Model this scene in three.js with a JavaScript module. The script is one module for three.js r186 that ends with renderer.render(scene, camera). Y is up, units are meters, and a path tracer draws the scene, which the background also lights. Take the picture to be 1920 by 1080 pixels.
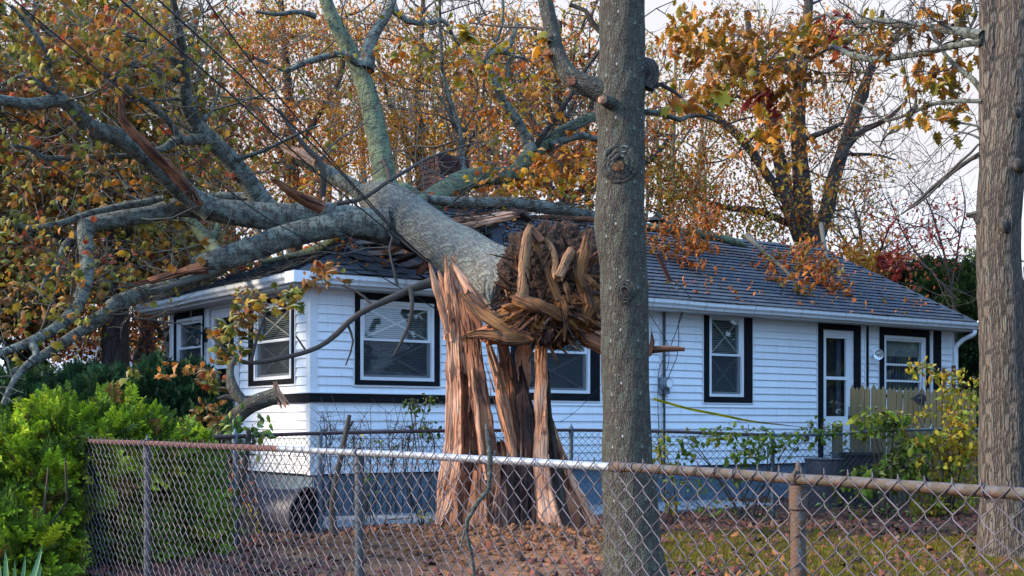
import * as THREE from 'three';
import { mergeGeometries, mergeVertices } from 'three/addons/utils/BufferGeometryUtils.js';

// ---------------------------------------------------------------- camera, sky, sun, exposure
const F = 2450, HC = 1.12, HORIZON = 800;           // focal length in photo pixels, eye height, horizon row
const scene = new THREE.Scene();
const camera = new THREE.PerspectiveCamera(2 * Math.atan(540 / F) * 180 / Math.PI, 16 / 9, 0.1, 2000);
camera.position.set(0, HC, 0);
camera.setViewOffset(1920, 1080, 0, -(HORIZON - 540), 1920, 1080);   // lens shift: level camera, rising front
const renderer = new THREE.WebGLRenderer({ antialias: true });
renderer.toneMapping = THREE.LinearToneMapping;
renderer.toneMappingExposure = 3.15;
renderer.shadowMap.enabled = true;
renderer.shadowMap.type = THREE.PCFSoftShadowMap;

const mix = (a, b, t) => a + (b - a) * t, clamp = (x, a = 0, b = 1) => Math.min(b, Math.max(a, x));
const SUN_DIR = new THREE.Vector3(-0.84, 0.43, 0.16).normalize();
{
  const w = 512, h = 256, d = new Float32Array(w * h * 4);
  for (let y = 0; y < h; y++) for (let x = 0; x < w; x++) {
    const up = ((y + 0.5) / h - 0.5) * Math.PI, az = ((x + 0.5) / w - 0.5) * 2 * Math.PI;
    const dir = new THREE.Vector3(Math.cos(az) * Math.cos(up), Math.sin(up), Math.sin(az) * Math.cos(up));
    const e = Math.max(0, dir.y);
    // clear evening sky: deep blue overhead, paler low down, a broad bank of pale grey-white cloud on the side the camera looks to
    const low = Math.pow(1 - e, 2.2), ahead = 0.5 - 0.5 * dir.z / Math.max(0.05, Math.hypot(dir.x, dir.z)), glow = Math.pow(ahead, 1.6) * Math.pow(1 - e, 1.3), g = Math.pow(Math.max(0, dir.dot(SUN_DIR)), 4) * 0.25;
    const c = [[0.30, 0.57, 1.04], [0.46, 0.70, 1.06]].reduce((p, q) => p.map((k, i) => mix(k, q[i], low))).map((k, i) => mix(k, [0.30, 0.298, 0.315][i], clamp(glow * 1.6)) + g * [1, 0.95, 0.85][i]);
    const o = (y * w + x) * 4;
    for (let k = 0; k < 3; k++) d[o + k] = dir.y < 0 ? c[k] * 0.5 : c[k];
    d[o + 3] = 1;
  }
  const t = new THREE.DataTexture(d, w, h, THREE.RGBAFormat, THREE.FloatType);
  t.mapping = THREE.EquirectangularReflectionMapping; t.magFilter = THREE.LinearFilter; t.needsUpdate = true;
  scene.background = t; scene.environment = t;
}
const sun = new THREE.DirectionalLight(new THREE.Color(1.0, 0.86, 0.66), 2.6);
sun.position.copy(SUN_DIR).multiplyScalar(60).add(new THREE.Vector3(0, 0, -15));
sun.target.position.set(0, 0, -15); sun.castShadow = true; sun.shadow.radius = 22;
sun.shadow.mapSize.set(2048, 2048);
Object.assign(sun.shadow.camera, { left: -30, right: 30, top: 30, bottom: -30, near: 1, far: 140 });
scene.add(sun, sun.target);

// ---------------------------------------------------------------- helpers
const V = (x, y, z) => new THREE.Vector3(x, y, z);
function W(px, py, z) { return V((px - 960) / F * z, HC + (HORIZON - py) / F * z, -z); }   // photo pixel + distance -> point
function rng(seed) { let s = seed | 0; return () => { s = (s + 0x6d2b79f5) | 0; let t = Math.imul(s ^ (s >>> 15), 1 | s); t = (t + Math.imul(t ^ (t >>> 7), 61 | t)) ^ t; return ((t ^ (t >>> 14)) >>> 0) / 4294967296; }; }
const sstep = (x, a, b) => { const t = clamp((x - a) / (b - a)); return t * t * (3 - 2 * t); };
function hash3(x, y, z) { let h = Math.imul(x, 374761393) ^ Math.imul(y, 668265263) ^ Math.imul(z, 2147483647 ^ 1274126177); h = Math.imul(h ^ (h >>> 13), 1274126177); h ^= h >>> 16; h = Math.imul(h, 2246822519); return ((h ^ (h >>> 15)) >>> 0) / 4294967296; }
function noise3(x, y, z) {                     // value noise, -1..1
  const ix = Math.floor(x), iy = Math.floor(y), iz = Math.floor(z); let fx = x - ix, fy = y - iy, fz = z - iz;
  fx = fx * fx * (3 - 2 * fx); fy = fy * fy * (3 - 2 * fy); fz = fz * fz * (3 - 2 * fz);
  const h = (a, b, c) => hash3(ix + a, iy + b, iz + c);
  return mix(mix(mix(h(0, 0, 0), h(1, 0, 0), fx), mix(h(0, 1, 0), h(1, 1, 0), fx), fy), mix(mix(h(0, 0, 1), h(1, 0, 1), fx), mix(h(0, 1, 1), h(1, 1, 1), fx), fy), fz) * 2 - 1;
}
function fbm3(x, y, z, o = 4) { let s = 0, a = 0.5; for (let i = 0; i < o; i++) { s += a * noise3(x, y, z); x = x * 2.03 + 7; y = y * 2.03 + 3; z = z * 2.03 + 11; a *= 0.5; } return s; }
function pnoise(u, v, pu, pv, seed) {           // periodic value noise on the unit square, 0..1
  const x = u * pu, y = v * pv, ix = Math.floor(x), iy = Math.floor(y); let fx = x - ix, fy = y - iy;
  fx = fx * fx * (3 - 2 * fx); fy = fy * fy * (3 - 2 * fy);
  const h = (a, b) => hash3(((ix + a) % pu + pu) % pu, ((iy + b) % pv + pv) % pv, seed);
  return mix(mix(h(0, 0), h(1, 0), fx), mix(h(0, 1), h(1, 1), fx), fy);
}
function pfbm(u, v, pu, pv, seed, o = 4) { let s = 0, a = 0.5, n = 0; for (let i = 0; i < o; i++) { s += a * pnoise(u, v, pu, pv, seed + i); n += a; a *= 0.5; pu *= 2; pv *= 2; } return s / n; }

const usedNames = {};
function numbered(n) { const k = usedNames[n] = (usedNames[n] ?? -1) + 1; return k ? n + '_' + String(k).padStart(3, '0') : n; }
function tag(o, label, category, group, kind) { o.userData.label = label; if (category) o.userData.category = category; if (group) o.userData.group = group; if (kind) o.userData.kind = kind; return o; }
function thing(name, pos, label, category, group) { const o = new THREE.Group(); o.name = numbered(name); o.position.copy(pos); scene.add(o); return tag(o, label, category, group); }
function shade(o) { o.castShadow = true; o.receiveShadow = true; return o; }
// a part whose geometry is given in world coordinates
function part(parent, name, geo, mat, label) {
  const at = V(0, 0, 0); for (let p = parent; p && p !== scene; p = p.parent) at.add(p.position);
  geo.translate(-at.x, -at.y, -at.z);
  const m = shade(new THREE.Mesh(geo, mat)); m.name = parent === scene ? numbered(name) : name; parent.add(m); if (label) m.userData.label = label; return m;
}
// a part whose geometry is given in the parent's own axes
function local(parent, name, geo, mat, label) { const m = shade(new THREE.Mesh(geo, mat)); m.name = name; parent.add(m); if (label) m.userData.label = label; return m; }
function structure(name, geo, mat) { const m = shade(new THREE.Mesh(geo, mat)); m.name = name; m.userData.kind = 'structure'; scene.add(m); return m; }
function clean(g) { for (const k of Object.keys(g.attributes)) if (!['position', 'normal', 'uv', 'color'].includes(k)) g.deleteAttribute(k); return g; }
function merge(list) {
  const col = list.some((g) => g.attributes.color);
  return mergeGeometries(list.map((g) => {
    g = clean(g.index ? g : g.clone());
    if (!g.index) g.setIndex([...Array(g.attributes.position.count).keys()]);
    const n = g.attributes.position.count;
    if (!g.attributes.uv) g.setAttribute('uv', new THREE.BufferAttribute(new Float32Array(n * 2), 2));
    if (col && !g.attributes.color) g.setAttribute('color', new THREE.BufferAttribute(new Float32Array(n * 3).fill(1), 3));
    return g;
  }));
}
function tint(g, c) { const n = g.attributes.position.count, a = new Float32Array(n * 3); for (let i = 0; i < n; i++) a.set(c, i * 3); g.setAttribute('color', new THREE.BufferAttribute(a, 3)); return g; }
function triUV(g, s = 1) {                      // uv in metres from the face's main direction
  const p = g.attributes.position, n = g.attributes.normal, uv = new Float32Array(p.count * 2);
  for (let i = 0; i < p.count; i++) {
    const ax = Math.abs(n.getX(i)), ay = Math.abs(n.getY(i)), az = Math.abs(n.getZ(i));
    if (ay >= ax && ay >= az) uv.set([p.getX(i) * s, p.getZ(i) * s], i * 2);
    else if (ax >= az) uv.set([p.getZ(i) * s, p.getY(i) * s], i * 2);
    else uv.set([p.getX(i) * s, p.getY(i) * s], i * 2);
  }
  g.setAttribute('uv', new THREE.BufferAttribute(uv, 2)); return g;
}
function box(x0, x1, y0, y1, z0, z1) { const g = new THREE.BoxGeometry(x1 - x0, y1 - y0, z1 - z0); g.translate((x0 + x1) / 2, (y0 + y1) / 2, (z0 + z1) / 2); return triUV(g); }
function bar(a, b, w, d) {                      // straight square bar between two points
  const g = new THREE.BoxGeometry(w, a.distanceTo(b), d); g.applyQuaternion(new THREE.Quaternion().setFromUnitVectors(V(0, 1, 0), b.clone().sub(a).normalize())); const m = a.clone().add(b).multiplyScalar(0.5); return g.translate(m.x, m.y, m.z);
}
// tapered, slightly lumpy tube through points {p, r}; uv repeats every `tile` metres
function limb(pts, o = {}) {
  const { sides = 8, step = 0.14, lump = 0.06, freq = 3.5, tile = 0.5, cap = true, jag = 0, seed = 1, flat = 1 } = o;
  const curve = new THREE.CatmullRomCurve3(pts.map((q) => q.p), false, 'centripetal');
  const len = pts.reduce((s, q, i) => i ? s + q.p.distanceTo(pts[i - 1].p) : 0, 0), n = Math.max(pts.length, Math.ceil(len / step) + 1, 3);
  const pos = [], uv = [], idx = [], rmax = Math.max(...pts.map((q) => q.r)), k = Math.max(1, Math.round(2 * Math.PI * rmax / tile));
  let t0 = null, nrm = null, along = 0, prev = null;
  for (let i = 0; i < n; i++) {
    const t = i / (n - 1), p = curve.getPoint(t), tan = curve.getTangent(t), s = t * (pts.length - 1), j = Math.min(pts.length - 2, Math.floor(s)), r = mix(pts[j].r, pts[j + 1].r, s - j);
    if (!nrm) { nrm = V(0, 1, 0); if (Math.abs(tan.y) > 0.9) nrm.set(0, 0, 1); nrm.addScaledVector(tan, -nrm.dot(tan)).normalize(); }
    else nrm.applyQuaternion(new THREE.Quaternion().setFromUnitVectors(t0, tan)).addScaledVector(tan, -nrm.dot(tan)).normalize();
    t0 = tan; const bin = V().crossVectors(tan, nrm);
    if (prev) along += p.distanceTo(prev); prev = p;
    for (let a = 0; a <= sides; a++) {
      const th = (a % sides) / sides * 2 * Math.PI, dx = Math.cos(th), dy = Math.sin(th) * flat;
      const q = V().addScaledVector(nrm, dx).addScaledVector(bin, dy);
      const wob = lump ? 1 + lump * 1.6 * noise3(p.x * freq + dx * 1.7 + seed * 13, p.y * freq + dy * 1.7, p.z * freq + dx * 0.9) + lump * 0.9 * noise3(p.x * freq * 3.1 + dx * 3.2, p.y * freq * 3.1 + dy * 3.2 + seed, p.z * freq * 3.1) : 1;
      q.multiplyScalar(r * wob).add(p);
      if (jag && i === n - 1) q.addScaledVector(tan, jag * (hash3(a % sides, seed, 5) - 0.25));
      pos.push(q.x, q.y, q.z); uv.push(a / sides * k, along / tile);
      if (i && a) { const b = i * (sides + 1) + a; idx.push(b, b - 1, b - sides - 2, b, b - sides - 2, b - sides - 1); }
    }
  }
  const ring = sides + 1;
  if (cap) for (const [row, flip] of [[0, 1], [n - 1, 0]]) {
    const c = pos.length / 3, p = curve.getPoint(row ? 1 : 0); pos.push(p.x, p.y, p.z); uv.push(0.5, 0.5);
    for (let a = 0; a < sides; a++) { const b = row * ring + a; flip ? idx.push(c, b, b + 1) : idx.push(c, b + 1, b); }
  }
  const g = new THREE.BufferGeometry();
  g.setAttribute('position', new THREE.Float32BufferAttribute(pos, 3)); g.setAttribute('uv', new THREE.Float32BufferAttribute(uv, 2)); g.setIndex(idx); g.computeVertexNormals();
  const N = g.attributes.normal;
  for (let i = 0; i < n; i++) { const a = i * ring, b = a + sides, v = V(N.getX(a) + N.getX(b), N.getY(a) + N.getY(b), N.getZ(a) + N.getZ(b)).normalize(); N.setXYZ(a, v.x, v.y, v.z); N.setXYZ(b, v.x, v.y, v.z); }
  return g;
}
// list of [px, py, z, diameter in px] -> {p, r}
const path = (l) => l.map(([x, y, z, w]) => ({ p: W(x, y, z), r: w / 2 / F * z }));
function wire(points, r, sides = 5, seg = 24) { return new THREE.TubeGeometry(new THREE.CatmullRomCurve3(points), seg, r, sides, false); }
function rodGeo(a, b, r, sides = 12) { const g = new THREE.CylinderGeometry(r, r, a.distanceTo(b), sides); g.applyQuaternion(new THREE.Quaternion().setFromUnitVectors(V(0, 1, 0), b.clone().sub(a).normalize())); const m = a.clone().add(b).multiplyScalar(0.5); return g.translate(m.x, m.y, m.z); }

// ---------------------------------------------------------------- textures
const enc = (x) => { x = clamp(x); return 255 * (x <= 0.0031308 ? 12.92 * x : 1.055 * Math.pow(x, 1 / 2.4) - 0.055); };
function colorTex(n, fn, h = n) { const d = new Uint8Array(n * h * 4); for (let y = 0; y < h; y++) for (let x = 0; x < n; x++) { const c = fn((x + 0.5) / n, (y + 0.5) / h), o = (y * n + x) * 4; d[o] = enc(c[0]); d[o + 1] = enc(c[1]); d[o + 2] = enc(c[2]); d[o + 3] = 255; } const t = new THREE.DataTexture(d, n, h); t.colorSpace = THREE.SRGBColorSpace; return setup(t); }
function grayTex(n, fn, h = n) { const d = new Uint8Array(n * h * 4); for (let y = 0; y < h; y++) for (let x = 0; x < n; x++) { const c = 255 * clamp(fn((x + 0.5) / n, (y + 0.5) / h)), o = (y * n + x) * 4; d[o] = d[o + 1] = d[o + 2] = c; d[o + 3] = 255; } return setup(new THREE.DataTexture(d, n, h)); }
function setup(t) { t.wrapS = t.wrapT = THREE.RepeatWrapping; t.magFilter = THREE.LinearFilter; t.minFilter = THREE.LinearMipmapLinearFilter; t.generateMipmaps = true; t.needsUpdate = true; return t; }
const lerp3 = (a, b, t) => [mix(a[0], b[0], t), mix(a[1], b[1], t), mix(a[2], b[2], t)];
const std = (o) => new THREE.MeshStandardMaterial(o);
const rgb = (r, g, b) => new THREE.Color().setRGB(r, g, b);

function barkHeight(kind) {
  return (u, v) => {
    const wu = u + 0.03 * (pfbm(u, v, 5, 4, 91, 3) - 0.5) * 2, wv = v + 0.03 * (pfbm(u, v, 4, 5, 92, 3) - 0.5);
    if (kind === 'fissure') { const a = pfbm(wu, wv, 14, 3, 11, 3), r = 1 - Math.abs(a - 0.5) * 2; return clamp(0.9 - 0.8 * Math.pow(r, 5) + 0.35 * (pfbm(u, v, 30, 18, 15, 3) - 0.5)); }
    if (kind === 'net') { const a = pfbm(wu, wv, 12, 6, 21, 3), b = pfbm(wu, wv, 17, 9, 24, 2); return clamp(0.25 + 0.9 * Math.abs(a - 0.5) * 2 + 0.4 * Math.abs(b - 0.5) + 0.3 * (pfbm(u, v, 40, 34, 27, 2) - 0.5)); }
    if (kind === 'smooth') { return clamp(0.5 + 0.5 * (pfbm(wu, wv, 6, 16, 31, 3) - 0.5) + 0.5 * (pfbm(u, v, 32, 22, 34, 3) - 0.5) - 0.35 * sstep(pfbm(wu, wv, 3, 30, 36, 2), 0.62, 0.72)); }
    return clamp(0.5 + 0.7 * (pfbm(wu, wv, 20, 6, 41, 4) - 0.5) + 0.4 * (pfbm(u, v, 44, 30, 44, 2) - 0.5));
  };
}
function cells(u, v, n, seed, share, rmin, rmax) {        // round growths scattered one to a cell
  const x = u * n, y = v * n, ix = Math.floor(x), iy = Math.floor(y); let best = 0;
  for (let j = -1; j <= 1; j++) for (let i = -1; i <= 1; i++) { const cx = ((ix + i) % n + n) % n, cy = ((iy + j) % n + n) % n; if (hash3(cx, cy, seed) > share) continue; const px = ix + i + 0.2 + 0.6 * hash3(cx, cy, seed + 1), py = iy + j + 0.2 + 0.6 * hash3(cx, cy, seed + 2), r = mix(rmin, rmax, Math.pow(hash3(cx, cy, seed + 3), 2)), d = Math.hypot(x - px, y - py) / r; best = Math.max(best, sstep(1.1 - d, 0, 0.35)); }
  return best;
}
function barkMat(kind, dark, light, lichen, amount, bump, spots = 0) {
  const h = barkHeight(kind), N = 512;
  const map = colorTex(N, (u, v) => {
    const x = h(u, v), fu = u + 0.05 * (pfbm(u, v, 6, 6, 57, 3) - 0.5), fv = v + 0.05 * (pfbm(u, v, 6, 6, 58, 3) - 0.5), big = pfbm(fu, fv, 4, 4, 51, 5), fine = pfbm(u, v, 64, 64, 54, 2);
    let c = lerp3(dark, light, clamp(x * 0.85 + (big - 0.5) * 0.5 + (fine - 0.5) * 0.45));
    const l = sstep(pfbm(fu, fv, 7, 7, 61, 5) * 0.7 + fine * 0.3 + 0.2 * (x - 0.5), 1 - amount - 0.2, 1 - amount + 0.16);
    c = lerp3(c, lichen.map((q) => q * (0.75 + 0.5 * fine)), l * 0.8);
    if (spots) c = lerp3(c, [0.40, 0.44, 0.41], (cells(fu, fv, 6, 71, 0.3, 0.06, 0.24) * (0.6 + 0.4 * fine) + 0.6 * cells(u, v, 15, 76, 0.09, 0.07, 0.24)) * spots);
    return c;
  });
  return std({ map, bumpMap: grayTex(N, h), bumpScale: bump, roughness: 0.95 });
}
const M = {};
M.fallenBark = barkMat('net', [0.028, 0.025, 0.020], [0.20, 0.178, 0.145], [0.165, 0.172, 0.13], 0.40, 0.05);
M.limbBark = barkMat('smooth', [0.020, 0.018, 0.014], [0.095, 0.086, 0.068], [0.165, 0.18, 0.145], 0.47, 0.03);
M.mossLimb = barkMat('smooth', [0.032, 0.032, 0.02], [0.105, 0.105, 0.066], [0.13, 0.165, 0.085], 0.52, 0.028);
M.frontBark = barkMat('rough', [0.017, 0.012, 0.009], [0.10, 0.074, 0.053], [0.085, 0.09, 0.06], 0.42, 0.05, 0.7);
M.rightBark = barkMat('fissure', [0.034, 0.024, 0.018], [0.155, 0.112, 0.082], [0.12, 0.11, 0.082], 0.3, 0.034);
M.farBark = barkMat('rough', [0.018, 0.013, 0.010], [0.055, 0.041, 0.032], [0.065, 0.066, 0.045], 0.32, 0.02);
M.darkBark = barkMat('fissure', [0.018, 0.013, 0.011], [0.062, 0.045, 0.037], [0.07, 0.06, 0.05], 0.3, 0.02);
M.deadTwig = std({ color: rgb(0.048, 0.036, 0.027), roughness: 0.95 });
M.grayTwig = std({ color: rgb(0.075, 0.07, 0.056), roughness: 0.95 });
const grainH = (u, v) => { const w = u + 0.012 * (pfbm(u, v, 6, 3, 79, 3) - 0.5) * 2, a = pfbm(w, v, 22, 2, 81, 3), b = pnoise(w, v, 60, 3, 85), c = 1 - Math.abs(pfbm(w, v, 12, 2, 88, 2) - 0.5) * 2; return clamp(0.5 + 0.8 * (a - 0.5) + 0.5 * (b - 0.5) + 0.08 - 0.45 * Math.pow(c, 12)); };
let grainTex = null; const grain = () => (grainTex ??= grayTex(512, grainH));
function woodMat(dark, mid, light, rot, rotAmount, bump = 0.016) {
  const map = colorTex(512, (u, v) => {
    const g = grainH(u, v), b = pfbm(u, v, 5, 2, 95, 4); let c = g < 0.5 ? lerp3(dark, mid, g * 2) : lerp3(mid, light, g * 2 - 1);
    c = lerp3(c, light, 0.5 * sstep(b, 0.55, 0.75)); return lerp3(c, rot, sstep(pfbm(u, v, 6, 3, 98, 5), 1 - rotAmount - 0.1, 1 - rotAmount + 0.1) * 0.85);
  });
  return std({ map, bumpMap: grain(), bumpScale: bump, roughness: 0.88, vertexColors: true });
}
M.freshWood = woodMat([0.36, 0.13, 0.06], [0.56, 0.255, 0.135], [0.70, 0.40, 0.25], [0.20, 0.065, 0.032], 0.30);
M.brownWood = woodMat([0.11, 0.032, 0.013], [0.26, 0.088, 0.036], [0.39, 0.165, 0.08], [0.062, 0.022, 0.012], 0.42, 0.024);
M.rootWood = woodMat([0.08, 0.024, 0.006], [0.205, 0.072, 0.015], [0.34, 0.145, 0.036], [0.04, 0.014, 0.006], 0.40, 0.02);
M.rotWood = woodMat([0.022, 0.008, 0.006], [0.065, 0.024, 0.014], [0.14, 0.055, 0.03], [0.022, 0.011, 0.008], 0.45, 0.03);
M.rootSkin = woodMat([0.11, 0.05, 0.022], [0.215, 0.10, 0.042], [0.30, 0.155, 0.072], [0.06, 0.028, 0.013], 0.28);
M.soil = std({ map: colorTex(512, (u, v) => lerp3([0.013, 0.006, 0.003], [0.072, 0.031, 0.015], clamp(pfbm(u, v, 12, 12, 101, 5) * 1.5 - 0.25))), bumpMap: grayTex(512, (u, v) => pfbm(u, v, 14, 14, 104, 5)), bumpScale: 0.03, roughness: 1 });
M.rootHair = std({ color: rgb(0.085, 0.045, 0.027), roughness: 1 });
M.siding = std({ map: colorTex(512, (u, v) => { const d = pfbm(u, v, 6, 3, 111, 5), s = sstep(pfbm(u, v, 40, 3, 114, 4), 0.62, 0.8) * 0.08; return [0.82 - d * 0.07 - s, 0.84 - d * 0.07 - s, 0.865 - d * 0.07 - s]; }), bumpMap: grayTex(256, (u, v) => pfbm(u, v, 30, 90, 117, 2)), bumpScale: 0.0012, roughness: 0.6 });
M.whiteTrim = std({ map: colorTex(256, (u, v) => { const d = pfbm(u, v, 5, 5, 121, 5); return [0.73 - d * 0.1, 0.74 - d * 0.1, 0.755 - d * 0.1]; }), roughness: 0.5 });
M.gutter = std({ map: colorTex(256, (u, v) => { const d = pfbm(u, v, 9, 4, 125, 5), s = sstep(pfbm(u, v, 30, 3, 128, 4), 0.55, 0.78); return lerp3([0.68 - d * 0.12, 0.69 - d * 0.12, 0.70 - d * 0.12], [0.3, 0.28, 0.25], s * 0.5); }), roughness: 0.5 });
M.soffit = std({ map: colorTex(256, (u, v) => { const d = pfbm(u, v, 8, 8, 131, 5); return [0.55 - d * 0.16, 0.545 - d * 0.16, 0.53 - d * 0.16]; }), roughness: 0.75 });
M.blackTrim = new THREE.MeshPhysicalMaterial({ specularIntensity: 0.2, map: colorTex(256, (u, v) => { const d = pfbm(u, v, 8, 20, 135, 4); return [0.006 + d * 0.006, 0.007 + d * 0.007, 0.009 + d * 0.009]; }), roughness: 0.7 });
M.foundation = std({ map: colorTex(512, (u, v) => { const d = pfbm(u, v, 8, 8, 141, 5), s = sstep(pfbm(u, v, 5, 9, 145, 5), 0.58, 0.74); return lerp3([0.085 + d * 0.035, 0.13 + d * 0.042, 0.175 + d * 0.05], [0.14, 0.155, 0.165], s * 0.55); }), bumpMap: grayTex(256, (u, v) => pfbm(u, v, 24, 24, 148, 3)), bumpScale: 0.004, roughness: 0.85 });
M.concrete = std({ map: colorTex(512, (u, v) => { const d = pfbm(u, v, 6, 6, 151, 6); return [0.17 + d * 0.14, 0.17 + d * 0.14, 0.175 + d * 0.14]; }), bumpMap: grayTex(256, (u, v) => pfbm(u, v, 30, 30, 155, 3)), bumpScale: 0.003, roughness: 0.9 });
const shingleMap = (k) => colorTex(256, (u, v) => { const d = pnoise(u, v, 120, 120, 161 + k), b = pfbm(u, v, 4, 4, 165 + k, 4), m = sstep(b, 0.55, 0.8), s = k * 0.006; return lerp3([0.018 + s + d * 0.026, 0.023 + s + d * 0.03, 0.033 + s + d * 0.04], [0.046, 0.06, 0.05], m * 0.45); });
M.shingles = [0, 1, 2, 3].map((k) => std({ map: shingleMap(k), bumpMap: grayTex(128, (u, v) => pnoise(u, v, 64, 64, 170 + k)), bumpScale: 0.002, roughness: 0.92 }));
M.deck = std({ color: rgb(0.02, 0.018, 0.017), roughness: 1 });
M.brick = [[0.066, 0.015, 0.011], [0.088, 0.021, 0.015], [0.042, 0.010, 0.009], [0.064, 0.022, 0.016]].map((c, k) => std({ map: colorTex(128, (u, v) => { const d = pfbm(u, v, 8, 8, 181 + k, 4); return [c[0] * (0.6 + d * 0.8), c[1] * (0.6 + d * 0.8), c[2] * (0.6 + d * 0.8)]; }), bumpMap: grayTex(128, (u, v) => pfbm(u, v, 16, 16, 187 + k, 3)), bumpScale: 0.004, roughness: 0.9 }));
M.mortar = std({ color: rgb(0.045, 0.036, 0.033), roughness: 1 });
M.glass = new THREE.MeshPhysicalMaterial({ color: rgb(0.93, 0.96, 0.97), transmission: 1, thickness: 0, roughness: 0.02, ior: 1.5 });
M.blind = std({ color: rgb(0.20, 0.215, 0.215), roughness: 0.8 });
M.screenDark = new THREE.MeshPhysicalMaterial({ color: rgb(0.012, 0.016, 0.02), roughness: 0.25 });
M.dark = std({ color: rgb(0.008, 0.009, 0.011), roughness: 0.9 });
M.curtain = std({ color: rgb(0.06, 0.075, 0.11), roughness: 0.95 });
M.tapeTan = std({ color: rgb(0.34, 0.32, 0.28), roughness: 0.6 });
M.galv = std({ map: colorTex(512, (u, v) => { const d = pfbm(u, v, 8, 8, 191, 5), r = sstep(pfbm(u, v, 7, 5, 195, 4), 0.66, 0.8); return lerp3([0.20 + d * 0.18, 0.20 + d * 0.18, 0.215 + d * 0.18], [0.10, 0.055, 0.032], r * 0.55); }), roughness: 0.42, metalness: 0.35 });
M.rustRed = std({ map: colorTex(512, (u, v) => { const d = pfbm(u, v, 10, 10, 201, 5), b = pfbm(u, v, 3, 6, 205, 4); return lerp3([0.04, 0.012, 0.008], [0.15, 0.05, 0.03], clamp(d * 1.3 - 0.3 + (b - 0.5) * 0.5)); }), bumpMap: grayTex(256, (u, v) => pfbm(u, v, 30, 30, 208, 3)), bumpScale: 0.002, roughness: 0.85 });
M.rustBrown = std({ map: colorTex(512, (u, v) => { const d = pfbm(u, v, 12, 12, 211, 5), b = sstep(pfbm(u, v, 4, 4, 215, 5), 0.47, 0.62), g = sstep(pfbm(u, v, 5, 3, 216, 5), 0.56, 0.66); let c = lerp3([0.032, 0.022, 0.014], [0.095, 0.068, 0.044], d); c = lerp3(c, [0.11, 0.038, 0.015], b * 0.55); return lerp3(c, [0.085, 0.09, 0.1], g * 0.5); }), bumpMap: grayTex(256, (u, v) => pfbm(u, v, 30, 30, 218, 3)), bumpScale: 0.002, roughness: 0.75, metalness: 0.1 });
M.postGray = std({ map: colorTex(256, (u, v) => { const d = pfbm(u, v, 8, 8, 221, 5); return lerp3([0.03, 0.031, 0.034], [0.085, 0.088, 0.095], d); }), roughness: 0.6, metalness: 0.3 });
M.farPost = std({ color: rgb(0.085, 0.12, 0.145), roughness: 0.55, metalness: 0.2 });
M.farRail = std({ map: colorTex(256, (u, v) => { const d = pfbm(u, v, 12, 12, 225, 4); return lerp3([0.025, 0.015, 0.018], [0.075, 0.04, 0.042], d); }), roughness: 0.8 });
M.meshWire = std({ color: rgb(0.085, 0.066, 0.075), roughness: 0.55, metalness: 0.3 });
M.farWire = std({ color: rgb(0.045, 0.055, 0.07), roughness: 0.6, metalness: 0.2 });
M.cable = std({ color: rgb(0.006, 0.006, 0.007), roughness: 0.6 });
M.picket = [0, 1, 2].map((k) => std({ map: colorTex(256, (u, v) => { const g = grainH(u, v), d = pfbm(u, v, 4, 6, 231 + k, 5), m = sstep(d, 0.5, 0.72); return lerp3(lerp3([0.048 + k * 0.006, 0.040 + k * 0.006, 0.022], [0.098 + k * 0.01, 0.084 + k * 0.009, 0.05], g), [0.065, 0.07, 0.036], m * 0.5); }), bumpMap: grain(), bumpScale: 0.004, roughness: 0.9 }));
M.blackPlastic = std({ color: rgb(0.012, 0.012, 0.014), roughness: 0.45 });
M.greyPlastic = std({ map: colorTex(256, (u, v) => { const d = pfbm(u, v, 6, 6, 241, 5), s = sstep(pfbm(u, v, 30, 4, 244, 4), 0.6, 0.75); return lerp3([0.04 + d * 0.03, 0.035 + d * 0.026, 0.042 + d * 0.03], [0.11, 0.1, 0.105], s * 0.4); }), roughness: 0.5 });
M.white = std({ color: rgb(0.74, 0.75, 0.77), roughness: 0.5 });
M.meterGray = std({ color: rgb(0.22, 0.24, 0.26), roughness: 0.45, metalness: 0.4 });
M.screen = std({ color: rgb(0.03, 0.04, 0.05), roughness: 0.9, transparent: true, opacity: 0.35 });
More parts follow.
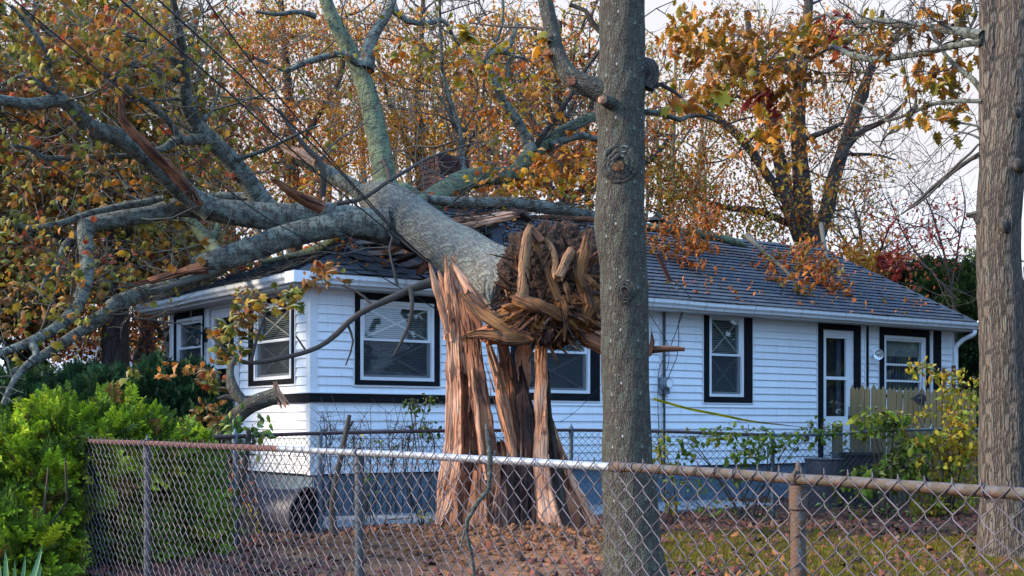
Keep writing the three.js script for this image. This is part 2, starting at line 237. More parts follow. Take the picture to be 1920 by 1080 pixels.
// ---------------------------------------------------------------- ground
const STUMP = V(0.06, 0, -13.0);
function groundY(x, z) {                         // z is the distance in front of the camera
  let y = mix(-0.22, 0, sstep(z, 6, 12)) + 0.03 * fbm3(x * 0.7, 0, z * 0.7, 3);
  const d = Math.hypot((x + 0.25) / 1.5, (z - 12.6) / 0.9); y += 0.15 * Math.exp(-d * d) + (d < 2 ? 0.09 * fbm3(x * 3, 5, z * 3, 3) * Math.exp(-d * d * 0.6) : 0);
  return y + 0.012 * noise3(x * 6, 1, z * 6);
}
{
  const axis = (lo, hi, step, far) => { const a = []; for (let t = lo; t <= hi + 1e-6; t += step) a.push(t); let s = step * 2, t = hi; while (t < far) { t += s; s *= 1.5; a.push(Math.min(t, far)); } t = lo; s = step * 2; const b = []; while (t > -far) { t -= s; s *= 1.5; b.unshift(Math.max(t, -far)); } return [...b, ...a]; };
  const xs = axis(-7, 7.5, 0.08, 900), zs = axis(8, 21.5, 0.08, 900), pos = [], uv = [], col = [], idx = [];
  for (const z of zs) for (const x of xs) {
    pos.push(x, groundY(x, z), -z); uv.push(x / 2.5, z / 2.5);
    const n = fbm3(x * 1.3, 9, z * 1.3, 4), n2 = fbm3(x * 5, 2, z * 5, 3);
    const moss = sstep(x - 1.0 + 1.2 * n, 0.1, 0.5) * sstep(13.6 - z + 1.0 * n + 0.7 * n2, 0, 0.5) * sstep(n2 + 0.32 + 0.3 * n, 0.0, 0.25);
    const soil = Math.exp(-Math.pow(Math.hypot((x + 0.4) / 2.0, (z - 11.7) / 1.9), 6));
    let c = lerp3([0.058, 0.03, 0.02], [0.17, 0.066, 0.023], clamp(soil * 1.1 + 0.4 * n2)); c = lerp3(c, [0.10, 0.085, 0.018], moss * 0.85);
    col.push(...c.map((v) => v * 2));
  }
  const nx = xs.length;
  for (let j = 0; j + 1 < zs.length; j++) for (let i = 0; i + 1 < nx; i++) { const a = j * nx + i; idx.push(a, a + 1, a + nx, a + 1, a + nx + 1, a + nx); }
  const g = new THREE.BufferGeometry(); g.setAttribute('position', new THREE.Float32BufferAttribute(pos, 3)); g.setAttribute('uv', new THREE.Float32BufferAttribute(uv, 2)); g.setAttribute('color', new THREE.Float32BufferAttribute(col, 3)); g.setIndex(idx); g.computeVertexNormals();
  const map = colorTex(1024, (u, v) => { const d = pfbm(u, v, 30, 30, 301, 5), l = pfbm(u, v, 9, 9, 305, 4); const k = clamp(0.12 + d * 0.6 + (l - 0.5) * 0.5); return [k, k * 0.98, k * 0.96]; });
  structure('ground', g, std({ map, bumpMap: grayTex(512, (u, v) => pfbm(u, v, 30, 30, 309, 5)), bumpScale: 0.05, roughness: 1, vertexColors: true }));
}

// ---------------------------------------------------------------- house (own axes: x along the front wall, z out of the front wall)
const TURN = Math.atan2(0.581, 0.814), CS = Math.cos(TURN), SN = Math.sin(TURN), CX = -2.385, CZ = 15.5;
const house = thing('house', V(CX, 0, -CZ), 'white clapboard cottage with black window surrounds, crushed under the fallen tree', 'house');
house.rotation.y = TURN;
const HW = (x, y, z) => V(CX + CS * x + SN * z, y, -CZ - SN * x + CS * z);     // house axes -> world
function fw(px, py) { const r = (px - 960) / F, t = (r * CZ - CX) / (CS - r * SN), z = CZ + SN * t; return [t, HC + (HORIZON - py) / F * z]; }
function lw(px, py) { const r = (px - 960) / F, s = (CX - r * CZ) / (SN + r * CS), z = CZ + CS * s; return [-s, HC + (HORIZON - py) / F * z]; }
const LEN = fw(1786, 700)[0], DEP = 4.48, BASE = 0.555, EAVE = HC + 1.80, RIDGE = HC + 3.25, OV = 0.3, R0 = 3.28, R1 = LEN - 0.75, PITCH = 0.1065;
const FRONT = new THREE.Matrix4(), LEFT = new THREE.Matrix4().makeRotationY(-Math.PI / 2);
const grp = (parent, name, label) => { const o = new THREE.Group(); o.name = name; parent.add(o); if (label) o.userData.label = label; return o; };
const on = (m, g) => g.applyMatrix4(m);

const openF = [], openL = [];
const rect = (f, l, r, t, b, k = 0.5) => { const xm = mix(l, r, k); return [f(l, t)[0], f(r, t)[0], f(xm, b)[1], f(xm, t)[1]]; };   // a0, a1, y0, y1
// the glazed hole and how far the surround reaches beyond it
const WIN = [
  { m: FRONT, open: openF, hole: rect(fw, 673, 811, 566, 714), out: rect(fw, 663, 822, 553, 723), x: true, name: 'window' },
  { m: FRONT, open: openF, hole: rect(fw, 968, 1103, 585, 737), out: rect(fw, 955, 1122, 572, 751), x: true, name: 'window' },
  { m: FRONT, open: openF, hole: rect(fw, 1327, 1391, 590, 744), out: rect(fw, 1317, 1408, 583, 755), x: true, name: 'window' },
  { m: FRONT, open: openF, hole: rect(fw, 1655, 1732, 631, 740), out: rect(fw, 1646, 1740, 607, 746), name: 'window', curtain: true },
  { m: LEFT, open: openL, hole: rect(lw, 481, 551, 569, 712), out: rect(lw, 470, 556, 559, 722), x: true, name: 'window' },
  { m: LEFT, open: openL, hole: rect(lw, 336, 384, 596, 710), out: rect(lw, 330, 387, 584, 716), x: true, name: 'window' },
];
const DOORS = [
  { m: FRONT, open: openF, hole: rect(fw, 1541, 1598, 619, 849), out: rect(fw, 1531, 1611, 607, 849), storm: true },
  { m: LEFT, open: openL, hole: rect(lw, 396, 446, 577, 822), out: rect(lw, 391, 452, 566, 822) },
];
for (const w of [...WIN, ...DOORS]) w.open.push(w.hole);
DOORS[0].hole[2] = BASE + 0.02; DOORS[1].hole[2] = BASE + 0.02;

function wallCore(m, a0, a1, holes, name) {
  const s = new THREE.Shape([[a0, BASE], [a1, BASE], [a1, EAVE + 0.02], [a0, EAVE + 0.02]].map((q) => new THREE.Vector2(...q)));
  for (const [x0, x1, y0, y1] of holes) s.holes.push(new THREE.Path([[x0, y0], [x0, y1], [x1, y1], [x1, y0]].map((q) => new THREE.Vector2(...q))));
  const g = new THREE.ExtrudeGeometry(s, { depth: 0.14, bevelEnabled: false }); g.translate(0, 0, -0.14);
  return local(house, name, on(m, triUV(g)), M.siding);
}
const coreF = wallCore(FRONT, 0, LEN, openF, 'wall'), coreL = wallCore(LEFT, -DEP, -0.141, openL, 'wall');
local(house, 'wall', merge([box(LEN - 0.14, LEN, BASE, EAVE, -DEP, -0.141), box(0.141, LEN - 0.141, BASE, EAVE, -DEP, -DEP + 0.14)]), M.siding);
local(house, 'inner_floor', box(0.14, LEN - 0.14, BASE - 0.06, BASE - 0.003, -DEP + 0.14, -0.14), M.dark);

// clapboards: one board per run between openings
const boardProfile = [[0.003, 1], [0.006, 1], [0.0245, 0.05], [0.0245, 0], [0.003, 0]];
const sidingMats = [0, 1, 2].map((k) => { const m = M.siding.clone(); m.color = rgb(1 - k * 0.025, 1 - k * 0.022, 1 - k * 0.015); return m; });
function board(m, a0, a1, y, h) {
  const s = new THREE.Shape(boardProfile.map(([d, t]) => new THREE.Vector2(d, y + t * h)));
  let g = new THREE.ExtrudeGeometry(s, { depth: a1 - a0, bevelEnabled: false });
  g = swapXZ(g); g.translate(a0, 0, 0);
  return on(m, triUV(g));
}
function swapXZ(g) { for (const k of ['position', 'normal']) { const a = g.attributes[k]; for (let i = 0; i < a.count; i++) { const x = a.getX(i); a.setX(i, a.getZ(i)); a.setZ(i, x); } } const n = g.attributes.position.count, idx = g.index ? [...g.index.array] : [...Array(n).keys()]; for (let i = 0; i < idx.length; i += 3) [idx[i], idx[i + 1]] = [idx[i + 1], idx[i]]; g.setIndex(idx); return g; }
function clad(core, m, a0, a1, holes, seed) {
  const r = rng(seed), top = EAVE - 0.20;
  for (let y = BASE, row = 0; y < top - 0.02; y += PITCH, row++) {
    const h = Math.min(PITCH, top - y); let runs = [[a0, a1]];
    for (const [x0, x1, y0, y1] of holes) if (y < y1 && y + h > y0) runs = runs.flatMap(([p, q]) => x1 <= p || x0 >= q ? [[p, q]] : [[p, x0], [x1, q]].filter(([s, t]) => t - s > 0.02));
    for (const [p, q] of runs) {
      const cuts = [p]; let c = p + 1.2 + r() * 2.6; while (c < q - 0.8) { cuts.push(c); c += 3.66; } cuts.push(q);
      for (let i = 0; i + 1 < cuts.length; i++) local(core, 'siding_board', board(m, cuts[i] + (i ? 0.0008 : 0), cuts[i + 1] - 0.0008, y, h), sidingMats[Math.floor(r() * 3)]);
    }
  }
}
const endA = fw(1763, 700)[0];
clad(coreF, FRONT, 0.075, LEN - 0.06, [...openF, rect(fw, 1747, 1762, 560, 760)], 11);
clad(coreL, LEFT, -DEP + 0.06, -0.075, openL, 12);
local(coreF, 'frieze_board', box(0.075, LEN, EAVE - 0.2, EAVE - 0.002, 0.001, 0.014), M.siding);
local(coreL, 'frieze_board', on(LEFT, box(-DEP, -0.075, EAVE - 0.2, EAVE - 0.002, 0.001, 0.014)), M.siding);
local(house, 'corner_post', merge([box(-0.026, 0.075, BASE - 0.01, EAVE - 0.004, 0.0005, 0.026), box(-0.026, -0.0005, BASE - 0.01, EAVE - 0.004, -0.075, 0.0005)]), M.whiteTrim);
local(house, 'corner_post', box(LEN - 0.06, LEN + 0.02, BASE - 0.01, EAVE - 0.004, 0.0005, 0.026), M.whiteTrim);
local(house, 'corner_post', on(LEFT, box(-DEP - 0.02, -DEP + 0.06, BASE - 0.01, EAVE - 0.004, 0.0005, 0.026)), M.whiteTrim);
{ const x = fw(1236, 700)[0]; local(house, 'joint_strip', box(x - 0.02, x + 0.02, BASE, EAVE - 0.201, 0.0255, 0.03), M.whiteTrim); }
// black belt course below the windows
{
  const y0 = fw(583, 754)[1], y1 = fw(583, 737)[1], xe = fw(955, 740)[0];
  local(house, 'belt_board', box(-0.0505, xe, y0, y1, 0.0275, 0.052), M.blackTrim);
  local(house, 'belt_board', on(LEFT, box(lw(452, 740)[0], 0.027, y0, y1, 0.0275, 0.051)), M.blackTrim);
  local(house, 'belt_cap', merge([box(-0.0655, xe, y1, y1 + 0.012, 0.0275, 0.066), on(LEFT, box(lw(452, 740)[0], 0.0272, y1, y1 + 0.012, 0.0275, 0.066))]), M.whiteTrim);
}
function makeWindow({ m, hole, out, x, curtain }, i) {
  const [a0, a1, y0, y1] = hole, [b0, b1, z0, z1] = out, w = grp(house, 'window'), fr = 0.04, ym = (y0 + y1) / 2, cx = (a0 + a1) / 2;
  const add = (n, gs, mat) => local(w, n, on(m, merge(gs)), mat), E = 0.0005;
  local(w, 'surround_board', on(m, box(b0, a0 - E, z0, z1, 0.0255, 0.036)), M.blackTrim); local(w, 'surround_board', on(m, box(a1 + E, b1, z0, z1, 0.0255, 0.036)), M.blackTrim);
  local(w, 'surround_board', on(m, box(a0, a1, y1 + E, z1, 0.0255, 0.036)), M.blackTrim); local(w, 'surround_board', on(m, box(a0, a1, z0, y0 - E, 0.0255, 0.036)), M.blackTrim);
  add('casing', [box(b0 - 0.022, b0 - E, z0 - 0.02, z1 + 0.0, 0.0255, 0.03), box(b1 + E, b1 + 0.022, z0 - 0.02, z1, 0.0255, 0.03), box(b0, b1, z0 - 0.022, z0 - E, 0.0255, 0.03)], M.whiteTrim);
  add('frame', [box(a0, a0 + fr, y0, y1, -0.1, 0.041), box(a1 - fr, a1, y0, y1, -0.1, 0.041), box(a0 + fr, a1 - fr, y1 - fr - 0.012, y1, -0.1, 0.041), box(a0 + fr, a1 - fr, y0, y0 + fr, -0.1, 0.041)], M.whiteTrim);
  const s = 0.032, L = a0 + fr + E, R = a1 - fr - E;
  const sash = (lo, hi, d) => [box(L, L + s, lo, hi, d - 0.024, d), box(R - s, R, lo, hi, d - 0.024, d), box(L + s, R - s, hi - s, hi, d - 0.024, d), box(L + s, R - s, lo, lo + s, d - 0.024, d)];
  const T = y1 - fr - 0.012 - E, B = y0 + fr + E;
  add('upper_sash', sash(ym - 0.005, T, 0.014), M.whiteTrim); add('lower_sash', sash(B, ym + 0.022, -0.0115), M.whiteTrim);
  add('pane', [box(L + s, R - s, ym + s, T - s, 0.0, 0.004)], M.glass); add('pane', [box(L + s, R - s, B + s, ym - 0.006, -0.026, -0.022)], M.glass);
  if (!curtain) add('insect_screen', [box(L, R, B, ym - 0.006, 0.003, 0.005)], M.screen);
  const slats = [];
  if (curtain) {
    const folds = []; for (let k = 0; k < 26; k++) { const p = L + (R - L) * k / 25; folds.push(box(p, p + (R - L) / 27, B, T, -0.09 - 0.02 * (k % 2), -0.085 - 0.02 * (k % 2))); }
    add('curtain', folds, M.curtain); add('roller_shade', [box(L, R, mix(ym, T, 0.35), T, -0.07, -0.066)], M.blind); add('sash_bar', [box(L, R, mix(B, ym, 0.38), mix(B, ym, 0.38) + 0.035, -0.0105, 0.0)], M.whiteTrim);
  } else {
    const rr = rng(40 + i); for (let y = B; y < T; y += 0.025) { const g = new THREE.BoxGeometry(R - L, 0.0012, 0.024); g.rotateX(0.75 + (rr() - 0.5) * 0.06); g.translate(cx, y, -0.075 + (rr() - 0.5) * 0.002); slats.push(g); }
    add('blind', slats, M.blind);
  }
  if (x) for (const [lo, hi, d] of [[ym + s, T - s, -0.003], [B + s, ym - 0.01, -0.029]]) add('tape_strip', [[lo, hi], [hi, lo]].map(([p, q], k) => bar(V(L + s, p, d - k * 0.0025), V(R - s, q, d - k * 0.0025), 0.022, 0.001)), M.tapeTan);
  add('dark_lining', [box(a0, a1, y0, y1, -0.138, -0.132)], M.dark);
}
WIN.forEach(makeWindow);
// black board round the last window, with two white strips let in
{
  const o = WIN[3].out, q = rect(fw, 1621, 1762, 607, 760), g = grp(house, 'window_surround');
  const a = fw(1626, 700)[0], b = fw(1645, 700)[0] - 0.03, c = fw(1741, 700)[0] + 0.025, d = fw(1747, 700)[0];
  local(g, 'surround_board', box(q[0], a, BASE, q[3], 0.0255, 0.034), M.blackTrim); local(g, 'surround_board', box(a + 0.0005, o[1] + 0.03, o[3] + 0.001, q[3] + 0.0, 0.0255, 0.034), M.blackTrim);
  local(g, 'surround_board', box(d, q[1], BASE, q[3], 0.0255, 0.034), M.blackTrim); local(g, 'surround_board', box(o[1] + 0.0305, d - 0.0005, o[3] + 0.02, q[3], 0.0255, 0.034), M.blackTrim);
  local(g, 'casing', box(q[0] - 0.03, q[0] - 0.0005, BASE, q[3], 0.0255, 0.034), M.whiteTrim);
  local(g, 'casing', box(c, d - 0.001, BASE, o[3], 0.0255, 0.03), M.whiteTrim);
}
function makeDoor({ m, hole, out, storm }) {
  const [a0, a1, y0, y1] = hole, [b0, b1, , z1] = out, w = grp(house, 'door'), add = (n, gs, mat) => local(w, n, on(m, merge(gs)), mat), E = 0.0005, H = y1 - y0;
  const tm = storm ? M.blackTrim : M.whiteTrim;
  local(w, 'surround_board', on(m, box(b0, a0 - E, BASE, z1, 0.0255, 0.036)), tm); local(w, 'surround_board', on(m, box(a1 + E, b1, BASE, z1, 0.0255, 0.036)), tm); local(w, 'surround_board', on(m, box(a0, a1, y1 + E, z1, 0.0255, 0.036)), tm);
  if (storm) { add('casing', [box(b0 - 0.025, b0 - E, BASE, z1 + 0.02, 0.0255, 0.03), box(b1 + E, b1 + 0.025, BASE, z1 + 0.02, 0.0255, 0.03)], M.whiteTrim); }
  const s = 0.1, top = y1 - 0.13, mid = y0 + H * 0.62, low = y0 + H * 0.34, L = a0 + s, R = a1 - s * 1.3, d0 = -0.05, d1 = 0.0;
  add('stile', [box(a0 + 0.01, L, y0, y1 - 0.005, d0, d1), box(R, a1 - 0.01, y0, y1 - 0.005, d0, d1), box(L, R, top, y1 - 0.005, d0, d1), box(L, R, mid, mid + 0.05, d0, d1 - 0.008), box(L, R, y0, low, d0, d1 - 0.002)], M.white);
  for (let k = 0; k < 2; k++) { const p = mix(L, R, k ? 0.56 : 0.02), q = mix(L, R, k ? 0.98 : 0.44); add('raised_panel', [box(p, q, y0 + 0.1, low - 0.1, d1 - 0.0019, d1 + 0.006), box(p + 0.025, q - 0.025, y0 + 0.125, low - 0.125, d1 + 0.006, d1 + 0.011)], M.white); }
  add('pane', [box(L, R, mid + 0.05, top, -0.03, -0.026)], M.glass); add('pane', [box(L, R, low, mid, -0.03, -0.026)], M.glass);
  add('handle', [box(a1 - 0.1, a1 - 0.075, low + 0.02, low + 0.16, d1, d1 + 0.03)], M.meterGray);
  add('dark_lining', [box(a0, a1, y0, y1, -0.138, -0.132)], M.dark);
  if (storm) add('side_curtain', [box(R - 0.12, R - 0.02, low, top, -0.12, -0.11)], M.curtain);
}
DOORS.forEach(makeDoor);

// foundation of painted blocks
{
  const f = local(house, 'foundation', merge([box(0.05, LEN - 0.03, -0.4, BASE - 0.02, -0.6, -0.042), on(LEFT, box(-DEP + 0.03, -0.05, -0.4, BASE - 0.02, -0.6, -0.042))]), M.foundation);
  const r = rng(5), geos = [0, 1, 2].map(() => { const g = box(-0.1985, 0.1985, -0.0925, 0.0925, 0, 0.02); const p = g.attributes.position; for (let i = 0; i < p.count; i++) p.setZ(i, p.getZ(i) + (p.getZ(i) > 0.01 ? (r() - 0.5) * 0.006 : 0)); return g; });
  const mats = [1, 0.9, 1.08].map((k) => { const m = M.foundation.clone(); m.color = rgb(k, k, k); return m; });
  for (let row = 0; row < 4; row++) for (let x = 0.25 + (row % 2) * 0.2; x < LEN - 0.25; x += 0.4) { const b = local(f, 'concrete_block', geos[Math.floor(r() * 3)], mats[Math.floor(r() * 3)]); b.position.set(x, BASE - 0.115 - row * 0.187, -0.05 +  r() * 0.003); }
}
// roof
const roof = grp(house, 'roof'), SL = Math.hypot(RIDGE - EAVE, OV + DEP / 2), XA = -OV, XB = LEN + 0.25;
{
  const zb = -DEP - OV, zm = -DEP / 2, e = EAVE - 0.012, k = RIDGE - 0.012;
  const v = [[XA, e, OV], [XB, e, OV], [XB, e, zb], [XA, e, zb], [R0, k, zm], [R1, k, zm]], f = [[0, 1, 5], [0, 5, 4], [1, 2, 5], [2, 3, 4], [2, 4, 5], [3, 0, 4], [0, 3, 2], [0, 2, 1]];
  const g = new THREE.BufferGeometry(); g.setAttribute('position', new THREE.Float32BufferAttribute(f.flatMap((t) => t.flatMap((i) => v[i])), 3)); g.computeVertexNormals(); local(roof, 'deck', triUV(g), M.deck);
}
const dent = (x, s) => -0.10 * Math.exp(-(((x - 2.2) / 0.9) ** 2) - (((s - 0.7) / 1.0) ** 2));
const tabGeos = [0, 1, 2, 3].map((k) => { const r = rng(70 + k), w = 0.298 - 0.012 * r(); const g = triUV(new THREE.BoxGeometry(w, 0.007, 0.17, 3, 1, 1)); const p = g.attributes.position; for (let i = 0; i < p.count; i++) { const z = p.getZ(i); p.setY(i, p.getY(i) + 0.005 + (z > 0 ? 0.017 : -0.004) + (z > 0 ? (r() - 0.5) * 0.005 : 0)); if (z > 0) p.setZ(i, z + (r() - 0.5) * 0.008); p.setX(i, p.getX(i)); } const u = g.attributes.uv; for (let i = 0; i < u.count; i++) u.setXY(i, u.getX(i) + k * 0.37, u.getY(i) + k * 0.21); g.computeVertexNormals(); return g; });
function tabs(origin, ax, up, out, span, len, seed, keep) {      // rows of shingles on one slope
  const list = [], r = rng(seed);
  for (let s = 0.05, row = 0; s < len; s += 0.135, row++) for (let x = span[0] + (row % 2) * 0.15; x < span[1]; x += 0.3) {
    if (!keep(x, s)) continue;
    const crush = keep === keepF ? Math.exp(-(((x - 1.9) / 1.15) ** 2) - (((s - 0.8) / 0.9) ** 2)) : 0, m = new THREE.Matrix4().makeBasis(ax, out, up.clone().negate());
    const p = origin.clone().addScaledVector(ax, x + (r() - 0.5) * 0.012).addScaledVector(up, s).addScaledVector(out, 0.004 + crush * (r() - 0.3) * 0.14 + (crush > 0.1 ? dent(x, s) * 0.3 : 0));
    m.multiply(new THREE.Matrix4().makeRotationFromEuler(new THREE.Euler(crush * (r() - 0.3) * 0.7 + (r() - 0.5) * 0.02, (r() - 0.5) * (0.02 + 0.35 * crush), crush * (r() - 0.5) * 0.5)));
    m.setPosition(p); list.push({ m, x, s, v: Math.floor(r() * 4), mat: r() < 0.3 + 0.5 * Math.exp(-(((x - 6.2) / 1.6) ** 2) - ((s - 0.5) / 0.8) ** 2) ? 3 : Math.floor(r() * 3) });
  }
  return list;
}
const keepF = (x, s) => { const t = s / SL; return x > mix(XA, R0, t) + 0.02 && x < mix(XB, R1, t) - 0.08; };
{
  const up = V(0, RIDGE - EAVE, -(OV + DEP / 2)).normalize(), list = tabs(V(0, EAVE, OV), V(1, 0, 0), up, V(0, -up.z, up.y), [XA, XB], SL, 21, keepF);
  const c = V(); for (const t of list) { c.setFromMatrixPosition(t.m); const w = HW(c.x, c.y, c.z), px = 960 + F * w.x / -w.z; t.px = px; t.score = (px > 800 && px < 1225 ? 100 : 0) - w.z; }
  list.sort((a, b) => a.score - b.score); const rest = [[], [], [], []];
  list.forEach((t, i) => { if (i < 300) { const q = local(roof, 'shingle', tabGeos[t.v], M.shingles[t.mat]); q.applyMatrix4(t.m); } else rest[t.mat].push(tabGeos[t.v].clone().applyMatrix4(t.m)); });
  rest.forEach((l, k) => { if (l.length) local(roof, 'shingles', merge(l), M.shingles[k]).userData.kind = 'stuff'; });
  const upL = V(R0 + OV, RIDGE - EAVE, 0).normalize(), half = DEP / 2 + OV, SLL = Math.hypot(R0 + OV, RIDGE - EAVE);
  const lst = tabs(V(-OV, EAVE, -DEP / 2), V(0, 0, 1), upL, V(-upL.y, upL.x, 0), [-half, half], SLL, 22, (x, s) => Math.abs(x) < half * (1 - s / SLL) - 0.03);
  local(roof, 'shingles', merge(lst.map((t) => tabGeos[t.v].clone().applyMatrix4(t.m))), M.shingles[1]).userData.kind = 'stuff';
  // hip and ridge caps
  const caps = (a, b, n) => { for (let i = 0; i < n; i++) { const p = a.clone().lerp(b, (i + 0.5) / n), d = b.clone().sub(a).normalize(), g = []; for (const s of [-1, 1]) { const q = new THREE.BoxGeometry(0.15, 0.007, 0.3); q.translate(s * 0.072, 0, 0); q.rotateZ(-s * 0.42); g.push(q); } const e = merge(g); e.rotateX(-0.05); e.applyMatrix4(new THREE.Matrix4().makeBasis(V().crossVectors(V(0, 1, 0), d).normalize(), V().crossVectors(d, V().crossVectors(V(0, 1, 0), d)).normalize(), d)); e.translate(p.x, p.y + 0.02, p.z); local(roof, 'ridge_cap', triUV(e), M.shingles[i % 3]); } };
  caps(V(R0, RIDGE, -DEP / 2), V(R1, RIDGE, -DEP / 2), 40); caps(V(XA, EAVE, OV), V(R0, RIDGE, -DEP / 2), 20); caps(V(XB, EAVE, OV), V(R1, RIDGE, -DEP / 2), 14);
}
// eaves
const gutterShape = () => new THREE.Shape([[0, 0], [0.075, 0], [0.085, 0.03], [0.112, 0.06], [0.115, 0.105], [0.122, 0.112], [0.108, 0.114], [0.1, 0.064], [0.075, 0.035], [0.07, 0.008], [0.006, 0.008], [0.004, 0.11], [0, 0.11]].map((q) => new THREE.Vector2(...q)));
function gutter(m, a0, a1, seed) { let g = new THREE.ExtrudeGeometry(gutterShape(), { depth: a1 - a0, bevelEnabled: false, steps: 20 }); g = swapXZ(g); g.translate(a0, EAVE - 0.13, OV - 0.002); const p = g.attributes.position; for (let i = 0; i < p.count; i++) p.setY(i, p.getY(i) + 0.006 * noise3(p.getX(i) * 1.3, seed, 0)); return on(m, triUV(g)); }
local(house, 'gutter', gutter(FRONT, -OV - 0.1, LEN + 0.3, 1), M.gutter); local(house, 'gutter', gutter(LEFT, -DEP - OV - 0.05, OV + 0.1, 2), M.gutter);
local(house, 'fascia', box(XA, LEN + 0.26, EAVE - 0.16, EAVE - 0.014, OV - 0.022, OV - 0.003), M.whiteTrim);
local(house, 'fascia', on(LEFT, box(-DEP - OV, OV - 0.003, EAVE - 0.16, EAVE - 0.014, OV - 0.022, OV - 0.0035)), M.whiteTrim);
local(house, 'soffit', box(-OV + 0.023, LEN + 0.25, EAVE - 0.16, EAVE - 0.148, 0.027, OV - 0.023), M.soffit);
local(house, 'soffit', on(LEFT, box(-DEP - 0.2, 0.0265, EAVE - 0.161, EAVE - 0.149, 0.027, OV - 0.023)), M.soffit);
{ // joint sleeves at the gutter corner, end cap and downspout
  local(house, 'gutter_elbow', merge([box(-OV - 0.13, -OV + 0.12, EAVE - 0.142, EAVE - 0.01, OV + 0.11, OV + 0.128), on(LEFT, box(OV - 0.12, OV + 0.12, EAVE - 0.142, EAVE - 0.01, OV + 0.11, OV + 0.128))]), M.whiteTrim);
  const x = LEN + 0.12, c = [V(x, EAVE - 0.14, OV + 0.05), V(x, EAVE - 0.2, OV + 0.05), V(x - 0.05, EAVE - 0.3, OV * 0.55), V(x - 0.12, EAVE - 0.42, 0.08), V(x - 0.12, EAVE - 0.6, 0.07), V(x - 0.12, 1.2, 0.07), V(x - 0.12, 0.25, 0.07)];
  local(house, 'downspout', limb(c.map((p) => ({ p, r: 0.04 })), { sides: 10, lump: 0, tile: 0.25, step: 0.06 }), M.whiteTrim);
  const ball = new THREE.SphereGeometry(0.075, 14, 10); ball.translate(LEN + 0.32, EAVE - 0.03, OV + 0.03); local(house, 'gutter_cap', ball, M.white);
}
// chimney
{
  const ch = grp(house, 'chimney'), r = rng(33), cx = R0 + 0.05, cz = -DEP / 2 - 0.05, top = HC + 3.93, h = 0.0735;
  const bg = [0, 1, 2].map(() => triUV(new THREE.BoxGeometry(0.2, 0.062, 0.095))), hg = triUV(new THREE.BoxGeometry(0.095, 0.062, 0.095));
  for (let row = 0; row < 15; row++) {
    const y = top - 0.035 - row * h, S = row < 2 ? 0.55 : row < 3 ? 0.525 : 0.495, off = row % 2 ? 0.106 : 0;
    const n = row < 3 ? 2 : 2, gap = (S - 0.1 - (off ? 0.1 + 0.2 + 0.1 : 0.4)) / (off ? 3 : 2);
    for (let side = 0; side < 4; side++) {
      let a = -S / 2;
      for (const L of off ? [0.1, 0.2, 0.1] : [0.2, 0.2]) {
        const b = local(ch, 'brick', L < 0.15 ? hg : bg[Math.floor(r() * 3)], M.brick[Math.floor(r() * 4)]), q = side * Math.PI / 2, d = S / 2 - 0.0475 + (r() - 0.5) * 0.004, aa = a + L / 2;
        b.position.set(cx + Math.cos(q) * aa + Math.sin(q) * d, y + (r() - 0.5) * 0.003, cz - Math.sin(q) * aa + Math.cos(q) * d); b.rotation.y = q; a += L + gap;
      }
    }
    local(ch, 'mortar_course', box(cx - S / 2 + 0.018, cx + S / 2 - 0.018, y - h / 2, y + h / 2, cz - S / 2 + 0.018, cz + S / 2 - 0.018), M.mortar);
  }
  local(ch, 'crown', box(cx - 0.26, cx + 0.26, top, top + 0.03, cz - 0.26, cz + 0.26), M.mortar);
}
// small roof vent
{ const v = grp(house, 'roof_vent'), x = 7.7; local(v, 'vent_pipe', new THREE.CylinderGeometry(0.09, 0.13, 0.5, 14).translate(x, RIDGE - 0.02, -DEP / 2 - 0.25), M.deck); local(v, 'vent_hood', new THREE.ConeGeometry(0.17, 0.14, 14).translate(x, RIDGE + 0.28, -DEP / 2 - 0.25), M.deck); }
// paved strip in front of the house
{ const g = new THREE.BoxGeometry(7.6, 0.08, 1.5, 40, 1, 4); triUV(g, 0.6); g.translate(2.6, 0.015, 0.9); const m = structure('concrete_path', g, M.concrete); m.position.set(CX, 0, -CZ); m.rotation.y = TURN; }
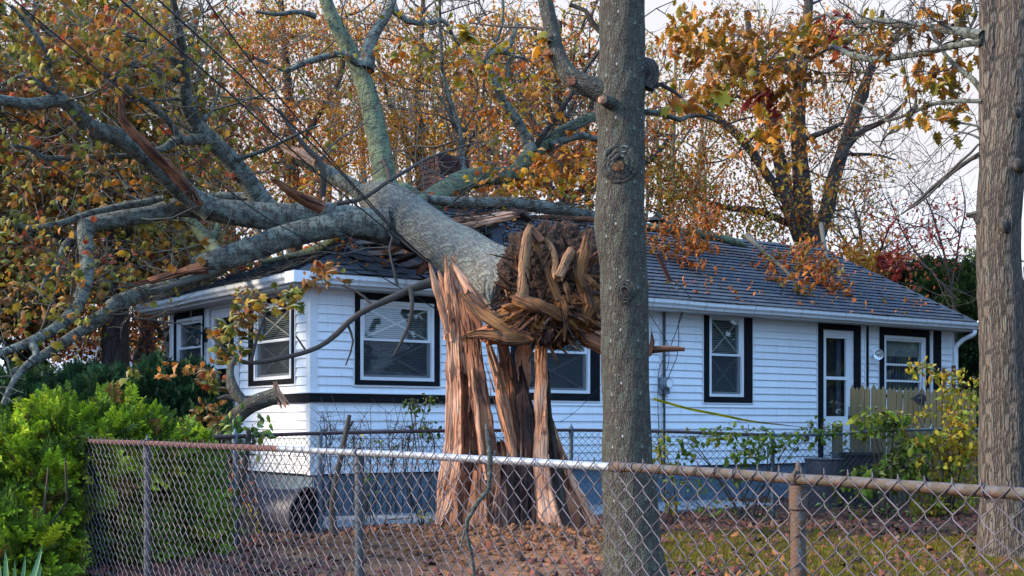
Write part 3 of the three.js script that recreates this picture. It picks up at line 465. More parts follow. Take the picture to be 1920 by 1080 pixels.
// ---------------------------------------------------------------- near chain link fence
const fz = (px) => 1 / (0.0845 + 1.01e-4 * px);          // distance of the fence line at a photo column
const fX = (px) => (px - 960) / F * fz(px);
const railY = (px) => HC - mix(0.106, 0.186, sstep(px, -200, 2150) * 0.45 + 0.55 * clamp((px - 110) / 1810));
{
  const A = V(fX(92), 0, -fz(92)), B = V(fX(2060), 0, -fz(2060)), DIR = B.clone().sub(A), LENF = DIR.length(); DIR.normalize();
  const OUT = V(-DIR.z, 0, DIR.x); if (OUT.z < 0) OUT.negate();
  const fence = thing('chain_link_fence', V(fX(672), groundY(fX(672), fz(672)), -fz(672)), 'nearest chain link fence, its thick top rail rusty at both ends and silver between', 'fence');
  const at = (px) => V(fX(px), railY(px), -fz(px));
  for (const [p, q, m, l] of [[92, 523, M.rustRed, 'rust-red length of rail'], [523, 1156, M.galv, 'bare silver length of rail'], [1156, 2060, M.rustBrown, 'brown rusted length of rail']]) {
    const pts = []; for (let k = 0; k <= 8; k++) pts.push({ p: at(mix(p, q, k / 8)).add(V(0, 0.002 * noise3(p * 0.01, k, 3), 0)), r: p === 523 ? 0.0168 : 0.0178 });
    part(fence, 'top_rail', limb(pts, { sides: 18, lump: 0, tile: 0.11, step: 0.1 }), m, l);
  }
  part(fence, 'rail_sleeve', rodGeo(at(1148), at(1166), 0.0205, 18), M.rustBrown);
  const posts = [[275, M.postGray, 0.023], [672, M.postGray, 0.0225], [1495, M.rustBrown, 0.0255]];
  for (const [px, m, r] of posts) {
    const p = at(px).addScaledVector(OUT, -0.004), y0 = groundY(p.x, -p.z) - 0.1, post = part(fence, 'post', limb([0, 0.25, 0.5, 0.75, 1].map((t) => ({ p: V(p.x, mix(y0, p.y - 0.03, t), p.z), r })), { sides: 18, lump: 0, tile: 0.16, step: 0.1 }), m);
    const add = (n, g) => part(post, n, g, px === 1495 ? M.rustBrown : M.postGray);
    add('post_collar', new THREE.CylinderGeometry(r + 0.004, r + 0.0045, 0.075, 18).translate(p.x, p.y - 0.06, p.z));
    add('post_collar_rim', new THREE.TorusGeometry(r + 0.0035, 0.0035, 6, 18).rotateX(Math.PI / 2).translate(p.x, p.y - 0.098, p.z));
    const loop = new THREE.TorusGeometry(0.024, 0.006, 8, 22); loop.applyQuaternion(new THREE.Quaternion().setFromUnitVectors(V(0, 0, 1), DIR)); loop.scale(1, 1.05, 1); loop.translate(p.x, p.y + 0.002, p.z); add('rail_loop', loop);
    add('finial', new THREE.LatheGeometry([[0.0001, 0.034], [0.005, 0.03], [0.009, 0.02], [0.008, 0.012], [0.012, 0.006], [0.013, 0]].map((q) => new THREE.Vector2(...q)), 12).translate(p.x, p.y + 0.024, p.z));
  }
  // the wires: each zigzag hooks into its neighbour at every bend
  const P = 0.094, H = 1.16, n = Math.round(H / (P / 2)), pts = [];
  for (let i = 0; i <= n; i++) { const s = i % 2 ? 1 : -1, y = -i * P / 2; pts.push(V(s * (P / 4 + 0.0008), y + 0.0042, s * 0.0028), V(s * (P / 4 + 0.0034), y, -s * 0.0002), V(s * (P / 4 + 0.0008), y - 0.0042, -s * 0.0028)); }
  pts.unshift(V(-P / 4 + 0.001, 0.018, 0.001), V(-P / 4 - 0.004, 0.006, 0.004));
  class Poly extends THREE.Curve { getPoint(t) { const s = t * (pts.length - 1), j = Math.min(pts.length - 2, Math.floor(s)); return pts[j].clone().lerp(pts[j + 1], s - j); } }
  const g = new THREE.TubeGeometry(new Poly(), pts.length - 1, 0.0024, 6, false);
  const g2 = g.clone(); { const p = g2.attributes.position; for (let i = 0; i < p.count; i++) p.setX(i, -p.getX(i)); g2.setIndex(swapIdx(g2)); g2.computeVertexNormals(); }
  function swapIdx(q) { const a = [...q.index.array]; for (let i = 0; i < a.length; i += 3) [a[i], a[i + 1]] = [a[i + 1], a[i]]; return a; }
  const turn = Math.atan2(-DIR.z, DIR.x), r = rng(3);
  const mats = [0, 1, 2].map((k) => { const m = M.meshWire.clone(); m.color.multiplyScalar(0.8 + k * 0.25); return m; });
  for (let k = 0, s = 0.02; s < LENF - 0.02; s += P / 2, k++) {
    const p = A.clone().addScaledVector(DIR, s), px = 960 + F * p.x / -p.z;
    const m = shade(new THREE.Mesh(k % 2 ? g2 : g, mats[Math.floor(r() * 3)])); m.name = 'wire';
    const sag = 0.012 * noise3(s * 0.9, 4, 2) + 0.004 * noise3(s * 6, 1, 1);
    m.position.copy(p).addScaledVector(OUT, 0.0215 + 0.006 * noise3(s * 1.1, 8, 1)); m.position.y = railY(px) + 0.012 + sag; m.rotation.set(0, turn, 0); m.rotateX(-0.004 + 0.01 * noise3(s * 0.8, 2, 7));
    m.position.sub(fence.position); fence.add(m);
  }
  for (const px of [190, 268, 345, 760, 905, 1190, 1345, 1380, 1850]) { const p = at(px), t = new THREE.TorusGeometry(0.021, 0.0022, 5, 18, 5.2); t.rotateZ(px % 7); t.applyQuaternion(new THREE.Quaternion().setFromUnitVectors(V(0, 0, 1), DIR.clone().add(V(0, 0.1, 0)).normalize())); t.translate(p.x, p.y, p.z); part(fence, 'wire_tie', t, M.meshWire); }
}
// ---------------------------------------------------------------- far chain link fence
{
  const fence = thing('chain_link_fence', W(1070, 960, 14.6), 'low chain link fence with a maroon rail running along the house front behind the stump', 'fence');
  const K = [[372, 821, 11.4], [600, 812.5, 13.2], [840, 808, 14.0], [1070, 806.5, 14.6], [1240, 809, 15.0], [1450, 815.5, 15.4], [1560, 814, 15.7], [1650, 808, 15.9], [1748, 805.5, 16.2], [1860, 805.5, 16.5]].map(([x, y, z]) => W(x, y, z));
  const curve = new THREE.CatmullRomCurve3(K, false, 'centripetal');
  const Lf = curve.getLength(), find = (px) => { let b = 0, d = 1e9; for (let i = 0; i <= 600; i++) { const p = curve.getPointAt(i / 600), e = Math.abs(960 + F * p.x / -p.z - px); if (e < d) { d = e; b = i / 600; } } return b; };
  const seg = (t0, t1) => { const a = []; for (let i = 0; i <= 24; i++) a.push({ p: curve.getPointAt(mix(t0, t1, i / 24)), r: 0.0185 }); return a; };
  const tS = find(1440); part(fence, 'top_rail', limb(seg(0, tS), { sides: 10, lump: 0, tile: 0.12, step: 0.2 }), M.farRail); part(fence, 'top_rail', limb(seg(tS, 1), { sides: 10, lump: 0, tile: 0.12, step: 0.2 }), M.farPost);
  for (const px of [440, 600, 1070, 1450, 1748]) {
    const p = curve.getPointAt(find(px)), y0 = groundY(p.x, -p.z) - 0.1, post = part(fence, 'post', rodGeo(V(p.x, y0, p.z - 0.01), V(p.x, p.y - 0.02, p.z - 0.01), px === 440 ? 0.019 : 0.0235, 12), M.farPost);
    part(post, 'post_cap', new THREE.LatheGeometry([[0.0001, 0.075], [0.01, 0.06], [0.012, 0.045], [0.027, 0.03], [0.028, -0.06], [0.0255, -0.065]].map((q) => new THREE.Vector2(...q)), 12).translate(p.x, p.y, p.z - 0.01), M.farPost);
  }
  const P = 0.078, list = []; const cz = (i, s) => [s * P / 4, -i * P / 2];
  const n = 27, geo = (() => { const l = []; for (let i = 0; i < n; i++) { const s = i % 2 ? 1 : -1, [x0, y0] = cz(i, s), [x1, y1] = cz(i + 1, -s); l.push(bar(V(x0, y0, s * 0.002), V(x1, y1, -s * 0.002), 0.0036, 0.0036)); } return merge(l); })();
  const tot = Math.floor(Lf / (P / 2)), inst = new THREE.InstancedMesh(geo, M.farWire, tot);
  for (let k = 0; k < tot; k++) { const t = (k + 0.5) / tot, p = curve.getPointAt(t), d = curve.getTangentAt(t); d.y = 0; d.normalize(); const q = new THREE.Quaternion().setFromUnitVectors(V(1, 0, 0), d); inst.setMatrixAt(k, new THREE.Matrix4().compose(V(p.x, p.y - 0.012 + 0.006 * noise3(k * 0.05, 3, 3), p.z + 0.02).sub(fence.position), q, V(k % 2 ? -1 : 1, 1, 1))); }
  inst.name = 'wire_mesh'; inst.userData.kind = 'stuff'; shade(inst); fence.add(inst);
}
// ---------------------------------------------------------------- picket fence beside the back door
{
  const z = 18.6, f = thing('picket_fence', W(1700, 930, z), 'weathered wooden picket fence with pointed tops beside the back door', 'fence'), r = rng(61);
  const a = W(1593, 724, 18.9), b = W(1832, 730, 17.8), n = 23, up = b.clone().sub(a); up.y = 0; const len = up.length(); up.normalize(); const turn = Math.atan2(-up.z, up.x), w = len / n * 0.87;
  const geos = [0, 1, 2].map((k) => { const s = new THREE.Shape(), h = 1.75 + 0.015 * k, c = w * 0.3; s.moveTo(-w / 2, 0); s.lineTo(w / 2, 0); s.lineTo(w / 2, h - 0.075); s.lineTo(c / 2, h - 0.03); s.quadraticCurveTo(0, h + 0.012, -c / 2, h - 0.03); s.lineTo(-w / 2, h - 0.075); const g = new THREE.ExtrudeGeometry(s, { depth: 0.017, bevelEnabled: true, bevelSize: 0.002, bevelThickness: 0.002, bevelSegments: 1, curveSegments: 3 }); triUV(g); const u = g.attributes.uv; for (let i = 0; i < u.count; i++) u.setXY(i, u.getX(i) * 1.6 + k * 0.3, u.getY(i) * 0.7); return g; });
  for (let i = 0; i < n; i++) { const p = a.clone().lerp(b, (i + 0.5) / n), m = local(f, 'picket', geos[Math.floor(r() * 3)], M.picket[Math.floor(r() * 3)]); m.position.set(p.x, p.y - 1.75 + (r() - 0.5) * 0.03, p.z + (r() - 0.5) * 0.008).sub(f.position); m.rotation.set(0, turn, (r() - 0.5) * 0.012); }
  for (const h of [0.35, 1.3]) part(f, 'rail', bar(V(a.x, a.y - 1.75 + h, a.z - 0.05), V(b.x, b.y - 1.75 + h, b.z - 0.05), 0.08, 0.04), M.picket[0]);
  // the return side, seen edge-on below the back door
  const c = W(1568, 790, 18.95); part(f, 'post', box(c.x - 0.05, c.x + 0.08, -0.1, HC + 0.04, c.z - 0.06, c.z + 0.06), M.picket[1]);
}
{ // black metal ornament hung on the pickets
  const c = W(1725, 748, 18.22), o = thing('fence_ornament', c, 'black flat metal ornament with two pointed wings hung on the picket fence', 'ornament');
  const s = new THREE.Shape([[-0.15, 0.005], [-0.09, 0.022], [-0.06, 0.045], [-0.02, 0.07], [0.02, 0.07], [0.06, 0.045], [0.09, 0.02], [0.15, 0.008], [0.11, -0.005], [0.135, -0.03], [0.08, -0.02], [0.05, -0.055], [0, -0.07], [-0.05, -0.055], [-0.07, -0.025], [-0.1, -0.03], [-0.09, -0.008]].map((q) => new THREE.Vector2(...q)));
  for (const x of [-0.085, 0.085]) s.holes.push(new THREE.Path().absellipse(x, 0.002, 0.011, 0.007, 0, 7));
  local(o, 'plate', new THREE.ExtrudeGeometry(s, { depth: 0.012, bevelEnabled: true, bevelSize: 0.003, bevelThickness: 0.003, bevelSegments: 1 }), M.blackPlastic); local(o, 'boss', new THREE.SphereGeometry(0.035, 12, 8).scale(1, 0.8, 0.5).translate(0, 0, 0.014), M.blackPlastic);
  local(o, 'hook', wire([V(0, 0.06, 0), V(0, 0.1, 0.006), V(0, 0.12, -0.02)], 0.004), M.blackPlastic);
}
{ // two rusty slats standing behind the pickets
  const o = thing('garden_stake', W(1778, 800, 18.4), 'pair of rusty brown boards standing up behind the picket fence', 'stake');
  for (const [x, y] of [[1770, 690], [1788, 685]]) { const p = W(x, y, 18.45); part(o, 'slat', triUV(new THREE.BoxGeometry(0.055, 1.5, 0.02).translate(p.x, p.y - 0.75, p.z)), M.rustRed); }
}
// ---------------------------------------------------------------- bins and tubs
{
  const c = W(1545, 905, 17.2), o = thing('washtub', V(c.x, groundY(c.x, 17.2), -17.2), 'round grey galvanised tub with a rolled rim beside the black crate', 'tub'), h = c.y - o.position.y + (905 - 858) / F * 17.2;
  local(o, 'tub', new THREE.LatheGeometry([[0.001, 0.02], [0.18, 0.0], [0.2, 0.02], [0.225, h * 0.45], [0.232, h * 0.48], [0.225, h * 0.5], [0.25, h - 0.02], [0.238, h - 0.02], [0.2, 0.06], [0.001, 0.05]].map((q) => new THREE.Vector2(...q)), 36), M.greyPlastic);
  local(o, 'rim', new THREE.TorusGeometry(0.248, 0.014, 8, 36).rotateX(Math.PI / 2).translate(0, h - 0.02, 0), M.greyPlastic);
  const d = new THREE.TorusGeometry(0.06, 0.007, 6, 16, Math.PI); d.rotateX(-0.3); local(o, 'handle', d.translate(0, h - 0.02, 0.255), M.greyPlastic);
}
{
  const c = W(1606, 905, 17.3), o = thing('black_crate', V(c.x, groundY(c.x, 17.3), -17.3), 'black plastic storage bin with a wide lip between the tub and the yellow bush', 'bin'), h = c.y - o.position.y + (905 - 850) / F * 17.3, w = 0.27;
  const s = new THREE.Shape([[-w, h], [-w + 0.05, 0], [w - 0.05, 0], [w, h], [w - 0.015, h], [w - 0.06, 0.02], [-w + 0.06, 0.02], [-w + 0.015, h]].map((q) => new THREE.Vector2(...q)));
  local(o, 'tub', merge([new THREE.ExtrudeGeometry(s, { depth: 0.4, bevelEnabled: false }).translate(0, 0, -0.2), box(-w + 0.04, w - 0.04, 0.02, h - 0.02, 0.17, 0.19), box(-w + 0.04, w - 0.04, 0.02, h - 0.02, -0.19, -0.17)]), M.blackPlastic);
  for (const [x, y] of [[-1, 0], [1, 0], [0, 1], [0, -1]]) local(o, 'lip', box(x ? x * w - 0.03 : -w, x ? x * w + 0.03 : w, h - 0.015 - Math.abs(y) * 0.002, h + 0.015 - Math.abs(y) * 0.002, y ? y * 0.2 - 0.03 : -0.23, y ? y * 0.2 + 0.03 : 0.23), M.blackPlastic);
  for (let k = 0; k < 5; k++) local(o, 'rib', box(-w + 0.09 + k * 0.09, -w + 0.105 + k * 0.09, 0.04, h - 0.03, 0.19, 0.2), M.blackPlastic);
  const hd = new THREE.TorusGeometry(0.05, 0.008, 6, 14, Math.PI); local(o, 'handle', hd.translate(-w + 0.1, h + 0.015, 0.12), M.blackPlastic);
}
{ // plastic barrel lying on its side, its open mouth to the right
  const z = 13.4, c = W(520, 962, z), o = thing('trash_barrel', V(c.x, groundY(c.x, z), -z), 'grey plastic trash barrel lying on its side, dark open mouth turned towards the fence', 'trash can');
  const prof = [[0.001, -0.42], [0.185, -0.42], [0.2, -0.4], [0.212, -0.15], [0.222, -0.14], [0.216, -0.12], [0.236, 0.24], [0.245, 0.25], [0.24, 0.27], [0.25, 0.36], [0.272, 0.365], [0.272, 0.40], [0.25, 0.40], [0.242, 0.36], [0.2, -0.38], [0.001, -0.39]];
  const b = new THREE.Group(); b.name = 'barrel_body'; b.position.y = 0.262; b.rotation.set(0, 0.62, -Math.PI / 2 - 0.05, 'YXZ'); o.add(b); const q = b.rotation; q.y = -0.55;
  local(b, 'shell', new THREE.LatheGeometry(prof.map((p) => new THREE.Vector2(...p)), 40), M.greyPlastic);
  local(b, 'inside', new THREE.LatheGeometry([[0.001, -0.37], [0.19, -0.37], [0.236, 0.35]].map((p) => new THREE.Vector2(...p)), 40), M.blackPlastic);
  for (const s of [-1, 1]) { const h = new THREE.TorusGeometry(0.05, 0.011, 8, 16, Math.PI); h.rotateZ(-Math.PI / 2); h.translate(0.245, 0.3, 0); h.rotateY(s * Math.PI / 2 + 0.6); local(b, 'handle', h, M.greyPlastic); }
  o.updateMatrixWorld(true);
}
// ---------------------------------------------------------------- small things on the house
{
  const [x, y] = fw(1240, 722), p = HW(x, y, 0.028), o = thing('electric_meter', p, 'grey electric meter with a glass dome on the wall right of the big trunk', 'electric meter'); o.rotation.y = TURN;
  local(o, 'meter_box', box(-0.075, 0.075, -0.13, 0.1, 0, 0.07), M.meterGray); local(o, 'dome', new THREE.CylinderGeometry(0.07, 0.082, 0.08, 24).rotateX(Math.PI / 2).translate(0, 0.02, 0.11), M.meterGray); local(o, 'collar', new THREE.TorusGeometry(0.084, 0.009, 8, 24).translate(0, 0.02, 0.073), M.meterGray);
  local(o, 'face', new THREE.CylinderGeometry(0.06, 0.06, 0.004, 24).rotateX(Math.PI / 2).translate(0, 0.02, 0.152), M.white);
  const pt = (yy, d) => V(0.0, yy, d); const top = EAVE - 0.16 - p.y; local(o, 'conduit', rodGeo(pt(0.1, 0.035), pt(top, 0.035), 0.02, 10), M.postGray); local(o, 'conduit', rodGeo(pt(-0.13, 0.035), pt(-p.y + 0.3, 0.035), 0.016, 10), M.postGray);
}
{
  const [x, y] = fw(1637, 665), p = HW(x, y, 0.03), o = thing('flood_light', p, 'round clear glass flood light on a bracket beside the right-hand window', 'wall lamp'); o.rotation.y = TURN - 0.5;
  local(o, 'base', new THREE.CylinderGeometry(0.045, 0.045, 0.025, 16).rotateX(Math.PI / 2).translate(0, 0.03, 0.012), M.white); local(o, 'arm', rodGeo(V(0, 0.03, 0.02), V(0, 0, 0.09), 0.011, 8), M.white);
  local(o, 'reflector', new THREE.LatheGeometry([[0.02, -0.1], [0.035, -0.06], [0.085, 0.0], [0.09, 0.012], [0.08, 0.005], [0.03, -0.055]].map((q) => new THREE.Vector2(...q)), 24).rotateX(Math.PI / 2 + 0.25).translate(-0.01, -0.01, 0.19), std({ color: rgb(0.75, 0.76, 0.78), metalness: 0.85, roughness: 0.18 }));
  local(o, 'lens', new THREE.SphereGeometry(0.08, 20, 10, 0, Math.PI * 2, 0, 0.9).rotateX(Math.PI / 2 + 0.25).translate(-0.01, -0.012, 0.145), M.glass);
}
{ // carriage lantern on the left wall
  const [a, y] = lw(392, 628), p = HW(-0.03, y + 0.03, a), o = thing('wall_lantern', p, 'dark green carriage lantern with a peaked cap by the side door', 'wall lamp'); o.rotation.y = TURN - Math.PI / 2;
  const mm = std({ color: rgb(0.012, 0.04, 0.042), roughness: 0.4, metalness: 0.3 });
  local(o, 'backplate', box(-0.045, 0.045, -0.13, 0.07, 0, 0.02), mm); local(o, 'arm', wire([V(0, 0.0, 0.02), V(0, 0.1, 0.07), V(0, 0.09, 0.15), V(0, 0.045, 0.16)], 0.009), mm);
  local(o, 'cap', new THREE.LatheGeometry([[0.001, 0.06], [0.014, 0.055], [0.02, 0.03], [0.06, 0.0], [0.1, -0.035], [0.1, -0.045], [0.001, -0.045]].map((q) => new THREE.Vector2(...q)), 20).translate(0, 0.02, 0.16), mm);
  local(o, 'glass_shade', new THREE.CylinderGeometry(0.065, 0.045, 0.14, 8, 1, true).translate(0, -0.1, 0.16), M.glass); for (let k = 0; k < 4; k++) { const t = k * Math.PI / 2 + 0.4; local(o, 'rib', rodGeo(V(0.066 * Math.cos(t), -0.025, 0.16 + 0.066 * Math.sin(t)), V(0.046 * Math.cos(t), -0.175, 0.16 + 0.046 * Math.sin(t)), 0.0045, 6), mm); }
  local(o, 'bottom_ring', new THREE.CylinderGeometry(0.048, 0.03, 0.02, 16).translate(0, -0.18, 0.16), mm);
}
// ---------------------------------------------------------------- cables
const cable = (name, label, pts, r = 0.012, group = 'fallen service cables') => tag(part(scene, name, wire(pts, r * 0.62, 6, 60), M.cable), label, 'cable', group);
const END = W(806, 497, 14.9);
cable('service_cable', 'lowest black cable sloping from the top left corner down across the fallen limbs', [W(-40, -60, 9), W(27, 0, 9.3), W(230, 172, 11), W(433, 360, 12.5), W(520, 420, 13), W(640, 478, 13.6), W(760, 545, 14.4), W(850, 600, 15)], 0.011);
cable('service_cable', 'black cable sloping from the upper left down to the stump, second from the left', [W(150, -70, 9), W(227, 0, 9.6), W(400, 148, 11), W(610, 337, 12.9), W(700, 410, 13.8), W(760, 460, 14.4), END], 0.013);
cable('service_cable', 'black cable sloping from the upper middle left to the stump, third from the left', [W(220, -70, 9), W(297, 0, 9.7), W(460, 150, 11.2), W(633, 318, 13), W(705, 398, 13.8), W(762, 455, 14.3), END.clone().add(V(0.02, 0.02, 0))], 0.013);
cable('service_cable', 'black cable nearest the upright limb, sloping steeply down to the stump', [W(340, -70, 9.3), W(387, 0, 9.8), W(478, 125, 11), W(560, 225, 12.2), W(640, 320, 13.1), W(712, 400, 13.9), W(770, 460, 14.4), END.clone().add(V(0.04, 0.0, 0))], 0.012);
cable('loose_cable', 'slack black cable hanging low over the dark hedge at the left edge', [W(-60, 600, 9), W(0, 637, 9.2), W(90, 703, 9.8), W(160, 760, 10.3), W(230, 800, 10.8)], 0.009);
{
  const g = 'loose cables hanging at the wall beside the electric meter', pt = (x, y, d = 0.1) => { const [a, b] = fw(x, y); return HW(a, b, d); };
  cable('hanging_cable', 'black cable looping from the gutter down the wall to the meter', [pt(1212, 475, 0.3), pt(1222, 520, 0.34), pt(1256, 560, 0.4), pt(1262, 590, 0.2), pt(1258, 620, 0.12), pt(1244, 660), pt(1228, 690), pt(1226, 720), pt(1240, 745, 0.13)], 0.009, g);
  cable('hanging_cable', 'black cable hanging in a long curve right of the meter', [pt(1258, 562, 0.42), pt(1256, 600, 0.2), pt(1262, 640, 0.12), pt(1260, 670), pt(1246, 700, 0.12), pt(1234, 740), pt(1238, 790), pt(1236, 860)], 0.009, g);
  cable('hanging_cable', 'black cable slanting down from behind the big trunk to the meter', [pt(1200, 575), pt(1222, 610), pt(1244, 650), pt(1240, 690, 0.13), pt(1226, 712, 0.12), pt(1226, 800), pt(1228, 860)], 0.008, g);
  cable('hanging_cable', 'thin black cable crossing the white boards under the root plate', [pt(1126, 690, 0.3), pt(1090, 735, 0.3), pt(1050, 775, 0.3), pt(1024, 792, 0.3)], 0.006, g);
  const mast = tag(part(scene, 'service_mast', limb([{ p: pt(1208, 478, 0.28), r: 0.035 }, { p: pt(1232, 532, 0.28), r: 0.035 }], { sides: 12, lump: 0.02, tile: 0.2 }), M.rustRed), 'rusty bent service pipe lying on the roof edge right of the big trunk', 'pipe');
}
{ // caution tape from behind the trunk to the bush
  const cv = document.createElement('canvas'); cv.width = 1024; cv.height = 32; const c = cv.getContext('2d'); c.fillStyle = '#d8d21e'; c.fillRect(0, 0, 1024, 32); c.fillStyle = '#14140c'; c.font = 'bold 25px sans-serif'; c.textBaseline = 'middle'; for (let k = 0; k < 4; k++) c.fillText('CAUTION', 40 + k * 256, 17);
  const t = setup(new THREE.CanvasTexture(cv)); t.colorSpace = THREE.SRGBColorSpace;
  const pts = [[1225, 748, 14.9], [1250, 755, 15], [1290, 766, 15.2], [1350, 778, 15.4], [1410, 790, 15.6], [1470, 797, 15.8], [1530, 803, 16], [1580, 806, 16.2], [1620, 805, 16.4]].map((q) => W(...q)), cur = new THREE.CatmullRomCurve3(pts), pos = [], uv = [], idx = [], N = 60;
  for (let i = 0; i <= N; i++) { const p = cur.getPointAt(i / N), w = 0.019, tw = 0.7 + 0.75 * sstep(i / N, 0.25, 0.75), d = V(0, Math.cos(tw), Math.sin(tw)); for (const s of [-1, 1]) { const q = p.clone().addScaledVector(d, s * w); pos.push(q.x, q.y, q.z); uv.push(i / N * 2.2, s < 0 ? 0 : 1); } if (i) { const a = i * 2; idx.push(a - 2, a, a - 1, a - 1, a, a + 1); } }
  const g = new THREE.BufferGeometry(); g.setAttribute('position', new THREE.Float32BufferAttribute(pos, 3)); g.setAttribute('uv', new THREE.Float32BufferAttribute(uv, 2)); g.setIndex(idx); g.computeVertexNormals();
  tag(part(scene, 'caution_tape', g, std({ map: t, roughness: 0.5 })), 'yellow caution tape with black lettering sagging towards the back door', 'tape');
}
// ---------------------------------------------------------------- leaves and twigs
function leafGeo(outline, fold, droop) {         // fan round the leaf's middle; outline in units of the leaf's length, stalk at the origin, tip up
  const pos = [0, 0.42, fold * 0.5], idx = [], n = outline.length; for (const [x, y] of outline) pos.push(x, y, -Math.abs(x) * fold - droop * y * y);
  for (let i = 0; i < n; i++) idx.push(0, 1 + (i + 1) % n, 1 + i);
  const g = new THREE.BufferGeometry(); g.setAttribute('position', new THREE.Float32BufferAttribute(pos, 3)); g.setIndex(idx); return g;
}
const MAPLE = [[0, 0.02], [0.17, 0.06], [0.38, 0.0], [0.30, 0.2], [0.62, 0.42], [0.40, 0.48], [0.42, 0.78], [0.2, 0.66], [0, 1.06]];
const OAK = [[0, 0], [0.09, 0.16], [0.26, 0.24], [0.12, 0.36], [0.36, 0.52], [0.15, 0.6], [0.27, 0.82], [0.1, 0.84], [0, 1.05]];
const ROUND = [[0, 0], [0.22, 0.2], [0.3, 0.45], [0.2, 0.75], [0, 1]];
const mirror = (o) => [...o, ...o.slice(1, -1).reverse().map(([x, y]) => [-x, y])];
const SIMPLE = [[0, 0], [0.34, 0.35], [0.12, 0.5], [0.26, 0.8], [0, 1.02]];
const SHAPES = { maple: leafGeo(mirror(MAPLE), 0.28, 0.22), oak: leafGeo(mirror(OAK), 0.3, 0.3), round: leafGeo(mirror(ROUND), 0.35, 0.2), simple: leafGeo(mirror(SIMPLE), 0.4, 0.3) };
const qRand = (r) => new THREE.Quaternion().setFromEuler(new THREE.Euler(r() * 6.28, r() * 6.28, r() * 6.28));
function sprig(shape, n, size, spread, seed) {    // a few leaves on a short stalk
  const r = rng(seed), list = [];
  for (let i = 0; i < n; i++) {
    const g = SHAPES[shape].clone(), s = size * (0.65 + 0.6 * r()); g.scale(s, s, s);
    g.rotateX(-2.2 + (r() - 0.5) * 2.2); g.rotateY(r() * 6.28); g.rotateZ((r() - 0.5) * 0.9);
    g.translate((r() - 0.5) * spread, (r() - 0.5) * spread * 0.8, (r() - 0.5) * spread); g.computeVertexNormals();
    const b = 0.72 + 0.55 * r(), w = (r() - 0.5) * 0.3; list.push(tint(g, [b * (1 + w), b, b * (1 - w)]));
  }
  return merge(list);
}
function leafMat(rough = 0.75) { return new THREE.MeshPhysicalMaterial({ color: 0xffffff, vertexColors: true, roughness: 0.85, transmission: 0.42, thickness: 0, specularIntensity: 0.35 }); }
M.leaf = leafMat();
M.dryLeaf = std({ color: 0xffffff, vertexColors: true, roughness: 0.95 });
const PAL = {
  orange: [[0.42, 0.17, 0.035, 4], [0.50, 0.25, 0.04, 3], [0.34, 0.11, 0.025, 3], [0.52, 0.34, 0.06, 2], [0.18, 0.08, 0.03, 2], [0.30, 0.30, 0.06, 3], [0.18, 0.21, 0.05, 2.4], [0.55, 0.40, 0.06, 1.6]],
  gold: [[0.55, 0.34, 0.05, 4], [0.46, 0.24, 0.035, 3], [0.36, 0.30, 0.05, 2], [0.40, 0.16, 0.03, 2], [0.2, 0.12, 0.03, 1]],
  maple: [[0.16, 0.17, 0.035, 4], [0.24, 0.22, 0.045, 3], [0.33, 0.15, 0.035, 3], [0.27, 0.065, 0.035, 1.2], [0.40, 0.26, 0.05, 1.6], [0.15, 0.075, 0.03, 3], [0.10, 0.13, 0.035, 2], [0.22, 0.12, 0.05, 2]],
  rust: [[0.30, 0.10, 0.03, 3], [0.38, 0.16, 0.035, 3], [0.24, 0.17, 0.035, 2], [0.16, 0.07, 0.03, 2], [0.36, 0.07, 0.045, 1.5], [0.20, 0.21, 0.04, 1.5]],
  oak: [[0.34, 0.15, 0.03, 3], [0.30, 0.20, 0.035, 3], [0.20, 0.19, 0.03, 3], [0.42, 0.22, 0.04, 2], [0.18, 0.085, 0.03, 2]],
  ruby: [[0.30, 0.04, 0.06, 3], [0.22, 0.03, 0.05, 2], [0.36, 0.09, 0.06, 1]],
  roof: [[0.36, 0.14, 0.035, 3], [0.28, 0.09, 0.03, 3], [0.2, 0.16, 0.04, 1.5], [0.40, 0.19, 0.04, 2]],
  green: [[0.06, 0.12, 0.03, 3], [0.10, 0.17, 0.035, 2], [0.20, 0.24, 0.05, 1]],
  vine: [[0.12, 0.20, 0.03, 4], [0.20, 0.27, 0.04, 3], [0.36, 0.34, 0.05, 1], [0.10, 0.13, 0.03, 2]],
  yellow: [[0.44, 0.34, 0.03, 4], [0.34, 0.30, 0.035, 2], [0.20, 0.25, 0.035, 3], [0.46, 0.24, 0.03, 1.4]],
  conifer: [[0.03, 0.07, 0.03, 3], [0.045, 0.09, 0.035, 2], [0.025, 0.05, 0.025, 2]],
};
for (const k in PAL) if (!['vine', 'green', 'conifer', 'yellow', 'maple'].includes(k)) for (const c of PAL[k]) { c[0] *= 1.05; c[1] *= 0.74; c[2] *= 0.26; } else for (const c of PAL[k]) { c[0] *= k === 'maple' ? 1.05 : 0.88; c[1] *= k === 'maple' ? 0.82 : 0.8; c[2] *= 0.42; }
function pick(pal, r) { const p = PAL[pal]; let t = r() * p.reduce((s, c) => s + c[3], 0); for (const c of p) { t -= c[3]; if (t <= 0) return c; } return p[0]; }
const SPRIGS = {};
function sprigGeo(shape, n, size, spread, v) { const k = [shape, n, size, spread, v].join(); return SPRIGS[k] ??= sprig(shape, n, size, spread, 500 + v); }
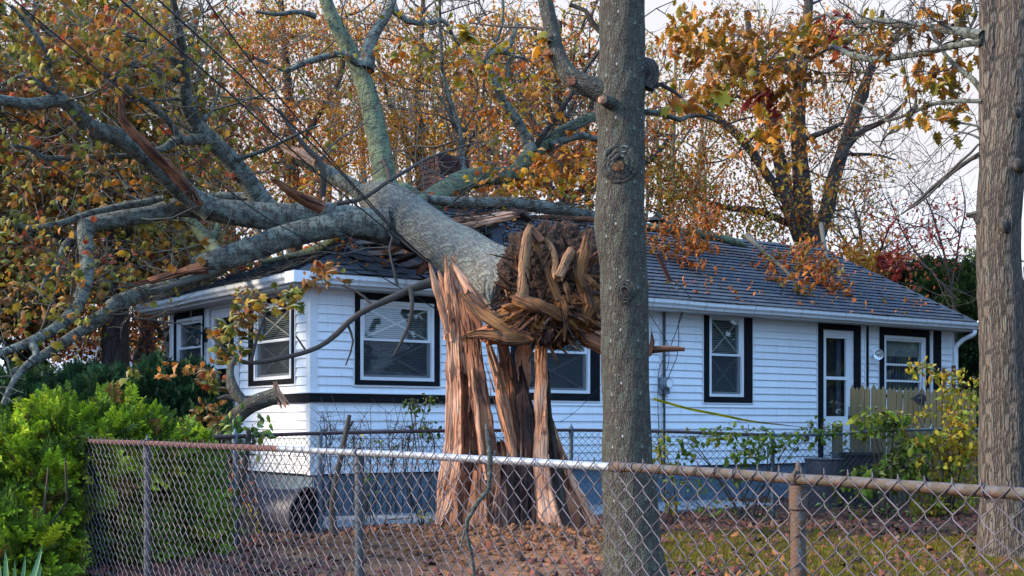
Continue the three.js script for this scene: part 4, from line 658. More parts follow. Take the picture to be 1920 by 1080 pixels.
// instanced leaf clusters: spots = [{p, s}]
function foliage(parent, name, spots, pal, { shape = 'maple', n = 5, size = 0.11, spread = 0.28, seed = 1, mat = M.leaf, kind = 'stuff', jitter = 1 }) {
  const r = rng(seed * 77 + 5), out = []; const two = [0, 1];
  for (const v of two) {
    const mine = spots.filter((_, i) => i % 2 === v); if (!mine.length) continue;
    const im = new THREE.InstancedMesh(sprigGeo(shape, n, size, spread, v + seed % 3 * 2), mat, mine.length), m = new THREE.Matrix4(), c = new THREE.Color();
    mine.forEach(({ p, s = 1, tone }, i) => {
      const q = new THREE.Quaternion().setFromEuler(new THREE.Euler((r() - 0.5) * 1.4, r() * 6.28, (r() - 0.5) * 1.4)), k = s * (0.6 + 0.75 * r());
      m.compose(p.clone().sub(parent.position), q, V(k, k, k)); im.setMatrixAt(i, m);
      const a = tone && r() < 0.65 ? tone : pick(pal, r), b = 0.75 + 0.5 * r(); c.setRGB(a[0] * b, a[1] * b, a[2] * b); im.setColorAt(i, c);
    });
    im.name = name; if (kind) im.userData.kind = kind; shade(im); parent.add(im); out.push(im);
  }
  return out;
}
// twigs: simple 4-sided tapered sticks gathered into one mesh
class Twigs {
  constructor() { this.pos = []; this.idx = []; }
  add(pts, r0, r1) {
    const n = pts.length, S = 4; let base = this.pos.length / 3, prev = null;
    for (let i = 0; i < n; i++) {
      const d = (i + 1 < n ? pts[i + 1].clone().sub(pts[i]) : pts[i].clone().sub(pts[i - 1])).normalize(), u = V(0, 1, 0); if (Math.abs(d.y) > 0.9) u.set(1, 0, 0); u.addScaledVector(d, -u.dot(d)).normalize(); const b = V().crossVectors(d, u), r = mix(r0, r1, i / (n - 1));
      for (let k = 0; k < S; k++) { const a = k * Math.PI / 2, q = pts[i].clone().addScaledVector(u, Math.cos(a) * r).addScaledVector(b, Math.sin(a) * r); this.pos.push(q.x, q.y, q.z); if (i) { const k2 = (k + 1) % S, A = base + (i - 1) * S, B = base + i * S; this.idx.push(A + k, B + k2, B + k, A + k, A + k2, B + k2); } }
    }
  }
  geo() { const g = new THREE.BufferGeometry(); g.setAttribute('position', new THREE.Float32BufferAttribute(this.pos, 3)); g.setIndex(this.idx); g.computeVertexNormals(); return g; }
  get empty() { return !this.idx.length; }
}
function bend(a, b, r, k = 0.18, up = 0) { const L = a.distanceTo(b), m1 = a.clone().lerp(b, 0.35), m2 = a.clone().lerp(b, 0.7); for (const m of [m1, m2]) m.add(V((r() - 0.5) * k * L, (r() - 0.5 + up) * k * L, (r() - 0.5) * k * L)); return [a, m1, m2, b]; }
// nodes along a limb where twigs may start
function nodesOf(pts, step = 0.25) { const c = new THREE.CatmullRomCurve3(pts.map((q) => q.p), false, 'centripetal'), n = Math.max(2, Math.ceil(c.getLength() / step)), out = []; for (let i = 0; i <= n; i++) { const t = i / n, s = t * (pts.length - 1), j = Math.min(pts.length - 2, Math.floor(s)); out.push({ p: c.getPoint(t), r: mix(pts[j].r, pts[j + 1].r, s - j) }); } return out; }
// fill blobs with leaf clusters, each tied by a twig to the nearest wood
// blobs: [px, py, z, rx px, ry px, rz m, count]
function grow(nodes, blobs, { seed, sprigs = 8, rad = 0.38, thick = 0.014, maxLen = 3.5, pal }) {
  const r = rng(seed), tw = new Twigs(), spots = [], wood = nodes.slice(), centres = [];
  for (const [px, py, z, rx, ry, rz, n] of blobs) for (let i = 0; i < n; i++) {
    let a, b, c; do { a = r() * 2 - 1; b = r() * 2 - 1; c = r() * 2 - 1; } while (a * a + b * b + c * c > 1);
    centres.push(W(px + a * rx, py + b * ry, z + c * rz));
  }
  const near = centres.map((p) => { let d = 1e9; for (const w of nodes) { const e = w.p.distanceToSquared(p); if (e < d) d = e; } return d; });
  const order = centres.map((_, i) => i).sort((a, b) => near[a] - near[b]);
  for (const i of order) {
    const p = centres[i]; let best = null, bd = 1e9; for (const w of wood) { const e = w.p.distanceToSquared(p) * (1 + 0.5 * (w.p.y > p.y ? 1 : 0)); if (e < bd) { bd = e; best = w; } }
    const d = best.p.distanceTo(p);
    if (d < maxLen && d > 0.03) { const r0 = Math.min(best.r * 0.7, thick * (0.5 + 0.45 * d)), pts = bend(best.p, p, r, 0.3, 0.1); tw.add(pts, r0, Math.min(r0, 0.0045)); for (const q of [0.5, 1]) wood.push({ p: q === 1 ? p : pts[2], r: r0 * 0.8 }); }
    const tone = pick(pal, r), many = sprigs ? Math.max(1, Math.round(sprigs * (0.25 + 1.5 * r() * r() + 0.4 * r()))) : 0, rd = rad * (0.5 + 0.9 * r());
    for (let k = 0; k < many; k++) { const q = V(r() - 0.5, r() - 0.5, r() - 0.5).normalize().multiplyScalar(rd * Math.cbrt(r())); q.y = q.y * 0.75 - 0.04; spots.push({ p: p.clone().add(q), tone }); if (k % 3 === 0) tw.add([p, p.clone().addScaledVector(q, 0.5).add(V(0, 0.02, 0)), p.clone().add(q)], 0.0045, 0.002); }
  }
  return { tw, spots, wood };
}

// bare branching twigs springing from the limbs: shoots with side shoots and finer ones on those
function brush(nodes, n, len, { seed, r0 = 0.012, up = 0.35, droop = 0.2 }) {
  const r = rng(seed), tw = new Twigs();
  const shoot = (a, d, L, rad, depth) => {
    const pts = [a]; let p = a.clone(), v = d.clone(); const k = depth ? 4 : 6;
    for (let i = 0; i < k; i++) { v.add(V((r() - 0.5) * 0.75, (r() - 0.5) * 0.75 + 0.06 - droop * 0.1, (r() - 0.5) * 0.6)).normalize(); p = p.clone().addScaledVector(v, L / k); pts.push(p); }
    tw.add(pts, rad, Math.max(0.0022, rad * 0.3));
    if (depth < 2) for (let i = 1; i < pts.length - 1; i++) if (r() < 0.85) { const s = V((r() - 0.5) * 2, (r() - 0.35) * 1.5, (r() - 0.5) * 1.4).normalize().add(v).normalize(); shoot(pts[i], s, L * (0.25 + 0.4 * r()), Math.max(0.003, rad * 0.55), depth + 1); }
  };
  for (let i = 0; i < n; i++) { const w = nodes[Math.floor(r() * nodes.length)], d = V((r() - 0.5) * 2, (r() - 0.5) * 1.6 + up, (r() - 0.5) * 1.2).normalize(); shoot(w.p, d, len * (0.4 + 0.8 * r()), Math.min(w.r * 0.6, r0 * (0.6 + 0.6 * r())), 0); }
  return tw;
}
// ---------------------------------------------------------------- splintered wood: an angular split piece along a line
// pts: [px, py, z, width px, depth m]; faces are flat between a few sharp corners, combed along the grain, chipped and torn at the ends
function slab(pts, { seed = 1, corners = 7, jagTop = 0.12, jagBot = 0.0, chunk = 0.010, comb = 0.0035, shadeMix = 0.3, step = 0.03, bow = 0 } = {}) {
  const q = pts.map(([x, y, z, w, d]) => ({ p: W(x, y, z), w: w / 2 / F * z, d: d / 2 })), seg = q.slice(1).map((k, i) => k.p.distanceTo(q[i].p)), L = seg.reduce((s, x) => s + x, 0), n = Math.max(5, Math.ceil(L / step));
  const r = rng(seed * 101 + 7), ang = []; for (let k = 0; k < corners; k++) ang.push((k + 0.75 * (r() - 0.5)) / corners * 2 * Math.PI);
  const crn = ang.map((t) => { const m = 0.82 + 0.36 * r(), e = 0.7, c = Math.cos(t), s = Math.sin(t); return [Math.sign(c) * Math.pow(Math.abs(c), e) * m, Math.sign(s) * Math.pow(Math.abs(s), e) * m]; }), tone = crn.map(() => 1 - shadeMix * r());
  const wmax = Math.max(...q.map((k) => k.w + k.d)), per = Math.max(3, Math.min(9, Math.round(wmax * 4 / corners / 0.009))), S = corners * per, prof = [];
  for (let k = 0; k < corners; k++) for (let j = 0; j < per; j++) { const A = crn[k], B = crn[(k + 1) % corners], t = j / per; prof.push([mix(A[0], B[0], t), mix(A[1], B[1], t), tone[k] * (1 - 0.12 * hash3(k * per + j, seed, 3))]); }
  const jag = prof.map((_, k) => { const big = hash3(Math.floor(k / 3), seed, 7), small = hash3(k, seed, 8); return big * big * 1.5 + 0.35 * small - 0.45; });
  const pos = [], uv = [], col = [], idx = [], R = S + 1, at = (t) => { let s = t * L, j = 0; while (j < seg.length - 1 && s > seg[j]) { s -= seg[j]; j++; } const f = clamp(s / seg[j]); return { p: q[j].p.clone().lerp(q[j + 1].p, f), w: mix(q[j].w, q[j + 1].w, f), d: mix(q[j].d, q[j + 1].d, f) }; };
  const kk = Math.max(1, Math.round(2.6 * (q[0].w + q[q.length >> 1].w + q[0].d) / 0.5));
  for (let i = 0; i <= n; i++) {
    const t = i / n, c = at(t), tan = at(Math.min(1, t + 0.12)).p.sub(at(Math.max(0, t - 0.12)).p).normalize();
    const ax = V(1, 0, 0).addScaledVector(tan, -tan.x); if (ax.length() < 0.3) ax.set(0, 0, 1).addScaledVector(tan, -tan.z); ax.normalize(); const az = V().crossVectors(ax, tan).normalize();
    for (let k = 0; k <= S; k++) {
      const o = k % S, [bx, bz, tn] = prof[o], v = c.p.clone().addScaledVector(ax, bx * c.w).addScaledVector(az, bz * c.d), out = V().addScaledVector(ax, bx).addScaledVector(az, bz).normalize(), s = t * L;
      const lim = Math.min(c.w, c.d), fib = hash3(o, Math.floor(s * 2.6 + 7 * hash3(o, seed, 17)), seed) - 0.5, ch = fbm3(v.x * 9 + seed, v.y * 6, v.z * 9, 3);
      v.addScaledVector(out, Math.min(comb, lim * 0.3) * (fib * 1.5 + noise3(o * 0.9, s * 3, seed)) - Math.min(chunk, lim * 0.55) * Math.max(0, ch * 2.2 - 0.1) + Math.min(0.012, lim * 0.4) * noise3(s * 5, seed, Math.floor(o / per)));
      if (i === 0) v.addScaledVector(tan, -jagTop * jag[o]); if (i === n) v.addScaledVector(tan, jagBot * (jag[(o + 5) % S] + 0.2));
      pos.push(v.x, v.y, v.z); uv.push(k / S * kk, s / 0.55 + seed * 0.31); col.push(tn, tn, tn);
      if (i && k) { const e = i * R + k; idx.push(e, e - R - 1, e - 1, e, e - R, e - R - 1); }
    }
  }
  for (const row of [0, n]) { const o = pos.length / 3, p = at(row ? 1 : 0).p; pos.push(p.x, p.y, p.z); uv.push(0.5, row); col.push(0.9, 0.9, 0.9); for (let k = 0; k < S; k++) { const e = row * R + k; row ? idx.push(o, e, e + 1) : idx.push(o, e + 1, e); } }
  const g = new THREE.BufferGeometry(); g.setAttribute('position', new THREE.Float32BufferAttribute(pos, 3)); g.setAttribute('uv', new THREE.Float32BufferAttribute(uv, 2)); g.setAttribute('color', new THREE.Float32BufferAttribute(col, 3)); g.setIndex(idx); g.computeVertexNormals(); return g;
}
// ---------------------------------------------------------------- the snapped stump
{
  const st = thing('tree_stump', V(STUMP.x, groundY(STUMP.x, 13), STUMP.z), 'tall splintered tree stump of reddish torn wood standing under the root plate', 'tree stump');
  const S = (name, mat, pts, o) => part(st, name, slab(pts, o), mat);
  // left upright slab with its bright torn face, and its dark inner side
  S('splinter', M.freshWood, [[843, 545, 13.0, 14, 0.07], [850, 600, 13.0, 30, 0.13], [853, 680, 13.0, 34, 0.17], [855, 760, 13.0, 36, 0.2], [854, 830, 13.0, 40, 0.22], [846, 900, 12.95, 48, 0.25], [835, 950, 12.9, 36, 0.2], [822, 985, 12.88, 16, 0.12]], { seed: 3, jagTop: 0.22, step: 0.05 });
  S('splinter', M.brownWood, [[872, 640, 13.1, 16, 0.1], [876, 720, 13.1, 34, 0.18], [878, 800, 13.1, 38, 0.24], [880, 850, 13.08, 36, 0.26], [872, 905, 13.0, 44, 0.26], [858, 935, 12.96, 40, 0.2]], { seed: 4, jagTop: 0.1, chunk: 0.035, step: 0.05 });
  S('splinter', M.freshWood, [[836, 484, 12.9, 4, 0.015], [838, 520, 12.92, 11, 0.04], [844, 565, 12.95, 15, 0.06], [848, 640, 12.96, 17, 0.07]], { seed: 5, jagTop: 0.04 });
  S('splinter', M.freshWood, [[807, 502, 12.8, 5, 0.015], [816, 535, 12.82, 13, 0.04], [827, 575, 12.85, 15, 0.05], [838, 625, 12.9, 10, 0.04]], { seed: 6, jagTop: 0.05 });
  S('splinter', M.freshWood, [[822, 508, 12.95, 4, 0.012], [830, 530, 12.95, 9, 0.03], [842, 580, 12.96, 10, 0.03]], { seed: 7, jagTop: 0.05 });
  S('splinter', M.freshWood, [[851, 500, 12.95, 7, 0.03], [856, 545, 12.95, 14, 0.07], [862, 620, 12.97, 20, 0.1], [866, 700, 13.0, 14, 0.08]], { seed: 8, jagTop: 0.14 });
  S('splinter', M.freshWood, [[846, 488, 12.93, 3, 0.012], [848, 520, 12.93, 8, 0.03], [852, 575, 12.94, 8, 0.03]], { seed: 88, jagTop: 0.05 });
  // leaning planks
  S('splinter', M.brownWood, [[868, 560, 12.85, 20, 0.07], [882, 620, 12.8, 34, 0.09], [892, 690, 12.76, 36, 0.1], [903, 760, 12.72, 38, 0.12], [915, 830, 12.7, 40, 0.14], [924, 900, 12.7, 42, 0.15], [916, 960, 12.72, 50, 0.2], [905, 1020, 12.76, 62, 0.3]], { seed: 9, jagTop: 0.2, shadeMix: 0.5, step: 0.06 });
  S('splinter', M.freshWood, [[884, 690, 12.7, 5, 0.03], [893, 760, 12.66, 8, 0.04], [903, 850, 12.63, 9, 0.05], [912, 900, 12.62, 6, 0.04]], { seed: 10, jagTop: 0.05 });
  S('splinter', M.freshWood, [[914, 640, 12.95, 8, 0.05], [930, 690, 12.92, 20, 0.08], [944, 750, 12.9, 22, 0.1], [958, 820, 12.88, 22, 0.1], [966, 880, 12.88, 18, 0.1]], { seed: 12, jagTop: 0.16, shadeMix: 0.3 });
  S('splinter', M.brownWood, [[940, 640, 13.05, 20, 0.1], [955, 700, 13.05, 34, 0.16], [968, 770, 13.05, 46, 0.22], [978, 840, 13.05, 56, 0.3], [984, 900, 13.05, 60, 0.34], [984, 960, 13.05, 64, 0.4], [982, 1015, 13.05, 70, 0.42]], { seed: 13, jagTop: 0.2, chunk: 0.05, step: 0.05 });
  S('splinter', M.freshWood, [[985, 630, 13.1, 14, 0.06], [982, 665, 13.1, 30, 0.1], [980, 705, 13.08, 26, 0.12], [986, 740, 13.06, 14, 0.08]], { seed: 14, jagTop: 0.1 });
  S('splinter', M.rotWood, [[976, 712, 12.95, 20, 0.12], [984, 760, 12.92, 38, 0.16], [992, 820, 12.9, 40, 0.18], [994, 880, 12.92, 34, 0.16]], { seed: 15, jagTop: 0.16, chunk: 0.045, step: 0.04 });
  // right-hand pole and buttress
  S('splinter', M.freshWood, [[1016, 632, 12.85, 22, 0.08], [1015, 700, 12.84, 23, 0.09], [1014, 780, 12.82, 23, 0.1], [1014, 850, 12.8, 26, 0.12], [1018, 920, 12.76, 32, 0.16], [1026, 970, 12.72, 42, 0.2], [1042, 1012, 12.66, 40, 0.2]], { seed: 16, jagTop: 0.08, step: 0.05 });
  S('splinter', M.farBark, [[1026, 700, 13.0, 8, 0.1], [1030, 790, 13.0, 14, 0.16], [1038, 870, 13.0, 24, 0.2], [1050, 960, 12.95, 34, 0.24], [1062, 1012, 12.92, 40, 0.24]], { seed: 17, jagTop: 0.06 });
  S('splinter', M.brownWood, [[1034, 800, 13.15, 10, 0.06], [1046, 850, 13.12, 26, 0.14], [1064, 910, 13.05, 38, 0.2], [1082, 960, 12.98, 44, 0.22], [1098, 1004, 12.92, 40, 0.2]], { seed: 18, jagTop: 0.1, step: 0.05 });
  S('splinter', M.freshWood, [[1036, 795, 13.05, 5, 0.03], [1050, 840, 13.02, 10, 0.06], [1075, 905, 12.96, 14, 0.08], [1098, 955, 12.88, 18, 0.1], [1118, 998, 12.8, 14, 0.08]], { seed: 19, jagTop: 0.06 });
  // base: flared shell round a rotten hollow
  S('buttress', M.brownWood, [[900, 880, 12.72, 24, 0.14], [898, 950, 12.64, 38, 0.2], [894, 1016, 12.56, 50, 0.24]], { seed: 20 });
  S('buttress', M.brownWood, [[872, 900, 12.95, 20, 0.12], [878, 960, 12.9, 20, 0.14], [876, 1008, 12.86, 26, 0.16]], { seed: 21 });
  S('buttress', M.rotWood, [[940, 900, 12.72, 20, 0.14], [938, 960, 12.66, 30, 0.2], [934, 1020, 12.6, 36, 0.22]], { seed: 22 });
  S('buttress', M.brownWood, [[866, 880, 12.95, 34, 0.2], [862, 940, 12.9, 46, 0.26], [862, 1004, 12.84, 60, 0.34]], { seed: 120, chunk: 0.04 });
  S('buttress', M.brownWood, [[915, 870, 12.84, 40, 0.2], [914, 940, 12.78, 60, 0.28], [912, 1016, 12.7, 84, 0.36]], { seed: 121, chunk: 0.04 });
  S('buttress', M.rotWood, [[1030, 880, 12.98, 34, 0.2], [1036, 950, 12.92, 52, 0.26], [1048, 1014, 12.84, 80, 0.34]], { seed: 122, chunk: 0.05 });
  S('buttress', M.rotWood, [[952, 880, 12.8, 30, 0.18], [950, 950, 12.74, 44, 0.24], [948, 1022, 12.66, 60, 0.3]], { seed: 123, chunk: 0.05 });
  S('rotten_core', M.rotWood, [[968, 850, 13.0, 70, 0.3], [972, 920, 12.95, 90, 0.36], [974, 1022, 12.9, 106, 0.42]], { seed: 23, step: 0.04 });
  for (let k = 0; k < 9; k++) { const r = rng(300 + k), x = 935 + k * 9, y = 905 + r() * 40; S('rotten_flake', M.rotWood, [[x, y, 12.72, 5, 0.03], [x + (r() - 0.5) * 12, y + 50, 12.68, 12, 0.05], [x + (r() - 0.5) * 18, 1018, 12.62, 14, 0.06]], { seed: 310 + k, jagTop: 0.12 }); }
  { // slivers standing off the torn faces
    const r = rng(333), geos = [0, 1, 2].map((k) => { const g = new THREE.CylinderGeometry(0.15, 1, 1, 4, 2); const q = g.attributes.position; for (let i = 0; i < q.count; i++) q.setXYZ(i, q.getX(i) * (1 + 0.5 * noise3(q.getY(i) * 3, k, i % 5)), q.getY(i) + 0.4, q.getZ(i) * 0.45); g.computeVertexNormals(); const u = g.attributes.uv; for (let i = 0; i < u.count; i++) u.setXY(i, u.getX(i) * 0.3 + k * 0.3, u.getY(i) * 0.3 + k * 0.2); return tint(g, [1, 1, 1]); });
    const axes = [[[845, 540], [852, 860], 15, 12.9, M.freshWood], [[876, 650], [880, 880], 17, 12.96, M.brownWood], [[885, 600], [925, 900], 20, 12.7, M.brownWood], [[920, 660], [962, 860], 10, 12.82, M.freshWood], [[955, 680], [985, 940], 26, 12.9, M.brownWood], [[985, 760], [992, 900], 16, 12.84, M.rotWood], [[1015, 650], [1018, 950], 10, 12.76, M.freshWood], [[1048, 850], [1095, 990], 18, 12.95, M.brownWood], [[845, 900], [825, 970], 18, 12.84, M.brownWood], [[905, 930], [900, 1010], 24, 12.6, M.brownWood]];
    for (let i = 0; i < 150; i++) { const [a, b, w, z, mat] = axes[Math.floor(r() * axes.length)], t = r(), x = mix(a[0], b[0], t) + (r() - 0.5) * 2 * w, y = mix(a[1], b[1], t), d = W(a[0], a[1], 13).sub(W(b[0], b[1], 13)).normalize().add(V((r() - 0.5) * 0.3, 0, 0.12 * r())).normalize(); const m = shade(new THREE.Mesh(geos[i % 3], r() < 0.25 ? M.freshWood : mat)); m.name = 'sliver'; const s = 0.006 + 0.014 * r(); m.scale.set(s, 0.1 + 0.3 * r(), s); m.quaternion.setFromUnitVectors(V(0, 1, 0), d); m.position.copy(W(x, y, z)).sub(st.position); st.add(m); }
  }
  S('splinter', M.freshWood, [[1011, 975, 12.5, 3, 0.012], [1014, 1000, 12.5, 9, 0.02], [1022, 1026, 12.5, 14, 0.03]], { seed: 24, jagTop: 0.05 });
}
// ---------------------------------------------------------------- the fallen tree
const fallen = thing('fallen_tree', W(1000, 1000, 13.2), 'huge grey-barked tree toppled onto the roof, its root plate torn up facing the camera', 'tree');
const limbNodes = [];
{
  const L = (name, l, mat, o = {}, label) => { const p = path(l); if (p.length > 2 && limbNodes.length) p[0].r *= 1.3; if (!o.noTwigs) limbNodes.push(...nodesOf(p)); return part(fallen, name, limb(p, { sides: 14, lump: 0.05, ...o }), mat, label); };
  L('trunk', [[990, 565, 12.9, 150], [958, 540, 13.3, 132], [915, 510, 13.8, 112], [870, 478, 14.4, 98], [825, 450, 15.0, 92], [780, 420, 15.6, 90], [745, 396, 16.1, 92], [718, 380, 16.5, 84], [700, 368, 16.8, 60]], M.fallenBark, { sides: 40, lump: 0.035, freq: 2.2, tile: 0.62, step: 0.07, noTwigs: true });
  // great left limb
  L('limb', [[760, 432, 15.7, 64], [705, 424, 15.8, 62], [650, 413, 15.9, 58], [600, 407, 15.9, 56], [550, 409, 15.8, 54], [490, 405, 15.7, 50], [430, 399, 15.6, 46], [370, 389, 15.5, 42], [335, 388, 15.4, 38], [290, 400, 15.2, 34], [230, 410, 15.0, 31], [185, 418, 14.9, 29], [155, 425, 14.8, 28]], M.limbBark, { sides: 18, lump: 0.06 });
  L('limb', [[163, 420, 14.8, 28], [160, 440, 14.75, 29], [163, 480, 14.6, 28], [160, 530, 14.4, 27], [142, 578, 14.2, 26], [110, 612, 14.0, 23], [60, 640, 13.8, 19], [0, 664, 13.6, 16], [-60, 688, 13.4, 13]], M.limbBark, { sides: 14 });
  L('limb', [[55, 642, 13.8, 14], [70, 665, 13.7, 15], [45, 690, 13.6, 14], [25, 715, 13.5, 12], [5, 760, 13.4, 10]], M.limbBark);
  // lower left limb lying on the hip of the roof
  L('limb', [[725, 420, 15.6, 46], [665, 418, 15.5, 46], [600, 428, 15.5, 46], [540, 442, 15.5, 46], [490, 460, 15.5, 45], [440, 478, 15.5, 44], [400, 490, 15.5, 42], [366, 502, 15.5, 40]], M.limbBark, { sides: 18 }, 'thick lower limb snapped at its left end');
  part(fallen, 'torn_wood', slab([[385, 500, 15.35, 30, 0.12], [340, 510, 15.3, 16, 0.08], [290, 524, 15.25, 14, 0.07], [238, 536, 15.2, 6, 0.04]], { seed: 41, jagTop: 0.05, jagBot: 0.1 }), M.brownWood);
  L('limb', [[420, 500, 15.9, 18], [370, 525, 15.7, 24], [300, 542, 15.5, 30], [250, 556, 15.3, 30], [215, 570, 15.1, 29], [195, 590, 15.0, 27], [172, 600, 14.9, 18], [150, 598, 14.8, 6]], M.limbBark);
  L('limb', [[460, 480, 15.8, 12], [410, 505, 15.5, 14], [340, 530, 15.3, 14], [280, 548, 15.2, 12]], M.grayTwig);
  L('limb', [[205, 590, 15.2, 18], [150, 622, 14.8, 20], [100, 655, 14.3, 20], [60, 680, 14, 16], [20, 700, 13.7, 12]], M.limbBark);
  // limb rising to the upper left
  L('limb', [[505, 400, 15.9, 40], [490, 378, 15.9, 39], [468, 345, 15.8, 37], [440, 308, 15.7, 35], [405, 272, 15.5, 33], [375, 245, 15.4, 31], [352, 205, 15.2, 28], [344, 165, 15.0, 26], [345, 120, 14.8, 22], [338, 70, 14.5, 18], [326, 10, 14.2, 14], [320, -40, 14, 12]], M.limbBark);
  L('limb', [[380, 258, 15.4, 20], [350, 264, 15.3, 19], [333, 256, 15.2, 17], [312, 222, 15.0, 14], [248, 173, 14.6, 12], [160, 113, 14.0, 10], [100, 70, 13.6, 8], [40, 15, 13.2, 6]], M.limbBark);
  L('limb', [[334, 260, 15.2, 16], [312, 275, 15.1, 14], [290, 284, 15.0, 13], [235, 293, 14.7, 12], [160, 295, 14.4, 11], [80, 295, 14.0, 10], [55, 278, 13.8, 8], [20, 273, 13.6, 6]], M.limbBark);
  for (const l of [[[343, 130, 14.8, 10], [300, 92, 14.6, 8], [255, 72, 14.3, 7], [205, 55, 14, 5]], [[338, 155, 15, 9], [290, 135, 14.7, 8], [235, 120, 14.4, 7], [165, 100, 14, 5]], [[350, 185, 15.1, 6], [300, 188, 14.9, 5], [235, 190, 14.7, 4]], [[378, 228, 15.4, 9], [400, 200, 15.6, 8], [412, 160, 15.7, 6], [418, 125, 15.8, 4]], [[362, 215, 15.3, 7], [370, 150, 15.4, 6], [385, 100, 15.5, 4], [395, 60, 15.6, 3]], [[440, 300, 15.6, 8], [500, 280, 15.4, 7], [560, 250, 15.2, 5], [600, 235, 15, 3]]]) L('limb', l, M.limbBark, { sides: 7 });
  // big dark limb arching to the left edge, with a strip of torn wood along it
  L('limb', [[395, 392, 15.3, 36], [362, 372, 15.2, 40], [330, 345, 15.0, 41], [298, 315, 14.8, 39], [262, 284, 14.6, 38], [215, 255, 14.3, 36], [165, 237, 14.0, 33], [142, 210, 13.8, 31], [116, 188, 13.6, 27], [65, 196, 13.3, 24], [0, 188, 12.9, 21], [-60, 178, 12.6, 18]], M.limbBark, { sides: 16 });
  L('limb', [[118, 190, 13.6, 18], [99, 165, 13.5, 16], [92, 130, 13.4, 14], [86, 100, 13.3, 13], [66, 65, 13.2, 11], [45, 38, 13.1, 9], [20, 10, 13, 8]], M.limbBark);
  L('limb', [[104, 172, 13.5, 14], [75, 160, 13.4, 13], [52, 140, 13.3, 10], [30, 145, 13.3, 6], [0, 160, 13.2, 5]], M.limbBark, { sides: 8 });
  part(fallen, 'torn_wood', slab([[226, 175, 14.1, 9, 0.03], [229, 225, 14.05, 15, 0.05], [254, 256, 14.1, 20, 0.07], [290, 290, 14.25, 25, 0.09], [326, 324, 14.45, 26, 0.1], [352, 356, 14.6, 24, 0.09], [376, 384, 14.8, 14, 0.06]], { seed: 42, jagTop: 0.06, chunk: 0.02 }), M.freshWoodDark ?? M.brownWood, 'strip of orange torn wood along the limb');
  // upright limb with its fork
  L('limb', [[728, 392, 16.4, 60], [722, 340, 16.6, 46], [714, 290, 16.7, 43], [704, 240, 16.8, 40], [692, 185, 16.9, 37], [675, 135, 17, 34], [648, 80, 17, 30], [622, 30, 17, 26], [600, -30, 17, 23]], M.mossLimb, { sides: 18 });
  L('limb', [[684, 130, 16.95, 28], [692, 90, 17, 25], [704, 60, 17.1, 21], [722, 33, 17.2, 18], [735, 5, 17.3, 15], [745, -40, 17.4, 12]], M.limbBark);
  L('limb', [[733, 10, 17.3, 12], [760, 38, 17.3, 11], [800, 44, 17.4, 10], [832, 38, 17.5, 9], [850, 70, 17.6, 7], [862, 85, 17.7, 5]], M.limbBark, { sides: 8 });
  L('limb', [[668, 118, 16.9, 12], [640, 100, 16.7, 13], [605, 108, 16.5, 12], [565, 120, 16.3, 11], [540, 132, 16.2, 9], [500, 118, 16, 7], [455, 97, 15.8, 5]], M.limbBark, { sides: 8 });
  L('limb', [[720, 300, 16.5, 7], [730, 330, 16.4, 9], [734, 362, 16.3, 10], [733, 376, 16.2, 8]], M.deadTwig, { sides: 8 });
  L('limb', [[590, 30, 16.9, 10], [560, 22, 16.7, 9], [520, 27, 16.5, 8], [480, 22, 16.3, 5]], M.limbBark, { sides: 8 });
  // right arching limb over the roof
  L('limb', [[742, 398, 16.4, 60], [790, 392, 16.6, 52], [825, 366, 16.8, 44], [862, 343, 17.0, 40], [905, 331, 17.2, 36], [945, 329, 17.4, 34], [970, 322, 17.5, 32], [985, 298, 17.6, 29], [1010, 279, 17.7, 27], [1040, 256, 17.8, 23], [1075, 236, 18, 20], [1115, 218, 18.2, 18], [1170, 205, 18.4, 14]], M.mossLimb, { sides: 18 });
  L('limb', [[997, 286, 17.6, 22], [985, 255, 17.6, 19], [968, 222, 17.6, 18], [943, 190, 17.6, 17], [932, 160, 17.6, 16], [918, 128, 17.6, 15], [920, 104, 17.6, 14], [936, 95, 17.6, 13], [950, 97, 17.6, 12], [960, 72, 17.7, 11], [970, 45, 17.8, 9]], M.limbBark);
  L('limb', [[1000, 280, 17.6, 9], [1036, 228, 17.5, 10], [1070, 178, 17.4, 10], [1090, 140, 17.4, 8], [1125, 95, 17.3, 7]], M.darkBark, { sides: 8 });
  L('limb', [[1030, 275, 17.7, 14], [1060, 262, 17.8, 14], [1090, 255, 17.9, 13], [1130, 262, 18, 11], [1200, 250, 18.2, 8]], M.limbBark, { sides: 10 });
  L('limb', [[905, 120, 17.6, 7], [920, 92, 17.6, 7], [940, 55, 17.6, 6], [943, 0, 17.6, 5]], M.limbBark, { sides: 7 });
  L('limb', [[952, 160, 17.6, 6], [955, 110, 17.7, 6], [985, 108, 17.8, 5]], M.limbBark, { sides: 7 });
  L('limb', [[872, 330, 17.1, 10], [866, 290, 17.1, 9], [862, 240, 17.1, 8], [845, 190, 17.1, 7], [828, 120, 17.1, 6], [826, 60, 17.1, 5], [815, 20, 17.1, 4]], M.limbBark, { sides: 7 });
  L('limb_stub', [[735, 385, 16.9, 40], [755, 362, 17.1, 42], [778, 372, 17.2, 34]], M.mossLimb, { noTwigs: true });
  // limb broken off behind
  L('limb', [[710, 385, 16.6, 34], [672, 358, 16.7, 32], [640, 338, 16.8, 30], [605, 318, 16.9, 28], [572, 300, 16.9, 26], [550, 288, 16.9, 24]], M.limbBark);
  part(fallen, 'torn_wood', slab([[590, 305, 16.7, 16, 0.06], [560, 288, 16.7, 20, 0.07], [530, 274, 16.7, 10, 0.04]], { seed: 43, jagTop: 0.02, jagBot: 0.12 }), M.freshWood, 'pale torn end of the broken limb');
